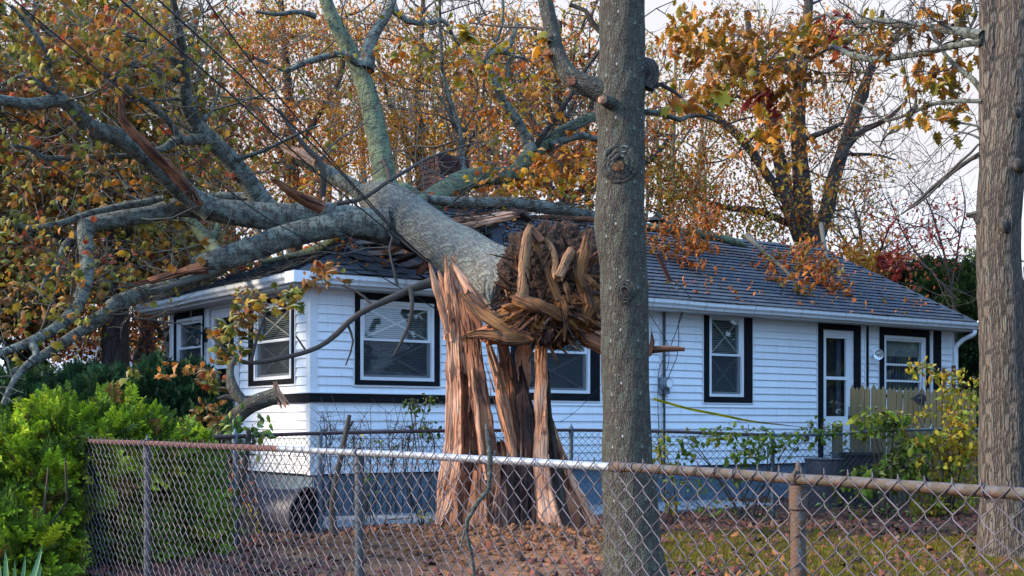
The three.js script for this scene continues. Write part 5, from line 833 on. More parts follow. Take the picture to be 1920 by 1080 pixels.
  L('dead_stick', [[523, 205, 15.4, 6], [545, 240, 15.4, 9], [575, 278, 15.4, 11], [600, 302, 15.4, 12], [607, 330, 15.4, 13], [605, 368, 15.5, 12]], M.deadTwig, { sides: 8 });
  part(fallen, 'torn_wood', slab([[516, 338, 15.2, 8, 0.03], [540, 354, 15.25, 16, 0.06], [572, 374, 15.4, 22, 0.09], [606, 388, 15.5, 26, 0.12]], { seed: 44, jagTop: 0.08 }), M.brownWood, 'short torn brown stub on the great limb');
  L('dead_stick', [[632, 382, 15.2, 7], [680, 372, 15.2, 8], [725, 342, 15.3, 8], [770, 315, 15.5, 7], [800, 298, 15.7, 6], [850, 280, 16, 4], [900, 265, 16.2, 3]], M.deadTwig, { sides: 7 });
  // limbs behind, hanging over the left hip
  L('limb', [[345, 400, 16.6, 12], [380, 440, 16.6, 26], [400, 465, 16.5, 28], [410, 480, 16.3, 26]], M.mossLimb);
  L('limb', [[395, 450, 16.6, 14], [408, 430, 16.7, 14], [412, 408, 16.8, 10]], M.mossLimb, { sides: 8 });
  L('limb', [[640, 440, 16.4, 16], [620, 452, 16.6, 18], [596, 466, 16.9, 16], [540, 482, 17, 12], [490, 492, 17, 9]], M.mossLimb, { sides: 8 });
  L('limb', [[310, 374, 15.6, 14], [240, 385, 15.4, 14], [170, 400, 15.1, 13], [110, 420, 14.8, 14], [50, 428, 14.6, 13], [25, 418, 14.5, 10], [-20, 420, 14.4, 8]], M.limbBark, { sides: 9 });
  L('limb', [[455, 375, 16.2, 22], [420, 370, 16.1, 20], [375, 372, 16, 17], [330, 376, 15.8, 14]], M.limbBark, { sides: 9 });
  L('limb', [[150, 440, 14.9, 16], [125, 455, 14.9, 15], [110, 490, 14.8, 13], [85, 525, 14.7, 11], [76, 560, 14.7, 8]], M.limbBark, { sides: 8 });
  L('limb', [[240, 355, 15, 8], [225, 330, 15, 7], [180, 290, 14.9, 6], [140, 270, 14.8, 4]], M.limbBark, { sides: 7 });
  // long thin broken branch hanging in front of the windows
  L('limb', [[808, 530, 14.3, 17], [775, 540, 14.2, 15], [738, 558, 14.1, 14], [700, 574, 14.0, 12], [660, 598, 13.9, 11], [625, 632, 13.8, 10], [595, 652, 13.7, 9], [560, 664, 13.6, 9], [515, 674, 13.5, 9], [470, 681, 13.4, 8], [440, 672, 13.3, 8], [415, 650, 13.2, 7], [398, 632, 13.2, 5]], M.deadTwig, { sides: 9 });
  for (const l of [[[770, 540, 14.1, 8], [773, 575, 14.0, 8], [768, 605, 14.0, 8], [758, 630, 13.95, 7], [738, 668, 13.9, 6]], [[650, 604, 13.9, 5], [662, 640, 13.9, 4], [648, 685, 13.9, 3]], [[700, 574, 14, 5], [672, 548, 14, 4], [640, 535, 14, 3]], [[575, 660, 13.7, 4], [555, 630, 13.7, 3]], [[470, 681, 13.4, 5], [480, 640, 13.4, 6], [490, 610, 13.4, 5], [500, 580, 13.4, 3]], [[745, 535, 14.6, 6], [738, 505, 14.6, 5], [730, 470, 14.8, 4], [735, 445, 15, 3]]]) L('twig', l, M.deadTwig, { sides: 6 });

  // ---- root plate: soil, hinge wood, broken roots
  const soil = new THREE.IcosahedronGeometry(1, 28), p = soil.attributes.position, c = W(1035, 528, 12.72);
  { const g = mergeVertices(soil); const q = g.attributes.position, uv = new Float32Array(q.count * 2); for (let i = 0; i < q.count; i++) { const v = V().fromBufferAttribute(q, i), n = fbm3(v.x * 2.2 + 5, v.y * 2.2, v.z * 2.2, 5), s = 1 + 0.34 * n + 0.13 * noise3(v.x * 11, v.y * 11, v.z * 11) + 0.07 * noise3(v.x * 25, v.y * 25, v.z * 25); uv.set([v.x * 1.2, v.y * 1.2], i * 2); const w = v.clone().multiplyScalar(s); q.setXYZ(i, w.x * 0.50, w.y * 0.54 - 0.06 * (v.x < -0.4 ? v.x : 0), w.z * 0.24); } g.deleteAttribute('uv'); g.setAttribute('uv', new THREE.BufferAttribute(uv, 2)); g.deleteAttribute('normal'); g.computeVertexNormals(); g.translate(c.x, c.y, c.z); part(fallen, 'root_soil', g, M.soil); }
  const RT = (l, o, mat = M.rootWood) => part(fallen, 'root', slab(l, { chunk: 0.022, comb: 0.004, step: 0.022, jagTop: 0.06, jagBot: 0.05, shadeMix: 0.4, corners: 6, ...o }), mat);
  const ROD = (l, o = {}) => { const g = limb(path(l), { sides: 16, lump: 0.1, freq: 9, tile: 0.3, step: 0.02, jag: 0.03, ...o }); return part(fallen, 'root', tint(g, [1, 1, 1]), M.rootSkin); };
  ROD([[976, 564, 12.2, 28], [979, 545, 12.2, 24], [982, 510, 12.22, 20], [985, 470, 12.24, 19], [989, 440, 12.26, 17], [993, 427, 12.28, 12]], { jag: 0.06 });
  ROD([[1072, 468, 12.26, 17], [1064, 484, 12.22, 18], [1056, 502, 12.18, 17], [1047, 520, 12.14, 18]]);
  ROD([[1046, 522, 12.14, 14], [1040, 512, 12.2, 10], [1042, 495, 12.24, 10], [1036, 468, 12.28, 11], [1022, 450, 12.32, 10]], { lump: 0.2 });
  RT([[995, 424, 12.3, 8, 0.03], [1004, 436, 12.3, 16, 0.06], [1016, 452, 12.3, 13, 0.05]], { seed: 151 }, M.brownWood);
  RT([[1006, 458, 12.32, 12, 0.05], [1016, 480, 12.3, 15, 0.06], [1025, 503, 12.28, 15, 0.06], [1034, 526, 12.26, 16, 0.06], [1046, 556, 12.26, 18, 0.07]], { seed: 152 });
  RT([[1101, 440, 12.34, 14, 0.06], [1098, 458, 12.3, 22, 0.09], [1090, 490, 12.26, 24, 0.1], [1087, 516, 12.25, 23, 0.1], [1099, 542, 12.26, 30, 0.12], [1106, 572, 12.28, 30, 0.12], [1094, 600, 12.32, 24, 0.1]], { seed: 153, jagTop: 0.13 });
  RT([[1100, 518, 12.25, 10, 0.05], [1112, 530, 12.25, 16, 0.07], [1126, 540, 12.28, 12, 0.06]], { seed: 154 });
  RT([[1126, 556, 12.32, 12, 0.06], [1112, 580, 12.3, 24, 0.09], [1094, 604, 12.32, 20, 0.08]], { seed: 155 });
  RT([[963, 556, 12.2, 18, 0.08], [985, 566, 12.14, 26, 0.11], [1010, 573, 12.12, 24, 0.11], [1034, 583, 12.14, 20, 0.1], [1052, 596, 12.18, 14, 0.07]], { seed: 156, jagTop: 0.03 });
  // the torn wooden underside of the plate: ridged, crumbling and open to the soil
  for (const [cx, cy, cz, rx, ry, rz, sd, mt] of [[990, 602, 12.5, 0.36, 0.21, 0.26, 1, M.rootWood], [1078, 596, 12.52, 0.27, 0.22, 0.24, 2, M.rootWood], [940, 630, 12.5, 0.27, 0.12, 0.2, 3, M.brownWood], [1030, 628, 12.44, 0.20, 0.13, 0.18, 4, M.rotWood]]) {
    const g = mergeVertices(new THREE.IcosahedronGeometry(1, 26).deleteAttribute('normal').deleteAttribute('uv')), q = g.attributes.position, n = q.count, uv = new Float32Array(n * 2), c = W(cx, cy, cz), hub = W(1030, 560, 12.3);
    for (let i = 0; i < n; i++) {
      const v = V().fromBufferAttribute(q, i), p = V(c.x + v.x * rx, c.y + v.y * ry, c.z + v.z * rz), a = Math.atan2(p.y - hub.y, p.x - hub.x), d = Math.hypot(p.y - hub.y, p.x - hub.x);
      const ridge = 1 - Math.abs(noise3(a * 7 + sd, d * 2.2, p.z * 3)) * 2, split = Math.floor((a * 9 + 0.7 * noise3(d * 4, a * 3, sd)) * 1.0), step = hash3(split, Math.floor(d * 5 + hash3(split, 1, sd) * 3), sd), k = 1 + 0.20 * ridge - 0.34 * step + 0.18 * fbm3(p.x * 9, p.y * 9, p.z * 9, 4);
      q.setXYZ(i, c.x + v.x * rx * k, c.y + v.y * ry * k, c.z + v.z * rz * k); uv.set([a * 0.9, d * 1.8], i * 2);
    }
    g.setAttribute('uv', new THREE.BufferAttribute(uv, 2)); g.computeVertexNormals(); tint(g, [1, 1, 1]); part(fallen, 'torn_root_wood', g, mt);
  }
  RT([[874, 555, 12.45, 22, 0.09], [890, 574, 12.4, 28, 0.11], [910, 592, 12.36, 30, 0.12], [938, 609, 12.32, 30, 0.12], [966, 622, 12.3, 28, 0.12], [988, 632, 12.3, 22, 0.1]], { seed: 159, jagTop: 0.03, chunk: 0.012 });
  RT([[866, 635, 12.3, 10, 0.04], [882, 629, 12.28, 14, 0.06], [902, 627, 12.27, 18, 0.08], [926, 631, 12.26, 26, 0.1], [952, 638, 12.26, 30, 0.12], [976, 638, 12.28, 26, 0.12], [996, 636, 12.3, 16, 0.08]], { seed: 160, jagTop: 0.02 });
  RT([[1060, 532, 12.14, 8, 0.035], [1064, 544, 12.13, 11, 0.05], [1066, 556, 12.14, 8, 0.04]], { seed: 164, jagTop: 0.02 });
  RT([[1056, 562, 12.15, 10, 0.05], [1060, 578, 12.14, 14, 0.06], [1058, 596, 12.16, 10, 0.05]], { seed: 165 });
  RT([[1058, 596, 12.18, 8, 0.04], [1060, 612, 12.18, 9, 0.04], [1058, 628, 12.2, 5, 0.03]], { seed: 166 });
  RT([[948, 560, 12.42, 14, 0.07], [962, 545, 12.36, 16, 0.08], [972, 532, 12.34, 10, 0.05]], { seed: 167 });
  // torn hinge wood between stump and trunk
  const HG = (l, o, mat = M.freshWood) => part(fallen, 'hinge_splinter', slab(l, { ...o }), mat);
  HG([[850, 498, 12.8, 8, 0.03], [866, 520, 12.75, 18, 0.06], [886, 556, 12.68, 22, 0.08], [908, 590, 12.6, 20, 0.08], [932, 618, 12.55, 12, 0.06]], { seed: 64, jagTop: 0.06 });
  HG([[868, 520, 12.75, 8, 0.03], [892, 548, 12.7, 10, 0.04], [915, 575, 12.64, 10, 0.05], [938, 602, 12.6, 6, 0.04]], { seed: 65, jagTop: 0.05 });
  HG([[880, 580, 12.6, 10, 0.05], [896, 605, 12.55, 14, 0.06], [905, 640, 12.55, 12, 0.06]], { seed: 66 }, M.brownWood);
  HG([[1078, 612, 12.6, 20, 0.1], [1105, 632, 12.5, 40, 0.16], [1140, 648, 12.45, 38, 0.14], [1180, 655, 12.4, 22, 0.1], [1215, 655, 12.4, 17, 0.08], [1250, 654, 12.4, 11, 0.05], [1284, 655, 12.4, 5, 0.03]], { seed: 67 }, M.brownWood);
  HG([[1110, 620, 12.48, 14, 0.06], [1135, 632, 12.42, 20, 0.08], [1165, 645, 12.4, 12, 0.06]], { seed: 68 });
  HG([[1222, 628, 12.38, 5, 0.03], [1224, 640, 12.38, 10, 0.05], [1220, 660, 12.38, 12, 0.05], [1216, 668, 12.38, 6, 0.03]], { seed: 69 }, M.brownWood);
  // broken root shards jammed into the soil
  {
    const rr = rng(95), geos = [0, 1, 2, 3].map((k) => { const g = new THREE.CylinderGeometry(0.25 + 0.1 * k, 1, 1, 5, 3); const q = g.attributes.position; for (let i = 0; i < q.count; i++) { const y = q.getY(i); q.setXYZ(i, q.getX(i) * (1 + 0.5 * noise3(y * 5, k, i % 6)), y + (y > 0.45 ? 0.25 * hash3(i % 6, k, 1) : 0), q.getZ(i) * 0.6 * (1 + 0.4 * noise3(y * 4, k + 5, i % 6))); } g.translate(0, 0.4, 0); g.computeVertexNormals(); const n = q.count, u = g.attributes.uv; for (let i = 0; i < n; i++) u.setXY(i, u.getX(i) * 0.5 + k * 0.23, u.getY(i) * 0.2 + k * 0.31); return tint(g, [1, 1, 1]); });
    const mats = [M.rootWood, M.rotWood, M.rotWood, M.brownWood];
    for (let i = 0; i < 150; i++) {
      const low = i < 105, a = low ? Math.PI * (1.0 + rr()) : rr() * 6.28, e = (low ? 0.35 : 0.2) + 0.65 * Math.sqrt(rr()), x = 1035 + Math.cos(a) * e * 92, y = 535 - Math.sin(a) * e * 104, z = 12.6 - 0.36 * Math.sqrt(Math.max(0, 1 - e * e)) - (y > 575 ? 0.04 : 0), d = V(Math.cos(a) * 0.6 + (rr() - 0.5) * 1.6, Math.sin(a) * 0.7 + (rr() - 0.4) * 1.4, 0.25 + 0.5 * rr()).normalize(), s = 0.011 + 0.028 * rr() * rr(), L = 0.08 + 0.2 * rr();
      const m = shade(new THREE.Mesh(geos[i % 4], mats[Math.floor(rr() * 4)])); m.name = 'root_shard'; m.scale.set(s, L, s); m.quaternion.setFromUnitVectors(V(0, 1, 0), d); m.position.copy(W(x, y, z)).sub(fallen.position); fallen.add(m);
    }
  }
  // hair roots
  const tw = new Twigs(), r = rng(91);
  for (let i = 0; i < 420; i++) { const a = r() * 6.28, e = Math.sqrt(r()), x = 1032 + Math.cos(a) * e * 100, y = 530 + Math.sin(a) * e * 112, z = 12.72 - 0.30 * Math.sqrt(1 - e * e) - 0.05 * r(), p0 = W(x, y, z), d = V((r() - 0.5) + Math.cos(a) * 0.9 * e, (r() - 0.5) - Math.sin(a) * 0.8 * e - 0.25, (r() - 0.2) * 0.5).multiplyScalar(0.07 + 0.17 * r()); tw.add(bend(p0, p0.clone().add(d), r, 0.7, -0.2), 0.0032 * (0.5 + r()), 0.001); }
  part(fallen, 'hair_roots', tw.geo(), M.rootHair).userData.kind = 'stuff';
  const clods = []; for (let i = 0; i < 90; i++) { const a = r() * 6.28, e = Math.sqrt(r()), g = new THREE.IcosahedronGeometry(0.02 + 0.045 * r(), 1), q = g.attributes.position; for (let k = 0; k < q.count; k++) { const s = 1 + 0.4 * noise3(q.getX(k) * 40 + i, q.getY(k) * 40, q.getZ(k) * 40); q.setXYZ(k, q.getX(k) * s, q.getY(k) * s, q.getZ(k) * s); } g.computeVertexNormals(); const w = W(1035 + Math.cos(a) * e * 95, 528 + Math.sin(a) * e * 105, 12.72 - 0.24 * Math.sqrt(1 - e * e)); clods.push(g.translate(w.x, w.y, w.z)); }
  part(fallen, 'soil_clods', merge(clods), M.soil).userData.kind = 'stuff';

  // ---- leaves of the fallen tree: the left side of the picture
  const B = [[60, 60, 13.6, 120, 80, 1.2, 20], [190, 90, 14.2, 130, 90, 1.2, 22], [300, 60, 14.6, 110, 80, 1.2, 16], [90, 270, 14, 120, 90, 1.0, 12], [40, 420, 14.2, 90, 90, 0.8, 13], [250, 330, 15.4, 130, 70, 0.8, 9], [420, 180, 15.6, 110, 90, 1.0, 11], [60, 560, 14.2, 90, 80, 0.8, 15], [240, 480, 15.6, 120, 50, 0.8, 9], [560, 180, 16.2, 110, 100, 1.0, 8], [480, 330, 16.4, 80, 50, 0.7, 4]];
  const g = grow(limbNodes.filter((n) => n.p.x < W(700, 0, 16).x), B, { seed: 101, sprigs: 7, rad: 0.5, thick: 0.012, pal: "maple" });
  part(fallen, 'twigs', g.tw.geo(), M.grayTwig).userData.kind = 'stuff';
  foliage(fallen, 'leaves', g.spots, 'maple', { shape: 'maple', n: 3, size: 0.075, spread: 0.36, seed: 2 });
  const B2 = [[890, 110, 17.4, 100, 80, 0.8, 12], [1010, 150, 17.6, 90, 100, 0.8, 14], [960, 310, 17.3, 60, 30, 0.5, 7], [815, 352, 16.8, 20, 10, 0.1, 1], [760, 60, 17.2, 90, 70, 0.8, 8], [1060, 330, 17.6, 50, 40, 0.5, 8], [940, 345, 17.1, 60, 16, 0.3, 6]];
  const g2 = grow(limbNodes.filter((n) => n.p.x > W(700, 0, 16).x), B2, { seed: 103, sprigs: 7, rad: 0.5, thick: 0.012, pal: "orange" });
  part(fallen, 'twigs', g2.tw.geo(), M.grayTwig).userData.kind = 'stuff';
  foliage(fallen, 'leaves', g2.spots, 'orange', { shape: 'maple', n: 3, size: 0.08, spread: 0.3, seed: 4 });
  const thin = limbNodes.filter((n) => n.r < 0.13 && n.p.y > HC - 0.2 && !(n.p.y < HC + 1.65 && n.p.x > -3.4)), bare = { tw: brush(thin, 150, 1.4, { seed: 109, r0: 0.012 }) };
  part(fallen, 'bare_twigs', bare.tw.geo(), M.grayTwig).userData.kind = 'stuff';
  // leafy twigs hanging before the side door and the gutter
  const hang = nodesOf(path([[470, 681, 13.4, 8], [480, 640, 13.4, 6], [500, 580, 13.4, 5], [540, 545, 13.5, 4], [580, 520, 13.6, 4]]), 0.08);
  const B3 = [[465, 555, 13.5, 36, 36, 0.15, 5], [535, 556, 13.5, 30, 22, 0.12, 5], [425, 640, 13.4, 30, 56, 0.2, 7], [395, 690, 13.3, 50, 22, 0.2, 5], [605, 505, 13.7, 28, 24, 0.1, 3], [450, 600, 13.5, 26, 40, 0.15, 4], [400, 760, 12.9, 22, 26, 0.1, 3], [290, 690, 12.6, 50, 16, 0.3, 2]];
  const g3 = grow(hang, B3, { seed: 105, sprigs: 7, rad: 0.13, thick: 0.008, maxLen: 1.6, pal: 'maple' });
  part(fallen, 'twigs', g3.tw.geo(), M.deadTwig).userData.kind = 'stuff';
  foliage(fallen, 'leaves', g3.spots, 'maple', { shape: 'maple', n: 2, size: 0.085, spread: 0.13, seed: 5 });
}
// ---------------------------------------------------------------- broken pieces lying on the roof
{
  const one = (name, label, l, mat, o) => tag(part(scene, name, limb(path(l), { sides: 12, ...o }), mat), label, 'branch');
  one('broken_branch', 'grey-green broken branch lying level across the ridge behind the root plate', [[800, 373, 16.2, 16], [840, 378, 16.3, 20], [900, 381, 16.5, 22], [960, 381, 16.8, 24], [1010, 388, 17.1, 25], [1060, 397, 17.4, 24], [1112, 406, 17.7, 22], [1180, 415, 18.2, 18]], M.limbBark, {});
  one('broken_branch', 'short mossy branch lying along the ridge right of the big trunk', [[1195, 422, 20.6, 14], [1260, 432, 21, 17], [1330, 442, 21.4, 17], [1385, 456, 21.8, 14], [1400, 462, 21.9, 6]], M.mossLimb, {});
  const tb = thing('torn_wood', W(900, 420, 16.4), 'bundle of torn reddish wood lying on the roof above the trunk', 'broken wood');
  for (const [l, s, m] of [[[[812, 413, 16.3, 8, 0.05], [850, 414, 16.3, 14, 0.08], [900, 411, 16.4, 20, 0.1], [950, 404, 16.5, 18, 0.1], [972, 402, 16.6, 12, 0.08]], 71, M.freshWood], [[[830, 424, 16.2, 6, 0.04], [870, 425, 16.2, 10, 0.06], [915, 416, 16.3, 12, 0.06], [955, 408, 16.4, 8, 0.05]], 72, M.freshWood], [[[822, 408, 16.4, 5, 0.03], [860, 407, 16.4, 9, 0.05], [930, 400, 16.5, 9, 0.05], [968, 398, 16.6, 6, 0.04]], 73, M.brownWood], [[[950, 395, 16.6, 14, 0.08], [975, 402, 16.6, 22, 0.12], [990, 410, 16.7, 10, 0.06]], 74, M.rotWood]]) part(tb, 'splinter', slab(l, { seed: s, jagTop: 0.08, jagBot: 0.1 }), m);
  const tb2 = thing('torn_wood', W(1060, 415, 17.2), 'flat slab of torn wood on the roof right of the root plate', 'broken wood'); part(tb2, 'splinter', slab([[1000, 408, 17, 8, 0.05], [1040, 408, 17.2, 12, 0.07], [1100, 412, 17.4, 12, 0.07], [1130, 414, 17.5, 6, 0.04]], { seed: 75 }), M.brownWood);
  // tangle of twigs on the broken part of the roof
  const tw = new Twigs(), r = rng(121);
  for (let i = 0; i < 260; i++) { const x = 830 + r() * 300, y = 376 + r() * 80, a = W(x, y, 16.2 + (x - 840) / 280 * 1.6 - 0.3 * r()), b = a.clone().add(V((r() - 0.5) * 0.9, (r() - 0.4) * 0.45, (r() - 0.5) * 0.3)); tw.add(bend(a, b, r, 0.35), 0.005 + 0.007 * r(), 0.002); }
  tag(part(scene, 'twig_tangle', tw.geo(), M.deadTwig), 'tangle of grey twigs on the broken roof between trunk and root plate', 'twigs', null, 'stuff');
  const planks = thing('roof_debris', W(920, 470, 16), 'dark broken boards and loose shingles in the hole behind the root plate', 'debris'), rr = rng(131);
  for (let i = 0; i < 14; i++) { const x = 850 + rr() * 100, y = 425 + rr() * 60, p = W(x, y, 16.4 + rr() * 0.4), g = triUV(new THREE.BoxGeometry(0.3 + 0.3 * rr(), 0.012, 0.14)); g.applyQuaternion(qRand(rr)); g.translate(p.x, p.y, p.z); part(planks, 'loose_shingle', g, M.shingles[i % 4]); }
  for (const [a, b, k] of [[[742, 492, 16.2], [800, 470, 15.9], 0], [[768, 503, 16.0], [826, 488, 15.7], 1], [[716, 478, 16.4], [770, 452, 16.5], 2], [[786, 512, 15.9], [812, 480, 15.6], 3], [[846, 462, 16.4], [905, 450, 16.6], 4], [[862, 478, 16.2], [920, 470, 16.5], 5]]) part(planks, 'broken_board', slab([[...a, 16, 0.02], [mix(a[0], b[0], 0.5), mix(a[1], b[1], 0.5), mix(a[2], b[2], 0.5), 18, 0.022], [...b, 13, 0.02]], { seed: 190 + k, corners: 4, jagTop: 0.06, jagBot: 0.1 }), k % 2 ? M.brownWood : M.rotWood);
  // small leafy oak branches lying on the right-hand slope
  const lie = (label, base, blobs, seed) => { const o = thing('leafy_branch', W(base[0][0], base[0][1], base[0][2]), label, 'branch'), p = path(base); part(o, 'stem', limb(p, { sides: 7 }), M.grayTwig); const g = grow(nodesOf(p, 0.12), blobs, { seed, sprigs: 6, rad: 0.26, thick: 0.009, maxLen: 2, pal: 'roof' }); part(o, 'twigs', g.tw.geo(), M.grayTwig).userData.kind = 'stuff'; foliage(o, 'leaves', g.spots, 'roof', { shape: 'oak', n: 3, size: 0.09, spread: 0.2, seed }); };
  lie('leafy orange branch lying on the roof just right of the big trunk', [[1230, 400, 20.4, 9], [1270, 430, 20.4, 8], [1300, 465, 20.2, 6], [1310, 490, 20, 4]], [[1260, 430, 20.4, 50, 26, 0.3, 16], [1300, 470, 20.1, 34, 30, 0.2, 10], [1330, 400, 21, 40, 30, 0.4, 12], [1230, 455, 20.2, 20, 16, 0.2, 4]], 141);
  lie('leafy orange branch trailing down the middle of the roof', [[1400, 442, 22, 12], [1430, 470, 21.4, 9], [1470, 505, 21, 6], [1490, 528, 20.7, 4]], [[1440, 470, 21.3, 30, 14, 0.2, 4], [1465, 512, 20.8, 16, 12, 0.2, 3], [1500, 532, 20.6, 22, 10, 0.2, 4]], 142);
  lie('drooping russet branch over the right end of the ridge', [[1540, 420, 22.6, 10], [1545, 455, 22.2, 8], [1552, 490, 21.8, 6], [1560, 530, 21.5, 4]], [[1520, 470, 22, 30, 20, 0.3, 8], [1545, 500, 21.7, 30, 26, 0.3, 14], [1565, 535, 21.4, 22, 20, 0.2, 8], [1500, 455, 22.2, 30, 10, 0.3, 6]], 143);
  const st = new Twigs(); for (let i = 0; i < 130; i++) { const px = 1225 + rr() * 500, t = rr(), py = mix(mix(440, 520, (px - 1240) / 480) + 10, mix(560, 590, (px - 1240) / 480), t); const x0 = fwRoof(px, py); if (!x0) continue; const b = x0.clone().add(V((rr() - 0.5) * 0.5, -0.04 * rr(), (rr() - 0.5) * 0.3)); st.add(bend(x0, b, rr, 0.3), 0.006, 0.003); }
  const lit = []; for (let i = 0; i < 420; i++) { const px = 620 + rr() * 1140, t = Math.pow(rr(), 1.6), py = mix(mix(548, 606, (px - 1215) / 590) - 4, mix(395, 470, (px - 960) / 590) + 6, t), q = fwRoof(px, py); if (q && q.z < -15) lit.push({ p: q.add(V(0, 0.03, 0.02)) }); }
  const rl = new THREE.Group(); rl.name = 'roof_leaves'; scene.add(rl); tag(rl, 'dry orange and brown leaves strewn over the shingles', 'leaves', null, 'stuff'); foliage(rl, 'leaves', lit, 'roof', { shape: 'oak', n: 2, size: 0.075, spread: 0.2, seed: 14 });
  function fwRoof(px, py) { const a = HW(0, EAVE, OV), b = HW(5, EAVE, OV), c = HW(5, RIDGE, -DEP / 2), n = V().crossVectors(b.clone().sub(a), c.clone().sub(a)), d = V((px - 960) / F, (HORIZON - py) / F, -1), o = V(0, HC, 0), t = n.dot(a.clone().sub(o)) / n.dot(d); return o.addScaledVector(d, t - 0.06); }
  tag(part(scene, 'fallen_twigs', st.geo(), M.grayTwig), 'thin grey twigs scattered over the shingles', 'twigs', null, 'stuff');
}
{ const tw = [W(945, 283, 17.1), W(948, 300, 17.05), W(944, 318, 17.1), W(952, 333, 17.15)]; tag(part(scene, 'ribbon', limb(tw.map((p) => ({ p, r: 0.011 })), { sides: 6, flat: 0.3, lump: 0.1 }), std({ color: rgb(0.5, 0.04, 0.09), roughness: 0.7 })), 'pink ribbon tied round the arching limb above the roof', 'ribbon'); }
{
  const r = rng(351), geo = slab([[960, 600, 13, 8, 0.03], [960, 640, 13, 7, 0.02]], { seed: 90, corners: 5, jagTop: 0.03, jagBot: 0.03 }); geo.computeBoundingBox(); const c = V(); geo.boundingBox.getCenter(c); geo.translate(-c.x, -c.y, -c.z);
  const im = new THREE.InstancedMesh(geo, M.brownWood, 90), m = new THREE.Matrix4();
  for (let i = 0; i < 90; i++) { const a = r() * 6.28, d = 0.5 + 1.1 * Math.sqrt(r()), x = STUMP.x + Math.cos(a) * d, z = 12.7 + Math.sin(a) * d * 0.8, s = 0.25 + 0.9 * r() * r(); m.compose(V(x, groundY(x, z) + 0.012, -z), new THREE.Quaternion().setFromEuler(new THREE.Euler(Math.PI / 2 + (r() - 0.5) * 0.5, r() * 6.28, (r() - 0.5) * 0.4, 'YXZ')), V(s, s * (0.6 + r()), s)); im.setMatrixAt(i, m); }
  im.name = 'wood_chips'; shade(im); scene.add(im); tag(im, 'reddish wood chips scattered round the foot of the stump', 'wood chips', null, 'stuff');
  const tw = new Twigs(); for (let i = 0; i < 110; i++) { const x = -4 + r() * 8.5, z = 10.8 + r() * 5, a = V(x, groundY(x, z) + 0.025, -z), b = a.clone().add(V((r() - 0.5) * 0.7, 0.02 + 0.04 * r(), (r() - 0.5) * 0.5)); b.y = groundY(b.x, -b.z) + 0.03; tw.add(bend(a, b, r, 0.15), 0.004 + 0.006 * r(), 0.002); }
  tag(part(scene, 'ground_twigs', tw.geo(), M.deadTwig), 'broken twigs lying among the leaves of the yard', 'twigs', null, 'stuff');
}
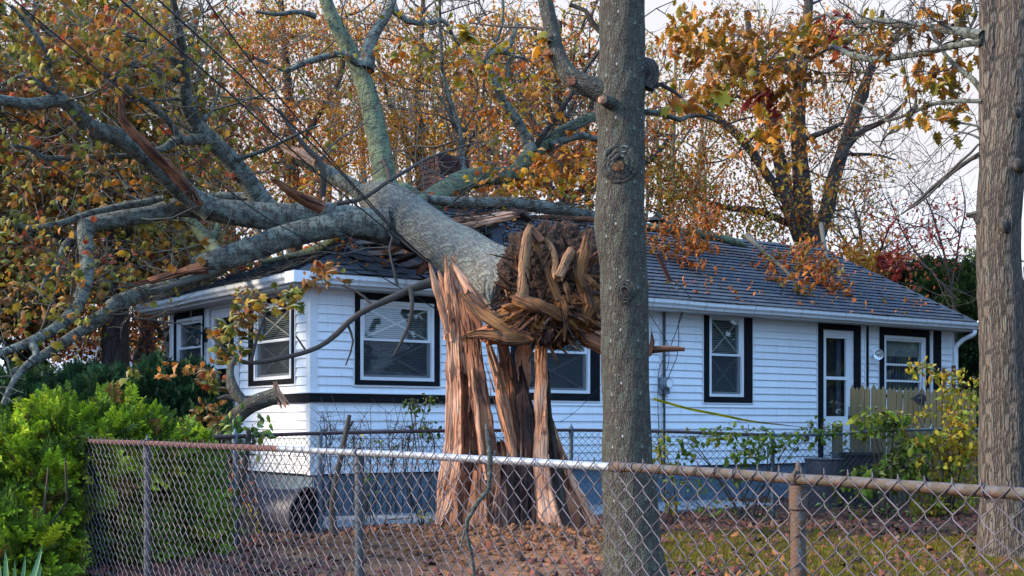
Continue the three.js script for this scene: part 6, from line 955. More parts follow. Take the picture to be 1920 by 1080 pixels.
// ---------------------------------------------------------------- standing tree in front, cut by the frame
{
  const z = 9.0, t = thing('maple_tree', V((1186 - 960) / F * z, groundY(0.8, z), -z), 'straight grey trunk with pale lichen spots standing just behind the near fence, right of centre', 'tree');
  const P = (name, l, mat, o = {}) => part(t, name, limb(path(l), { sides: 14, lump: 0.05, ...o }), mat);
  P('trunk', [[1172, -90, z, 82], [1167, 0, z, 84], [1166, 90, z, 84], [1163, 160, z, 92], [1161, 200, z, 95], [1164, 250, z, 88], [1164, 300, z, 89], [1164, 360, z, 90], [1163, 420, z, 97], [1169, 500, z, 86], [1171, 548, z, 89], [1171, 620, z, 87], [1172, 700, z, 89], [1175, 780, z, 91], [1177, 860, z, 95], [1182, 940, z, 100], [1187, 1010, z, 106], [1191, 1070, z, 122], [1195, 1130, z, 150]], M.frontBark, { sides: 44, lump: 0.034, freq: 2.6, tile: 0.36, step: 0.05 });
  P('limb', [[1168, 196, z - 0.02, 60], [1140, 178, z - 0.03, 48], [1115, 166, z - 0.04, 42], [1090, 157, z - 0.04, 40], [1068, 143, z - 0.03, 37], [1052, 118, z, 31], [1041, 85, z + 0.05, 29], [1033, 50, z + 0.1, 28], [1024, 10, z + 0.15, 27], [1015, -40, z + 0.2, 26]], M.frontBark, { sides: 20, tile: 0.3, step: 0.05 });
  const disc = (x, y, r, dz, mat, n, tilt = 0) => { const p = W(x, y, z - dz), g = new THREE.CylinderGeometry(r * 0.92, r, 0.03, 20, 3); const q = g.attributes.position; for (let i = 0; i < q.count; i++) q.setY(i, q.getY(i) + 0.004 * noise3(q.getX(i) * 60, q.getZ(i) * 60, x)); g.rotateX(Math.PI / 2); g.rotateY(tilt); g.computeVertexNormals(); tint(g, [1, 1, 1]); return part(t, n, g.translate(p.x, p.y, p.z), mat); };
  disc(1072, 152, 0.034, 0.09, M.brownWood, 'saw_cut', -0.3);
  P('branch_stub', [[1150, 196, z - 0.12, 26], [1138, 190, z - 0.19, 24], [1130, 187, z - 0.26, 20]], M.frontBark, { tile: 0.2, step: 0.02 }); disc(1130, 187, 0.029, 0.262, M.freshWood, 'saw_cut', 0.2);
  const knot = (x, y, r, dz) => { const p = W(x, y, z - dz), l = []; for (let k = 0; k < 3; k++) { const g = new THREE.TorusGeometry(r * (1 - k * 0.27), r * 0.2, 8, 28); const q = g.attributes.position; for (let i = 0; i < q.count; i++) { const n = 1 + 0.14 * noise3(q.getX(i) * 30, q.getY(i) * 30, k + x); q.setXY(i, q.getX(i) * n, q.getY(i) * n * 1.08); } l.push(g.translate(0, 0, k * 0.004)); } const g = merge(l); g.computeVertexNormals(); return part(t, 'knot', g.translate(p.x, p.y, p.z), M.frontBark); };
  knot(1163, 308, 0.11, 0.15); disc(1160, 312, 0.04, 0.175, M.rootWood, 'knot_hole');
  knot(1172, 546, 0.065, 0.158); disc(1173, 548, 0.018, 0.166, M.rotWood, 'knot_hole');
  P('burl', [[1200, 130, z, 44], [1215, 125, z, 36], [1222, 142, z, 30], [1212, 165, z, 30]], M.darkBark, { tile: 0.25, step: 0.03 });
  P('limb', [[1206, 210, z + 0.1, 12], [1240, 213, z + 0.2, 11], [1275, 225, z + 0.3, 10], [1300, 215, z + 0.4, 8], [1340, 225, z + 0.6, 5]], M.limbBark);
  P('limb', [[1130, 62, z + 0.1, 11], [1112, 45, z + 0.1, 12], [1098, 20, z + 0.1, 9], [1068, 8, z + 0.1, 8]], M.frontBark, { sides: 9 });
  P('limb', [[1210, 165, z, 11], [1240, 158, z, 9], [1268, 175, z + 0.1, 7], [1285, 190, z + 0.1, 5]], M.darkBark, { sides: 7 });
  P('twig', [[1040, 62, z + 0.1, 6], [1000, 52, z + 0.2, 5], [940, 50, z + 0.3, 4], [880, 42, z + 0.4, 3]], M.deadTwig, { sides: 6 });
  const g = grow([...nodesOf(path([[1000, 52, z, 5], [880, 42, z, 3]]), 0.1), ...nodesOf(path([[1275, 225, z + 0.3, 6], [1340, 225, z + 0.6, 4]]), 0.1)], [[875, 45, z + 0.4, 14, 16, 0.1, 3], [1015, 70, z, 20, 30, 0.1, 3], [1270, 180, z, 22, 16, 0.1, 3], [1310, 150, z + 0.4, 40, 50, 0.2, 6]], { seed: 161, sprigs: 3, rad: 0.06, thick: 0.004, maxLen: 1, pal: 'orange' });
  part(t, 'twigs', g.tw.geo(), M.deadTwig).userData.kind = 'stuff'; foliage(t, 'leaves', g.spots, 'orange', { shape: 'maple', n: 1, size: 0.10, spread: 0.05, seed: 6 });
}
// ---------------------------------------------------------------- double trunk at the right edge with limbs reaching left
{
  const z = 11.3, t = thing('oak_tree', V((1885 - 960) / F * z, groundY(4.2, z), -z), 'furrowed double trunk at the right edge with mossy limbs reaching left', 'tree');
  const P = (name, l, mat, o = {}) => part(t, name, limb(path(l), { sides: 12, lump: 0.05, ...o }), mat);
  P('trunk', [[1905, -80, z, 74], [1903, 0, z, 76], [1897, 120, z, 78], [1890, 220, z, 82], [1880, 310, z, 82], [1873, 400, z, 80], [1872, 480, z, 80], [1876, 560, z, 82], [1880, 650, z, 84], [1882, 760, z, 88], [1884, 860, z, 92], [1888, 940, z, 98], [1892, 1000, z, 112], [1896, 1040, z, 130], [1900, 1075, z, 165]], M.rightBark, { sides: 44, lump: 0.03, freq: 3, tile: 0.42, step: 0.06 });
  P('second_stem', [[1857, -80, z + 0.05, 42], [1857, 0, z + 0.05, 42], [1858, 120, z + 0.05, 42], [1857, 220, z + 0.03, 42], [1860, 300, z, 46], [1866, 370, z - 0.02, 48]], M.rightBark, { sides: 26, tile: 0.42, step: 0.06, lump: 0.035 });
  for (const [x, y, r] of [[1905, 212, 0.05], [1908, 310, 0.065], [1882, 425, 0.07]]) P('burl', [[x - 8, y - 10, z - 0.12, r * 260], [x, y, z - 0.2, r * 300], [x + 6, y + 10, z - 0.14, r * 220]], M.darkBark, { tile: 0.2, step: 0.02, lump: 0.14 });
  P('branch_stub', [[1855, 440, z, 26], [1838, 415, z, 20], [1828, 402, z, 16], [1812, 404, z, 8]], M.rightBark, { sides: 9 });
  const limbs = [
    [[1842, 66, z, 20], [1790, 58, z + 0.3, 17], [1733, 50, z + 0.7, 15], [1680, 44, z + 1.1, 14], [1630, 38, z + 1.5, 12], [1590, 42, z + 1.9, 10], [1550, 26, z + 2.3, 8]],
    [[1840, 78, z, 13], [1790, 86, z + 0.3, 12], [1740, 97, z + 0.6, 12], [1690, 106, z + 0.9, 12], [1640, 112, z + 1.2, 12], [1600, 104, z + 1.5, 11], [1560, 88, z + 1.8, 9], [1500, 83, z + 2.2, 7]],
    [[1842, 190, z, 9], [1780, 190, z + 0.3, 8], [1740, 198, z + 0.6, 8], [1700, 215, z + 0.9, 7], [1660, 226, z + 1.2, 6], [1640, 210, z + 1.4, 5], [1600, 190, z + 1.7, 4]],
    [[1848, 180, z + 0.1, 12], [1825, 150, z + 0.2, 11], [1800, 130, z + 0.3, 9], [1770, 100, z + 0.4, 7], [1750, 60, z + 0.6, 5]],
    [[1842, 238, z, 5], [1800, 230, z + 0.2, 4], [1760, 225, z + 0.4, 3]], [[1842, 262, z, 5], [1815, 250, z + 0.1, 4], [1790, 246, z + 0.2, 3]],
    [[1790, 86, z + 0.3, 7], [1830, 30, z + 0.5, 6], [1822, -10, z + 0.6, 5]], [[1720, 198, z + 0.6, 6], [1690, 240, z + 0.8, 5], [1660, 255, z + 1, 4], [1650, 275, z + 1, 3]],
    [[1700, 215, z + 0.9, 7], [1720, 190, z + 0.9, 6], [1705, 170, z + 1, 5]], [[1640, 40, z + 1.4, 7], [1610, 65, z + 1.6, 6], [1585, 85, z + 1.8, 4]], [[1560, 88, z + 1.8, 6], [1520, 110, z + 2, 5], [1480, 140, z + 2.2, 3]], [[1550, 26, z + 2.3, 7], [1510, 45, z + 2.4, 6], [1460, 95, z + 2.5, 5], [1420, 140, z + 2.6, 3]], [[1640, 112, z + 1.2, 7], [1670, 80, z + 1.2, 6], [1700, 55, z + 1.3, 4]], [[1500, 83, z + 2.2, 6], [1470, 130, z + 2.3, 5], [1430, 125, z + 2.4, 4], [1380, 160, z + 2.5, 3]]];
  const nodes = []; for (const l of limbs) { P('limb', l, M.limbBark, { sides: 9, lump: 0.1, freq: 8 }); nodes.push(...nodesOf(path(l), 0.15)); }
  for (const l of [[[1840, 286, z, 8], [1800, 312, z + 0.1, 9], [1760, 342, z + 0.1, 8], [1720, 378, z + 0.1, 6], [1690, 402, z + 0.1, 3]], [[1812, 304, z, 5], [1770, 338, z, 5], [1735, 372, z, 4], [1700, 395, z, 3]], [[1835, 270, z, 4], [1815, 292, z, 5], [1780, 322, z, 5], [1760, 352, z + 0.1, 3]]]) P('dead_limb', l, M.deadTwig, { sides: 8, lump: 0.12 });
  const g = grow(nodes, [[1360, 60, z + 2.4, 90, 55, 0.6, 26], [1440, 110, z + 2.4, 80, 70, 0.5, 24], [1330, 150, z + 2.4, 50, 50, 0.4, 10], [1520, 40, z + 2, 60, 50, 0.4, 10], [1750, 105, z + 0.6, 60, 24, 0.2, 7], [1745, 150, z + 0.6, 30, 26, 0.15, 4], [1760, 195, z + 0.5, 40, 26, 0.15, 5], [1650, 60, z + 1.2, 60, 40, 0.3, 5], [1480, 240, z + 2.2, 60, 60, 0.4, 8], [1790, 20, z + 0.5, 40, 30, 0.2, 3], [1290, 60, z + 2.4, 40, 50, 0.4, 8]], { seed: 171, sprigs: 4, rad: 0.25, thick: 0.009, maxLen: 3, pal: 'oak' });
  const bare = { tw: brush(nodes, 56, 0.9, { seed: 172, r0: 0.010, up: 0.2 }) };
  part(t, 'twigs', g.tw.geo(), M.darkTwig ?? M.deadTwig).userData.kind = 'stuff'; part(t, 'bare_twigs', bare.tw.geo(), M.deadTwig).userData.kind = 'stuff';
  foliage(t, 'leaves', g.spots, 'oak', { shape: 'oak', n: 3, size: 0.12, spread: 0.24, seed: 8 });
  const h = grow(nodes, [[1545, 45, z + 2.2, 36, 30, 0.2, 6], [1440, 165, z + 2.5, 22, 40, 0.2, 5]], { seed: 173, sprigs: 4, rad: 0.12, thick: 0.006, maxLen: 2, pal: 'ruby' }); foliage(t, 'leaves', h.spots, 'ruby', { shape: 'oak', n: 3, size: 0.13, spread: 0.13, seed: 9 });
}
// ---------------------------------------------------------------- background trees
// skeleton limbs in photo pixels at distance z; crown blobs [px, py, rx, ry, count]
function backTree(name, label, { z, base, skel, blobs, pal, seed, shape = 'simple', size = 0.078, bark = M.farBark, sprigs = 9, rad = 0.5, group, n = 4, dz = 2.2, thick = 0.02, spread = 0.34, density = 1.15 }) {
  const t = thing(name, V((base - 960) / F * z, 0, -z), label, 'tree', group), r = rng(seed), nodes = [];
  skel.forEach((l, i) => { const zz = z + (i ? (r() - 0.5) * dz : 0), p = path(l.map(([x, y, w], k) => [x, y, i && k === 0 ? mix(z, zz, 0.4) : mix(z, zz, k / (l.length - 1)), w])); nodes.push(...nodesOf(p, 0.5)); part(t, i ? 'limb' : 'trunk', limb(p, { sides: i ? 8 : 12, lump: 0.07, step: 0.3, freq: 1.4 }), bark); });
  if (blobs.length) {
    const g = grow(nodes, blobs.map(([x, y, rx, ry, c, k]) => [x, y, z, rx * 1.05, ry * 1.05, dz * (k ?? 1), Math.round(c * density)]), { seed: seed + 1, sprigs, rad, thick, maxLen: 6, pal });
    part(t, 'twigs', g.tw.geo(), bark === M.darkBark ? M.darkBark : M.deadTwig).userData.kind = 'stuff';
    { const bt = { tw: brush(nodes, 32, 2.2, { seed: seed + 7, r0: 0.026 }) }; part(t, 'bare_twigs', bt.tw.geo(), M.deadTwig).userData.kind = 'stuff'; }
    if (sprigs) foliage(t, 'crown', g.spots, pal, { shape, n, size, spread, seed });
  }
  return t;
}
const LEFTG = null;
backTree('oak_tree', 'triple-stemmed dark oak rising behind the right end of the roof', { z: 27, base: 1505, seed: 201, pal: 'orange', shape: 'simple', size: 0.078, dz: 2, sprigs: 7, rad: 0.45,
  skel: [[[1512, 900, 44], [1512, 600, 42], [1512, 470, 38], [1508, 400, 34], [1500, 300, 30], [1496, 230, 27], [1502, 140, 24], [1512, 60, 19], [1518, -20, 15]], [[1500, 450, 28], [1478, 380, 26], [1462, 300, 25], [1440, 220, 22], [1428, 170, 19], [1410, 100, 14], [1400, 20, 10]], [[1525, 460, 30], [1548, 400, 28], [1560, 350, 27], [1578, 290, 25], [1602, 215, 23], [1625, 150, 17], [1645, 90, 11], [1655, 20, 8]], [[1500, 410, 20], [1440, 330, 18], [1390, 260, 17], [1330, 215, 13], [1270, 200, 9]], [[1480, 420, 14], [1420, 395, 13], [1360, 390, 11], [1300, 370, 8], [1250, 372, 6]], [[1572, 300, 14], [1610, 250, 12], [1660, 225, 9], [1700, 190, 6]], [[1505, 260, 12], [1540, 250, 10], [1580, 230, 7]], [[1440, 230, 10], [1390, 180, 9], [1340, 195, 6]], [[1600, 220, 9], [1625, 180, 8], [1630, 120, 6]], [[1545, 410, 10], [1570, 320, 9], [1555, 345, 7]], [[1580, 290, 8], [1640, 290, 5], [1680, 300, 3]]],
  blobs: [[1330, 300, 110, 120, 80], [1440, 200, 110, 120, 46], [1560, 170, 90, 100, 26], [1420, 400, 100, 60, 48], [1290, 400, 70, 50, 30], [1480, 330, 90, 120, 34], [1400, 120, 140, 120, 60], [1560, 380, 80, 80, 18], [1600, 250, 70, 120, 14], [1540, 80, 120, 80, 22], [1260, 180, 60, 130, 40], [1650, 330, 50, 50, 8]] });
backTree('oak_tree', 'orange-leaved oak behind the roof, right of the upright limb', { z: 25, base: 1060, seed: 211, density: 1.2, pal: 'orange', dz: 2.5,
  skel: [[[1070, 900, 36], [1068, 600, 34], [1065, 420, 30], [1060, 330, 26], [1050, 240, 20], [1045, 150, 14], [1050, 40, 9]], [[1062, 330, 16], [1010, 250, 14], [970, 170, 11], [940, 80, 8]], [[1065, 360, 16], [1090, 270, 13], [1110, 190, 10], [1090, 110, 7]], [[1060, 300, 12], [1030, 210, 10], [1020, 130, 8], [1000, 50, 6]], [[1066, 380, 14], [1000, 330, 12], [930, 290, 9], [880, 260, 6]], [[1066, 380, 14], [1130, 330, 12], [1220, 300, 9], [1260, 250, 6]], [[1050, 240, 9], [1080, 180, 8], [1075, 100, 6], [1100, 30, 4]]],
  blobs: [[1000, 200, 120, 120, 66], [1080, 90, 110, 90, 42], [1090, 310, 90, 80, 50], [940, 320, 90, 60, 44], [1180, 250, 80, 120, 34], [900, 160, 90, 90, 34], [1250, 330, 60, 80, 30], [960, 60, 80, 50, 16]] });
backTree('oak_tree', 'golden oak crown directly behind the chimney', { z: 30, base: 800, seed: 221, density: 1.3, pal: 'gold', dz: 2.5,
  skel: [[[800, 900, 34], [800, 600, 32], [796, 420, 28], [790, 320, 22], [785, 200, 16], [790, 80, 10], [795, -30, 7]], [[792, 330, 14], [750, 240, 11], [720, 160, 8], [700, 60, 6]], [[795, 360, 14], [850, 280, 11], [880, 190, 8], [900, 110, 6]], [[790, 250, 9], [830, 180, 8], [850, 110, 6], [880, 40, 4]]],
  blobs: [[790, 230, 110, 110, 74], [720, 180, 80, 120, 50], [860, 270, 80, 80, 44], [660, 260, 60, 90, 40], [830, 110, 90, 60, 26], [720, 40, 80, 60, 26]] });
backTree('maple_tree', 'yellow-orange maple behind the left end of the house', { z: 28, base: 560, seed: 231, density: 1.3, pal: 'orange', dz: 2.6,
  skel: [[[560, 900, 36], [558, 600, 32], [552, 440, 28], [548, 300, 22], [540, 160, 16], [530, 40, 10], [525, -40, 7]], [[550, 330, 14], [500, 240, 11], [460, 160, 8], [430, 60, 6]], [[550, 300, 14], [600, 210, 11], [640, 140, 8], [650, 30, 6]], [[552, 420, 12], [480, 380, 10], [420, 370, 7]]],
  blobs: [[520, 130, 110, 120, 72], [600, 200, 80, 120, 50], [460, 300, 90, 90, 52], [580, 380, 90, 70, 46], [640, 60, 70, 60, 26], [450, 60, 80, 60, 30], [540, 30, 80, 50, 26]] });
backTree('maple_tree', 'green and red maple with a dark furrowed trunk left of the house', { z: 19.5, base: 215, seed: 241, density: 1.3, pal: 'maple', bark: M.darkBark, shape: 'maple', size: 0.08, n: 5, spread: 0.4, dz: 1.8, rad: 0.5,
  skel: [[[216, 960, 58], [216, 800, 54], [216, 690, 51], [217, 560, 49], [220, 440, 46], [228, 330, 42], [234, 220, 36], [238, 120, 30], [240, 20, 24], [242, -60, 20]], [[228, 360, 18], [170, 300, 15], [110, 250, 12], [60, 170, 8]], [[232, 260, 18], [290, 200, 15], [340, 130, 11], [370, 40, 8]], [[220, 470, 16], [270, 420, 14], [330, 400, 11], [380, 430, 7]], [[219, 520, 16], [160, 470, 14], [90, 440, 11], [30, 430, 7]], [[236, 160, 14], [180, 100, 11], [130, 30, 8]]],
  blobs: [[120, 130, 130, 110, 56], [290, 110, 120, 100, 50], [60, 330, 110, 110, 46], [330, 270, 110, 100, 46], [280, 430, 110, 70, 44], [90, 520, 110, 80, 40], [210, 20, 130, 60, 30], [350, 470, 70, 50, 26], [200, 330, 80, 80, 20]] });
backTree('maple_tree', 'red-brown maple with a slim trunk at the far left edge', { z: 23, base: 60, seed: 251, density: 1.3, pal: 'rust', bark: M.darkBark, shape: 'simple', size: 0.078, dz: 2,
  skel: [[[62, 960, 34], [62, 760, 32], [60, 560, 30], [56, 380, 26], [60, 220, 20], [66, 60, 14], [70, -40, 10]], [[60, 480, 14], [120, 420, 11], [160, 350, 8]], [[58, 400, 14], [10, 330, 11], [-40, 250, 8]], [[60, 560, 12], [110, 540, 10], [160, 560, 7]]],
  blobs: [[60, 80, 110, 90, 36], [30, 250, 110, 100, 40], [150, 400, 100, 90, 40], [40, 600, 120, 60, 36], [120, 640, 100, 40, 22], [10, 450, 80, 80, 30]] });
backTree('maple_tree', 'slim dark trunk with russet leaves between the lantern corner and the big dark trunk', { z: 24, base: 275, seed: 261, density: 1.3, pal: 'rust', bark: M.darkBark, shape: 'simple', size: 0.078, dz: 2,
  skel: [[[276, 960, 30], [276, 740, 28], [274, 560, 25], [280, 420, 22], [290, 300, 18], [300, 150, 13], [310, 0, 8]], [[276, 620, 18], [262, 660, 22], [255, 740, 20]], [[280, 450, 12], [340, 400, 9], [400, 380, 6]], [[276, 560, 12], [310, 640, 10], [330, 600, 7]]],
  blobs: [[300, 540, 70, 80, 34], [380, 420, 90, 60, 40], [330, 330, 90, 80, 36], [260, 620, 60, 50, 20], [420, 480, 70, 40, 26], [410, 220, 80, 90, 36]] });
backTree('thin_tree', 'bare thin-stemmed tree against the sky left of the right trunk', { z: 24, base: 1720, seed: 271, pal: 'ruby', sprigs: 1, rad: 0.12, n: 2, size: 0.078, dz: 1.2, thick: 0.011,
  skel: [[[1795, 900, 5.5], [1792, 620, 5.0], [1780, 520, 4.4], [1760, 440, 3.9], [1735, 370, 2.8], [1700, 330, 1.7]], [[1790, 560, 3.9], [1730, 490, 3.3], [1690, 430, 2.8], [1668, 370, 1.7]], [[1785, 540, 3.9], [1800, 440, 3.3], [1810, 390, 2.8], [1800, 330, 1.7]], [[1770, 470, 2.8], [1740, 430, 2.2], [1700, 420, 1.7], [1660, 400, 1.4]], [[1800, 440, 2.8], [1760, 400, 2.2], [1730, 405, 1.7]]],
  blobs: [[1730, 440, 70, 80, 90, 0.7], [1670, 420, 60, 60, 40, 0.7], [1790, 420, 40, 70, 40, 0.7]] });
backTree('thin_tree', 'fine-twigged bare tree behind the right slope of the roof', { z: 30, base: 1620, seed: 281, pal: 'gold', sprigs: 2, rad: 0.25, n: 3, size: 0.078, dz: 1.5, thick: 0.012,
  skel: [[[1622, 900, 9], [1622, 620, 9], [1618, 500, 8], [1612, 430, 6], [1600, 380, 4]], [[1620, 540, 6], [1650, 470, 5], [1670, 420, 3]], [[1620, 520, 6], [1590, 460, 5], [1570, 430, 3]]],
  blobs: [[1620, 450, 60, 50, 34, 0.8], [1680, 470, 40, 40, 14, 0.8]] });
backTree('sapling', 'slender orange-leaved sapling stem rising left of the arching limb', { z: 22, base: 868, seed: 291, pal: 'gold', sprigs: 5, dz: 1, thick: 0.012,
  skel: [[[875, 900, 12], [873, 500, 11], [868, 300, 10], [842, 200, 8], [828, 90, 6], [824, 0, 5]], [[868, 300, 6], [900, 220, 5], [910, 120, 4]], [[850, 230, 5], [815, 170, 4], [780, 150, 3]]], blobs: [[850, 180, 70, 100, 22], [900, 60, 60, 50, 10]] });
// woods closing the view behind everything
{
  const spots = [], r = rng(311), tw = new Twigs();
  for (let i = 0; i < 3600; i++) { const z = 42 + r() * 22, x = -140 + r() * 2250, dens = x > 1250 ? 0.35 : 1; if (r() > dens) continue; const top = x > 1350 ? 600 : x > 1000 ? 470 : 420, py = mix(top, 860, Math.pow(r(), 0.8)); spots.push({ p: W(x, py, z), s: 1.5 + r() }); }
  for (let i = 0; i < 70; i++) { const z = 40 + r() * 24, x = -140 + r() * 1500 + (i % 4 === 0 ? 700 : 0), a = W(x, 900, z), top = x > 1350 ? 520 : 60 + r() * 200, b = W(x + (r() - 0.5) * 90, top, z); tw.add(bend(a, b, r, 0.05), 0.14 + 0.12 * r(), 0.04); for (let k = 0; k < 7; k++) { const s = a.clone().lerp(b, 0.35 + 0.6 * r()); tw.add(bend(s, s.clone().add(V((r() - 0.5) * 5, 1 + 2.5 * r(), (r() - 0.5) * 2)), r, 0.25), 0.05, 0.015); } }
  const wood = thing('distant_woods', V(0, 0, -50), 'distant autumn woods seen through the gaps behind the house', 'woods'); wood.userData.kind = 'stuff';
  part(wood, 'trunks', tw.geo(), M.farBark).userData.kind = 'stuff'; foliage(wood, 'foliage', spots, 'orange', { shape: 'simple', n: 6, size: 0.16, spread: 0.7, seed: 12 });
}
// ---------------------------------------------------------------- neighbour's house glimpsed at the left
{
  const z = 34, o = thing('neighbour_house', W(150, 900, z), 'white sided neighbouring house glimpsed left of the dark trunk', 'house'), c = W(150, 700, z);
  part(o, 'wall', box(c.x - 4, c.x + 2.6, 0, c.y + 0.25, -z - 5, -z), M.siding);
  for (let k = 0; k < 12; k++) { const y = c.y + 0.25 - (k + 1) * 0.13; part(o, 'siding_board', box(c.x - 4, c.x + 2.6, y + 0.012, y + 0.125, -z + 0.002, -z + 0.024), M.siding); }
  const s = new THREE.Shape([[c.x - 4.4, c.y + 0.25], [c.x + 2.9, c.y + 0.25], [c.x + 0.1, c.y + 0.85], [c.x - 2, c.y + 1.25]].map((q) => new THREE.Vector2(...q))); part(o, 'gable', triUV(new THREE.ExtrudeGeometry(s, { depth: 4.8, bevelEnabled: false }).translate(0, 0, -z - 5)), M.siding);
  part(o, 'roof', bar(V(c.x - 2, c.y + 1.3, -z - 2.4), V(c.x + 3.1, c.y + 0.24, -z - 2.4), 0.12, 5.6), M.shingles[0]);
}

// trees standing beyond the right edge of the frame: they close the right-hand side and are what the dark panes mirror
for (const [x, zz, h, k] of [[11.5, 17, 8, 0], [13.5, 21, 9, 1], [12, 12.5, 7.5, 2], [10.5, 8, 8, 3], [15.5, 26, 10, 4], [11, 3.5, 8, 5], [-9.2, 17.2, 7.5, 6], [-10, 21, 9, 7]]) {
  const o = thing('hemlock_tree', V(x, 0, -zz), ['dense dark evergreen level with the back door, outside the frame', 'tall dense evergreen beyond the house end, outside the frame', 'dense evergreen right of the double trunk, outside the frame', 'dense evergreen right of the near fence, outside the frame', 'farthest dense evergreen beyond the house end, outside the frame', 'dense evergreen beside the camera, outside the frame', 'dense evergreen beyond the left end of the hedge, outside the frame', 'taller dense evergreen behind the hedge, outside the frame on the left'][k], 'tree');
  part(o, 'trunk', limb([{ p: V(x, -0.3, -zz), r: 0.22 }, { p: V(x, h * 0.5, -zz), r: 0.14 }, { p: V(x, h, -zz), r: 0.03 }], { sides: 8 }), M.darkBark);
  const r = rng(700 + k), b = []; for (let i = 0; i < 30; i++) { const t = i / 29, w = 2.3 * (1 - t) + 0.3, a = i * 2.4; b.push({ p: V(x + Math.cos(a) * w * 0.5, 0.6 + t * (h - 0.8), -zz + Math.sin(a) * w * 0.5), s: 1 }); }
  const sp = []; for (const q of b) for (let i = 0; i < 26; i++) sp.push({ p: q.p.clone().add(V((r() - 0.5) * 1.9, (r() - 0.5) * 1.0, (r() - 0.5) * 1.9)), s: 2.2 + r() });
  foliage(o, 'crown', sp, 'conifer', { shape: 'simple', n: 6, size: 0.16, spread: 0.36, seed: 20 + k });
}
// ---------------------------------------------------------------- shrubs
function fanGeo(n, len, wide, seed) {            // flat spray of scale leaves (arborvitae) or needles (yew)
  const r = rng(seed), list = []; const blade = (a, b, w, nrm) => { const d = b.clone().sub(a).normalize(), s = V().crossVectors(d, nrm).normalize().multiplyScalar(w), m = a.clone().lerp(b, 0.5); return [a, m.clone().add(s), b, m.clone().sub(s)]; };
  const pos = [], idx = [], col = [];
  const put = (q, c) => { const o = pos.length / 3; for (const v of q) { pos.push(v.x, v.y, v.z); col.push(c, c, c); } idx.push(o, o + 1, o + 2, o, o + 2, o + 3); };
  const up = V(0, 0, 1); put(blade(V(0, 0, 0), V(0, len, 0), wide * 0.7, up), 0.7);
  for (let i = 0; i < n; i++) { const t = 0.08 + 0.88 * i / n, s = i % 2 ? 1 : -1, L = len * (0.55 - 0.42 * Math.abs(t - 0.35)) * (0.8 + 0.4 * r()), a = V(0, t * len, 0), b = a.clone().add(V(s * L * 0.72, L * 0.68, (r() - 0.5) * L * 0.35)); put(blade(a, b, wide, V((r() - 0.5) * 0.6, 0, 1)), 0.75 + 0.5 * r()); if (n < 14) { const c = a.clone().lerp(b, 0.5); put(blade(c, c.clone().add(V(s * L * 0.1, L * 0.5, 0.02)), wide * 0.9, up), 0.75 + 0.5 * r()); put(blade(c, c.clone().add(V(s * L * 0.45, L * 0.06, -0.02)), wide * 0.9, up), 0.7 + 0.5 * r()); } }
  const g = new THREE.BufferGeometry(); g.setAttribute('position', new THREE.Float32BufferAttribute(pos, 3)); g.setAttribute('color', new THREE.Float32BufferAttribute(col, 3)); g.setIndex(idx); g.computeVertexNormals(); return g;
}
const FAN = fanGeo(11, 0.17, 0.011, 1), YEW = fanGeo(22, 0.15, 0.0055, 2);
// bush of blobs [centre, rx, ry, rz, count]; sprays point out and up
function bush(o, name, geo, mat, blobs, pal, { seed, up = 0.6, size = 1, shell = 0.62, lumps = 0 }) {
  const r = rng(seed), mats = [], cols = [], all = [];
  for (const b of blobs) { if (!lumps) { all.push(b); continue; } const [c, rx, ry, rz, n] = b; all.push([c, rx * 0.8, ry * 0.8, rz * 0.8, Math.round(n * 0.35)]); for (let k = 0; k < lumps; k++) { const d = V(r() * 2 - 1, r() * 1.7 - 0.7, r() * 2 - 1).normalize(), q = 0.10 + 0.10 * r(); all.push([c.clone().add(V(d.x * rx * 0.82, d.y * ry * 0.82, d.z * rz * 0.82)), q, q * 1.15, q, Math.round(n * 0.65 / lumps)]); } }
  for (const [c, rx, ry, rz, n] of all) for (let i = 0; i < n; i++) {
    let d; do { d = V(r() * 2 - 1, r() * 2 - 1, r() * 2 - 1); } while (d.length() > 1 || d.length() < 0.2); d.normalize();
    const bump = 1 + 0.22 * fbm3(d.x * 2.6 + c.x, d.y * 2.6 + seed, d.z * 2.6, 3), k = bump * (shell + (1 - shell) * Math.sqrt(r())), p = c.clone().add(V(d.x * rx * k, d.y * ry * k, d.z * rz * k)); if (p.y < groundY(p.x, -p.z) - 0.02) continue;
    const dir = d.clone().add(V((r() - 0.5) * 0.9, up + (r() - 0.5) * 0.6, (r() - 0.5) * 0.9)).normalize(), q = new THREE.Quaternion().setFromUnitVectors(V(0, 1, 0), dir).multiply(new THREE.Quaternion().setFromAxisAngle(V(0, 1, 0), r() * 6.28)), s = size * (0.65 + 0.7 * r());
    mats.push(new THREE.Matrix4().compose(p.sub(o.position), q, V(s, s, s))); const a = pick(pal, r), b = 0.75 + 0.5 * r(); cols.push(rgb(a[0] * b, a[1] * b, a[2] * b));
  }
  const im = new THREE.InstancedMesh(geo, mat, mats.length); mats.forEach((m, i) => { im.setMatrixAt(i, m); im.setColorAt(i, cols[i]); }); im.name = name; im.userData.kind = 'stuff'; shade(im); o.add(im); return im;
}
PAL.arbor = [[0.22, 0.31, 0.012, 4], [0.33, 0.41, 0.016, 2.4], [0.12, 0.19, 0.012, 3.6], [0.48, 0.48, 0.02, 1.1], [0.06, 0.10, 0.010, 2.8], [0.17, 0.09, 0.02, 0.6]];
PAL.arborDark = [[0.13, 0.22, 0.02, 4], [0.18, 0.27, 0.025, 3], [0.08, 0.14, 0.018, 3], [0.26, 0.30, 0.03, 1]];
M.spray = new THREE.MeshPhysicalMaterial({ color: 0xffffff, vertexColors: true, roughness: 0.9, transmission: 0.25, thickness: 0, specularIntensity: 0.25 });
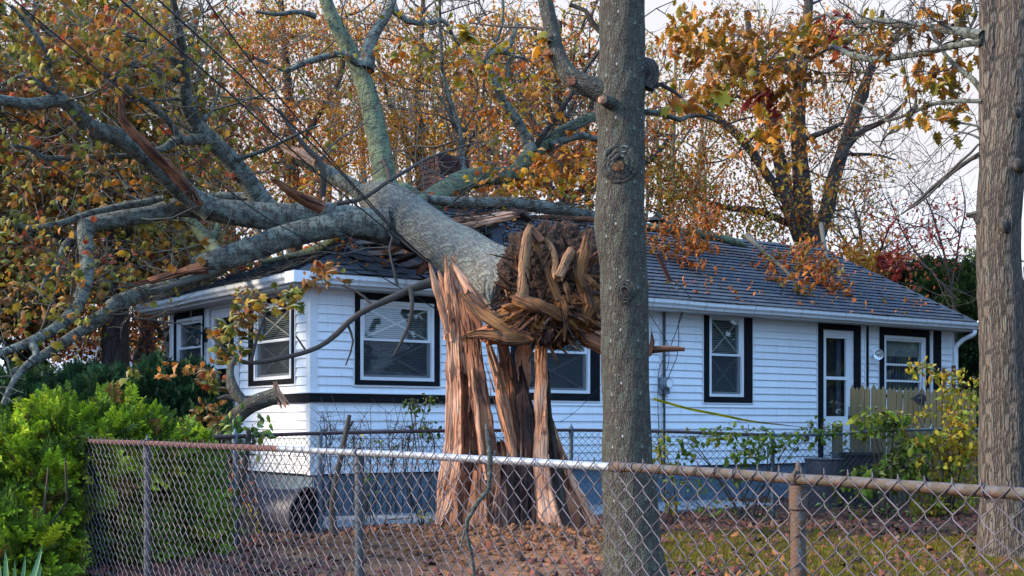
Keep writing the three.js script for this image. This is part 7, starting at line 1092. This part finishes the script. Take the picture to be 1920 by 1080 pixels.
const stems = (o, c, n, h, rad, mat, seed) => { const tw = new Twigs(), r = rng(seed); for (let i = 0; i < n; i++) { const b = V(c.x + (r() - 0.5) * rad * 0.4, groundY(c.x, -c.z) - 0.05, c.z + (r() - 0.5) * rad * 0.4); tw.add(bend(b, V(c.x + (r() - 0.5) * rad * 1.8, b.y + h * (0.6 + 0.4 * r()), c.z + (r() - 0.5) * rad * 1.6), r, 0.15), 0.018, 0.006); } part(o, 'stems', tw.geo(), mat).userData.kind = 'stuff'; };
{
  const c = W(60, 900, 9.7), o = thing('arborvitae', V(c.x, groundY(c.x, 9.7), c.z), 'bright yellow-green feathery evergreen bush swallowing the left end of the near fence', 'shrub');
  stems(o, V(c.x, 0, c.z), 14, 1.1, 0.5, M.deadTwig, 401);
  bush(o, 'foliage', FAN, M.spray, [[W(40, 945, 9.9), 0.26, 0.46, 0.4, 1500], [W(28, 1040, 9.7), 0.30, 0.45, 0.4, 1200], [W(150, 866, 10.3), 0.36, 0.2, 0.4, 1500], [W(60, 872, 10), 0.24, 0.2, 0.4, 900], [W(225, 862, 10.6), 0.32, 0.11, 0.4, 900], [W(95, 822, 10.1), 0.15, 0.15, 0.2, 420], [W(232, 820, 10.5), 0.17, 0.12, 0.2, 420], [W(-70, 965, 9.7), 0.36, 0.5, 0.5, 900], [W(85, 980, 9.95), 0.16, 0.45, 0.25, 900]], 'arbor', { seed: 402, size: 0.9, lumps: 16 });
}
{
  const c = W(250, 930, 11.2), o = thing('arborvitae', V(c.x, groundY(c.x, 11.2), c.z), 'darker green feathery evergreen bush standing behind the mesh of the near fence', 'shrub');
  stems(o, V(c.x, 0, c.z), 14, 0.9, 0.5, M.deadTwig, 411);
  bush(o, 'foliage', FAN, M.spray, [[W(200, 960, 11), 0.5, 0.56, 0.45, 3400], [W(300, 965, 11.3), 0.40, 0.5, 0.45, 2400], [W(130, 970, 10.9), 0.3, 0.55, 0.35, 1200], [W(335, 900, 11.4), 0.22, 0.18, 0.35, 800], [W(290, 866, 11.4), 0.32, 0.1, 0.35, 800], [W(365, 1000, 11.6), 0.14, 0.3, 0.2, 500]], 'arborDark', { seed: 412, size: 0.95, lumps: 16 });
  bush(o, 'foliage', FAN, M.spray, [[W(260, 842, 11.1), 0.42, 0.06, 0.3, 360], [W(350, 838, 11.4), 0.12, 0.05, 0.2, 110]], 'arbor', { seed: 413, size: 0.85, up: 1 });
}
{
  const c = W(200, 900, 14), o = thing('yew_hedge', V(c.x, 0, c.z), 'dark blue-green clipped yew hedge in front of the left wall of the house', 'hedge'); PAL.yew = [[0.013, 0.042, 0.014, 4], [0.022, 0.062, 0.018, 3], [0.010, 0.028, 0.010, 2], [0.04, 0.08, 0.02, 1]];
  stems(o, V(c.x, 0, c.z), 20, 1.2, 1.6, M.deadTwig, 421);
  bush(o, 'foliage', YEW, M.spray, [[W(320, 800, 13.5), 0.56, 0.62, 0.5, 5600], [W(200, 790, 14), 0.7, 0.5, 0.6, 4200], [W(90, 800, 14.4), 0.8, 0.5, 0.6, 3600], [W(-30, 810, 14.4), 0.8, 0.5, 0.6, 2400], [W(375, 860, 13.4), 0.2, 0.4, 0.3, 800]], 'yew', { seed: 422, size: 0.9, up: 0.5, lumps: 18 });
}
// evergreen and coloured shrubs beyond the right end of the house
{
  const o = thing('cedar_tree', W(1815, 900, 25), 'tall dark green cedar beyond the right end of the house', 'tree'); part(o, 'trunk', limb(path([[1815, 930, 25, 26], [1815, 700, 25, 22], [1812, 540, 25, 10]]), { sides: 8 }), M.darkBark);
  bush(o, 'crown', FAN, M.spray, [[W(1812, 740, 25), 0.5, 1.6, 0.5, 1900], [W(1840, 640, 25), 0.5, 1.2, 0.5, 1400], [W(1760, 600, 26), 0.55, 0.85, 0.6, 1500], [W(1730, 575, 26.5), 0.5, 0.55, 0.5, 900], [W(1800, 860, 24), 0.6, 0.7, 0.6, 900]], 'conifer', { seed: 432, size: 2.2 });
}
const shrub = (name, label, base, z, blobs, pal, seed, o2 = {}) => {
  const o = thing(name, W(base, 900, z), label, o2.cat ?? 'shrub'); o.position.y = Math.max(0, groundY(o.position.x, z)); const st = []; const nodes = []; const r = rng(seed);
  const tw = new Twigs(); for (let i = 0; i < (o2.stems ?? 8); i++) { const b = blobs[Math.floor(r() * blobs.length)], a = V(o.position.x + (r() - 0.5) * 0.3, o.position.y - 0.03, o.position.z + (r() - 0.5) * 0.2), e = W(b[0] + (r() - 0.5) * b[3], b[1], b[2]); const p = bend(a, e, r, 0.15); tw.add(p, o2.r ?? 0.014, 0.004); for (const q of p) nodes.push({ p: q, r: 0.01 }); nodes.push({ p: p[1].clone().lerp(p[2], 0.5), r: 0.01 }); }
  const g = grow(nodes, blobs, { seed: seed + 1, sprigs: o2.sprigs ?? 5, rad: o2.rad ?? 0.14, thick: 0.006, maxLen: 2, pal }); part(o, 'stems', tw.geo(), M.deadTwig).userData.kind = 'stuff'; part(o, 'twigs', g.tw.geo(), M.deadTwig).userData.kind = 'stuff';
  foliage(o, 'leaves', g.spots, pal, { shape: o2.shape ?? 'round', n: o2.n ?? 3, size: o2.size ?? 0.075, spread: o2.spread ?? 0.12, seed }); return o;
};
shrub('autumn_shrub', 'orange and yellow shrub showing over the right slope of the roof', 1690, 27, [[1690, 520, 27, 60, 40, 0.8, 26], [1640, 490, 27, 40, 20, 0.8, 12], [1740, 560, 27, 50, 50, 0.8, 20], [1600, 470, 28, 30, 20, 0.6, 8]], 'gold', 441, { size: 0.12, rad: 0.45, sprigs: 9, spread: 0.3, n: 4, shape: 'simple' });
shrub('red_shrub', 'dark red leaved shrub tips against the sky beyond the roof end', 1720, 26, [[1700, 490, 26, 40, 16, 0.5, 4], [1740, 520, 26, 40, 20, 0.5, 4], [1660, 480, 26, 30, 14, 0.5, 3]], 'ruby', 451, { size: 0.12, rad: 0.28, sprigs: 6, spread: 0.2, n: 3, shape: 'maple' });
shrub('tall_shrub', 'tall green leafy shrub filling the gap between the house end and the right trunk', 1822, 25.5, [[1822, 560, 25.5, 20, 50, 0.4, 26], [1822, 660, 25.5, 22, 70, 0.4, 36], [1815, 740, 25, 22, 60, 0.4, 24], [1834, 500, 25.5, 18, 40, 0.4, 12]], 'vine', 455, { size: 0.09, rad: 0.26, sprigs: 8, spread: 0.2, n: 3 });
shrub('yellow_shrub', 'tall yellow and green shrub crowding the far fence beside the right trunk', 1770, 16.0, [[1785, 790, 15.9, 48, 60, 0.35, 26], [1805, 880, 16, 36, 70, 0.4, 26], [1740, 840, 15.7, 50, 45, 0.3, 15], [1700, 775, 15.8, 45, 20, 0.25, 6], [1806, 720, 16, 30, 36, 0.3, 11], [1765, 920, 15.8, 55, 40, 0.3, 16], [1745, 690, 16.2, 34, 12, 0.2, 4]], 'yellow', 461, { size: 0.07, rad: 0.17, sprigs: 6 });
shrub('vine', 'green leafy vine with big round leaves climbing the far fence before the pickets', 1660, 15.6, [[1660, 775, 15.6, 45, 20, 0.15, 14], [1640, 800, 15.6, 30, 16, 0.12, 8], [1680, 860, 15.6, 40, 40, 0.15, 18], [1640, 880, 15.5, 40, 26, 0.15, 12], [1620, 905, 15.4, 60, 18, 0.2, 10], [1715, 850, 15.6, 24, 50, 0.12, 12]], 'vine', 471, { size: 0.11, rad: 0.12, sprigs: 4, n: 2 });
shrub('vine', 'thin trailing vine draped over the rail of the far fence below the narrow window', 1400, 15.1, [[1400, 800, 15.1, 40, 14, 0.08, 10], [1330, 812, 15.0, 60, 10, 0.08, 12], [1290, 830, 15, 40, 26, 0.08, 10], [1385, 850, 15.1, 34, 40, 0.1, 22], [1470, 812, 15.3, 50, 12, 0.08, 10], [1450, 840, 15.3, 40, 24, 0.08, 8], [1540, 800, 15.6, 36, 12, 0.08, 8], [1590, 798, 15.7, 30, 10, 0.08, 5]], 'vine', 481, { size: 0.07, rad: 0.1, sprigs: 4, n: 2 });
shrub('climber', 'yellow-leaved climber at the fence beside the right side of the big trunk', 1245, 14.9, [[1240, 820, 14.9, 16, 14, 0.06, 4], [1245, 850, 14.9, 14, 40, 0.06, 7], [1255, 910, 14.8, 20, 30, 0.06, 5]], 'yellow', 491, { size: 0.075, rad: 0.09, sprigs: 3, n: 2, stems: 4 });
shrub('rose_stem', 'arching thorny shrub with small green leaves in front of the corner windows', 790, 14.2, [[800, 745, 14.2, 24, 16, 0.06, 5], [780, 780, 14.2, 22, 24, 0.06, 6], [810, 800, 14.2, 24, 16, 0.06, 5], [770, 760, 14.2, 10, 20, 0.06, 3]], 'green', 501, { size: 0.055, rad: 0.08, sprigs: 4, n: 2, stems: 4, r: 0.008 });
shrub('weed', 'spindly weed with a few green leaves growing through the far fence left of the stump', 690, 13.4, [[680, 830, 13.4, 30, 18, 0.08, 6], [740, 830, 13.5, 34, 12, 0.08, 5], [690, 890, 13.3, 20, 30, 0.08, 4], [800, 950, 13, 30, 20, 0.1, 4]], 'vine', 511, { size: 0.05, rad: 0.09, sprigs: 3, n: 2, stems: 6, r: 0.007 });
shrub('sapling', 'young leafy sapling with rounded green leaves before the white corner', 480, 12.2, [[480, 795, 12.2, 16, 26, 0.06, 6], [425, 800, 12.1, 20, 30, 0.08, 6], [455, 830, 12.1, 30, 14, 0.06, 5], [440, 770, 12.1, 20, 16, 0.06, 3]], 'green', 521, { size: 0.075, rad: 0.08, sprigs: 4, n: 2, stems: 5 });
shrub('yellow_weed', 'low yellow-leaved weed at the left of the fallen barrel', 445, 12.3, [[430, 970, 12.2, 30, 40, 0.15, 14], [470, 960, 12.4, 20, 40, 0.15, 9], [410, 940, 12.2, 20, 30, 0.1, 6]], 'yellow', 531, { size: 0.045, rad: 0.1, sprigs: 4, n: 2, stems: 9, r: 0.006 });
shrub('red_weed', 'small reddish weed between hedge and barrel behind the near fence', 420, 12.6, [[415, 915, 12.6, 16, 16, 0.1, 5], [455, 915, 12.6, 20, 12, 0.1, 5], [430, 870, 12.6, 30, 20, 0.1, 5]], 'rust', 541, { size: 0.06, rad: 0.09, sprigs: 4, n: 2, stems: 6, r: 0.006 });
shrub('ground_ivy', 'low green plants along the foot of the far fence right of the big trunk', 1330, 15.4, [[1270, 930, 15.3, 40, 14, 0.15, 6], [1340, 950, 15.3, 60, 16, 0.2, 10], [1420, 945, 15.4, 50, 14, 0.2, 8], [1310, 895, 15.2, 60, 20, 0.1, 8], [1560, 945, 15.2, 60, 12, 0.2, 8], [1680, 950, 15.2, 60, 12, 0.2, 8]], 'vine', 551, { size: 0.06, rad: 0.09, sprigs: 3, n: 2, stems: 14, r: 0.004 });
// bare stems by the far fence
{
  const o = thing('cut_sapling', W(640, 1000, 12.6), 'pale cut sapling stem leaning before the white corner, left of the stump', 'sapling'); part(o, 'stem', limb(path([[655, 778, 12.5, 8], [645, 830, 12.5, 10], [630, 900, 12.5, 11], [622, 960, 12.5, 13], [628, 1010, 12.5, 16]]), { sides: 8, lump: 0.1 }), M.deadTwig); part(o, 'side_stem', limb(path([[648, 815, 12.5, 6], [662, 790, 12.5, 4]]), { sides: 6 }), M.deadTwig);
  const p = thing('dead_stem', W(445, 1010, 12.0), 'dark dead stem standing behind the near fence left of the barrel', 'stem'); part(p, 'stem', limb(path([[466, 806, 12, 9], [462, 860, 12, 11], [446, 930, 12, 12], [442, 1020, 12, 13]]), { sides: 8, lump: 0.12 }), M.darkBark); part(p, 'side_stem', limb(path([[460, 850, 12, 9], [476, 830, 12, 7], [474, 815, 12, 5]]), { sides: 6 }), M.darkBark);
  const tw = new Twigs(), r = rng(561); for (let i = 0; i < 34; i++) { const x = 600 + r() * 220, a = W(x, 960, 13.8), b = W(x + (r() - 0.5) * 60, 760 + r() * 120, 13.8 + 0.3 * r()); const q = bend(a, b, r, 0.12); tw.add(q, 0.007, 0.002); for (let k = 0; k < 3; k++) tw.add([q[2], q[2].clone().add(V((r() - 0.5) * 0.25, 0.1 + 0.15 * r(), 0)), q[2].clone().add(V((r() - 0.5) * 0.45, 0.15 + 0.3 * r(), 0))], 0.004, 0.0015); }
  tag(part(scene, 'bare_brush', tw.geo(), M.deadTwig), 'bare thin brush stems behind the far fence left of the stump', 'brush', null, 'stuff');
}
{ // the sawn limb with a pale torn end before the corner
  const o = thing('broken_limb', W(405, 850, 12.9), 'thick dark broken limb with a torn reddish end before the white corner', 'branch');
  part(o, 'wood', limb(path([[395, 830, 12.9, 26], [425, 800, 12.9, 30], [450, 775, 12.85, 30], [472, 758, 12.8, 31], [500, 748, 12.8, 29], [522, 742, 12.8, 32]]), { sides: 14, lump: 0.1, tile: 0.3 }), M.frontBark);
  part(o, 'torn_end', slab([[526, 748, 12.78, 24, 0.12], [520, 738, 12.78, 20, 0.1], [517, 724, 12.78, 12, 0.05]], { seed: 81, jagBot: 0.05 }), M.freshWood);
  part(o, 'side_limb', limb(path([[475, 765, 12.8, 22], [448, 746, 12.8, 20], [438, 730, 12.8, 24], [430, 700, 12.9, 14], [440, 670, 13, 8]]), { sides: 10, lump: 0.1, tile: 0.3 }), M.frontBark);
  part(o, 'side_limb', limb(path([[446, 748, 12.8, 12], [425, 744, 12.8, 10], [408, 748, 12.8, 6]]), { sides: 8 }), M.darkBark);
}
{ // grey stick caught in the near fence
  const z = 5.35, o = thing('hanging_stick', W(905, 900, z), 'bent grey stick hung over the silver rail of the near fence', 'stick');
  part(o, 'stick', limb(path([[911, 795, z + 0.0, 5], [915, 830, z - 0.03, 8], [919, 862, z - 0.05, 10], [917, 915, z, 9], [895, 942, z, 9], [876, 975, z, 9], [874, 1000, z, 8], [884, 1040, z, 7], [892, 1095, z, 6]]), { sides: 10, lump: 0.1, tile: 0.1 }), M.limbBark);
  part(o, 'side_twig', limb(path([[872, 990, z, 5], [866, 1015, z, 4], [862, 1035, z, 3]]), { sides: 6 }), M.grayTwig);
  part(o, 'side_twig', limb(path([[921, 855, z - 0.04, 3], [932, 848, z - 0.04, 3], [928, 845, z - 0.05, 2]]), { sides: 6 }), M.grayTwig);
}
{ // strap leaves in the bottom left corner
  const z = 8.2, o = thing('iris_plant', W(30, 1120, z), 'green strap-leaved plant in the bottom left corner', 'plant'), r = rng(571);
  M.strap = new THREE.MeshPhysicalMaterial({ color: rgb(0.075, 0.19, 0.055), roughness: 0.6, transmission: 0.3, thickness: 0 });
  for (const [x0, x1, y1, w] of [[0, -14, 1020, 12], [8, 4, 1030, 13], [30, 42, 1040, 11], [40, 74, 1022, 14], [52, 72, 1056, 13], [20, 22, 1050, 10], [-10, -30, 1000, 12]]) {
    const a = W(x0, 1140, z), b = W(x1, y1, z + (r() - 0.5) * 0.2), N = 8, pos = [], idx = []; for (let i = 0; i <= N; i++) { const t = i / N, p = a.clone().lerp(b, t), ww = w / F * z * 0.5 * (1 - Math.pow(t, 2.5)) + 0.001; p.x += 0.02 * Math.sin(t * 2); pos.push(p.x - ww, p.y, p.z, p.x, p.y, p.z - 0.006, p.x + ww, p.y, p.z); if (i) { const k = i * 3; idx.push(k - 3, k - 2, k, k, k - 2, k + 1, k - 2, k - 1, k + 1, k + 1, k - 1, k + 2); } }
    const g = new THREE.BufferGeometry(); g.setAttribute('position', new THREE.Float32BufferAttribute(pos, 3)); g.setIndex(idx); g.computeVertexNormals(); part(o, 'leaf', g, M.strap);
  }
}
// ---------------------------------------------------------------- ground cover
{
  const r = rng(601), spots = [], add = (im, spots2) => {};
  PAL.litter = [[0.10, 0.024, 0.014, 4], [0.155, 0.038, 0.02, 3], [0.05, 0.019, 0.010, 4], [0.17, 0.088, 0.04, 1.0], [0.10, 0.055, 0.023, 2.4], [0.19, 0.07, 0.016, 1.2], [0.03, 0.013, 0.008, 3]];
  const scatter = (n, f) => { let k = 0, guard = 0; while (k < n && guard++ < n * 30) { const z = 9.9 + r() * 11.5, x = -6.5 + r() * 13.5; if (Math.abs(x / z) > 0.42) continue; const d = f(x, z); if (r() < d) { spots.push({ x, z }); k++; } } };
  const soil = (x, z) => Math.exp(-Math.pow(Math.hypot((x + 0.4) / 1.9, (z - 11.7) / 1.8), 6));
  const inHouse = (x, z) => { const dx = x - CX, dz = -z + CZ, lx = CS * dx - SN * dz, lz = SN * dx + CS * dz; return lx > -0.1 && lz < 0.05; };
  const onPath = (x, z) => { const dx = x - CX, dz = -z + CZ, lx = CS * dx - SN * dz, lz = SN * dx + CS * dz; return lx > -1.2 && lx < 6.4 && lz > 0.1 && lz < 1.65; };
  scatter(21000, (x, z) => inHouse(x, z) ? 0 : (1 - 0.95 * soil(x, z)) * (onPath(x, z) ? 0.05 : 1) * (x > 0.8 ? mix(0.26, 1, sstep(z + 0.6 * fbm3(x, 3, z, 3), 13.2, 14.2)) : mix(0.6, 1, sstep(fbm3(x * 1.5, 6, z * 1.5, 3), -0.1, 0.3))));
  const geo = SHAPES.maple.clone(); { const p = geo.attributes.position; for (let i = 0; i < p.count; i++) p.setZ(i, p.getZ(i) * 2.4); geo.rotateX(-Math.PI / 2); geo.computeVertexNormals(); tint(geo, [1, 1, 1]); }
  const im = new THREE.InstancedMesh(geo, M.dryLeaf, spots.length), m = new THREE.Matrix4();
  spots.forEach(({ x, z }, i) => { const s = 0.045 + 0.06 * r() * (0.4 + r()), q = new THREE.Quaternion().setFromEuler(new THREE.Euler((r() - 0.5) * 1.5, r() * 6.28, (r() - 0.5) * 1.5)); m.compose(V(x, groundY(x, z) + 0.012 + 0.03 * r() * r(), -z), q, V(s, s * (0.6 + r()), s)); im.setMatrixAt(i, m); const a = pick('litter', r), b = 0.7 + 0.6 * r(); im.setColorAt(i, rgb(a[0] * b, a[1] * b, a[2] * b)); });
  im.name = 'leaf_litter'; shade(im); scene.add(im); tag(im, 'carpet of dry maroon-brown fallen leaves over the yard', 'leaves', null, 'stuff');
}
{ // moss tufts and grass
  const r = rng(611), list = []; PAL.moss = [[0.14, 0.125, 0.01, 4], [0.2, 0.175, 0.014, 2], [0.085, 0.085, 0.01, 3], [0.12, 0.07, 0.025, 3]];
  const pos = [], idx = []; for (let k = 0; k < 7; k++) { const a = r() * 6.28, d = 0.012 * r(), x = Math.cos(a) * d, z = Math.sin(a) * d, h = 0.014 + 0.026 * r(), t = r() * 6.28, w = 0.0028; const o = pos.length / 3; pos.push(x - w * Math.cos(t), 0, z - w * Math.sin(t), x + w * Math.cos(t), 0, z + w * Math.sin(t), x + (r() - 0.5) * 0.03, h, z + (r() - 0.5) * 0.03); idx.push(o, o + 1, o + 2); }
  const geo = new THREE.BufferGeometry(); geo.setAttribute('position', new THREE.Float32BufferAttribute(pos, 3)); geo.setIndex(idx); geo.computeVertexNormals();
  for (let i = 0; i < 60000 && list.length < 16000; i++) { const z = 10.0 + r() * 4.1, x = 0.7 + r() * 5; if (x / z > 0.42) continue; const n = fbm3(x * 1.3, 9, z * 1.3, 4), n2 = fbm3(x * 5, 2, z * 5, 3), moss = sstep(x - 1.0 + 1.2 * n, 0.1, 0.5) * sstep(13.6 - z + 1.0 * n + 0.7 * n2, 0, 0.5) * sstep(n2 + 0.32 + 0.3 * n, 0.0, 0.25); if (r() < moss + 0.04) list.push([x, z]); }
  const im = new THREE.InstancedMesh(geo, new THREE.MeshPhysicalMaterial({ color: 0xffffff, roughness: 0.95, transmission: 0.25, thickness: 0, specularIntensity: 0.2 }), list.length), m = new THREE.Matrix4();
  list.forEach(([x, z], i) => { const s = 0.8 + r(); m.compose(V(x, groundY(x, z) - 0.002, -z), new THREE.Quaternion().setFromEuler(new THREE.Euler(0, r() * 6.28, 0)), V(s, s, s)); im.setMatrixAt(i, m); const a = pick('moss', r), b = 0.75 + 0.5 * r(); im.setColorAt(i, rgb(a[0] * b, a[1] * b, a[2] * b)); });
  im.name = 'moss'; shade(im); scene.add(im); tag(im, 'patches of short yellow-green moss and grass by the right trunk', 'moss', null, 'stuff');
}
{ // clods of earth round the stump
  const r = rng(621), geo = new THREE.IcosahedronGeometry(1, 1), p = geo.attributes.position; for (let i = 0; i < p.count; i++) { const s = 1 + 0.35 * noise3(p.getX(i) * 2, p.getY(i) * 2, p.getZ(i) * 2); p.setXYZ(i, p.getX(i) * s, p.getY(i) * s, p.getZ(i) * s); } geo.computeVertexNormals();
  const im = new THREE.InstancedMesh(geo, std({ color: 0xffffff, roughness: 1 }), 2600), m = new THREE.Matrix4();
  for (let i = 0; i < 2600; i++) { const a = r() * 6.28, d = Math.sqrt(-Math.log(1 - 0.98 * r())) * 0.75, x = -0.25 + Math.cos(a) * d * 1.7, z = 12.15 + Math.sin(a) * d * 1.1, s = 0.006 + 0.03 * Math.pow(r(), 4); m.compose(V(x, groundY(x, z) + s * 0.3, -z), qRand(r), V(s, s * 0.8, s)); im.setMatrixAt(i, m); const b = 0.6 + 0.8 * r(); im.setColorAt(i, rgb(0.15 * b, 0.058 * b, 0.021 * b)); }
  im.name = 'soil_crumbs'; shade(im); scene.add(im); tag(im, 'loose crumbs of red-brown earth heaped round the stump', 'soil', null, 'stuff');
}
renderer.render(scene, camera);
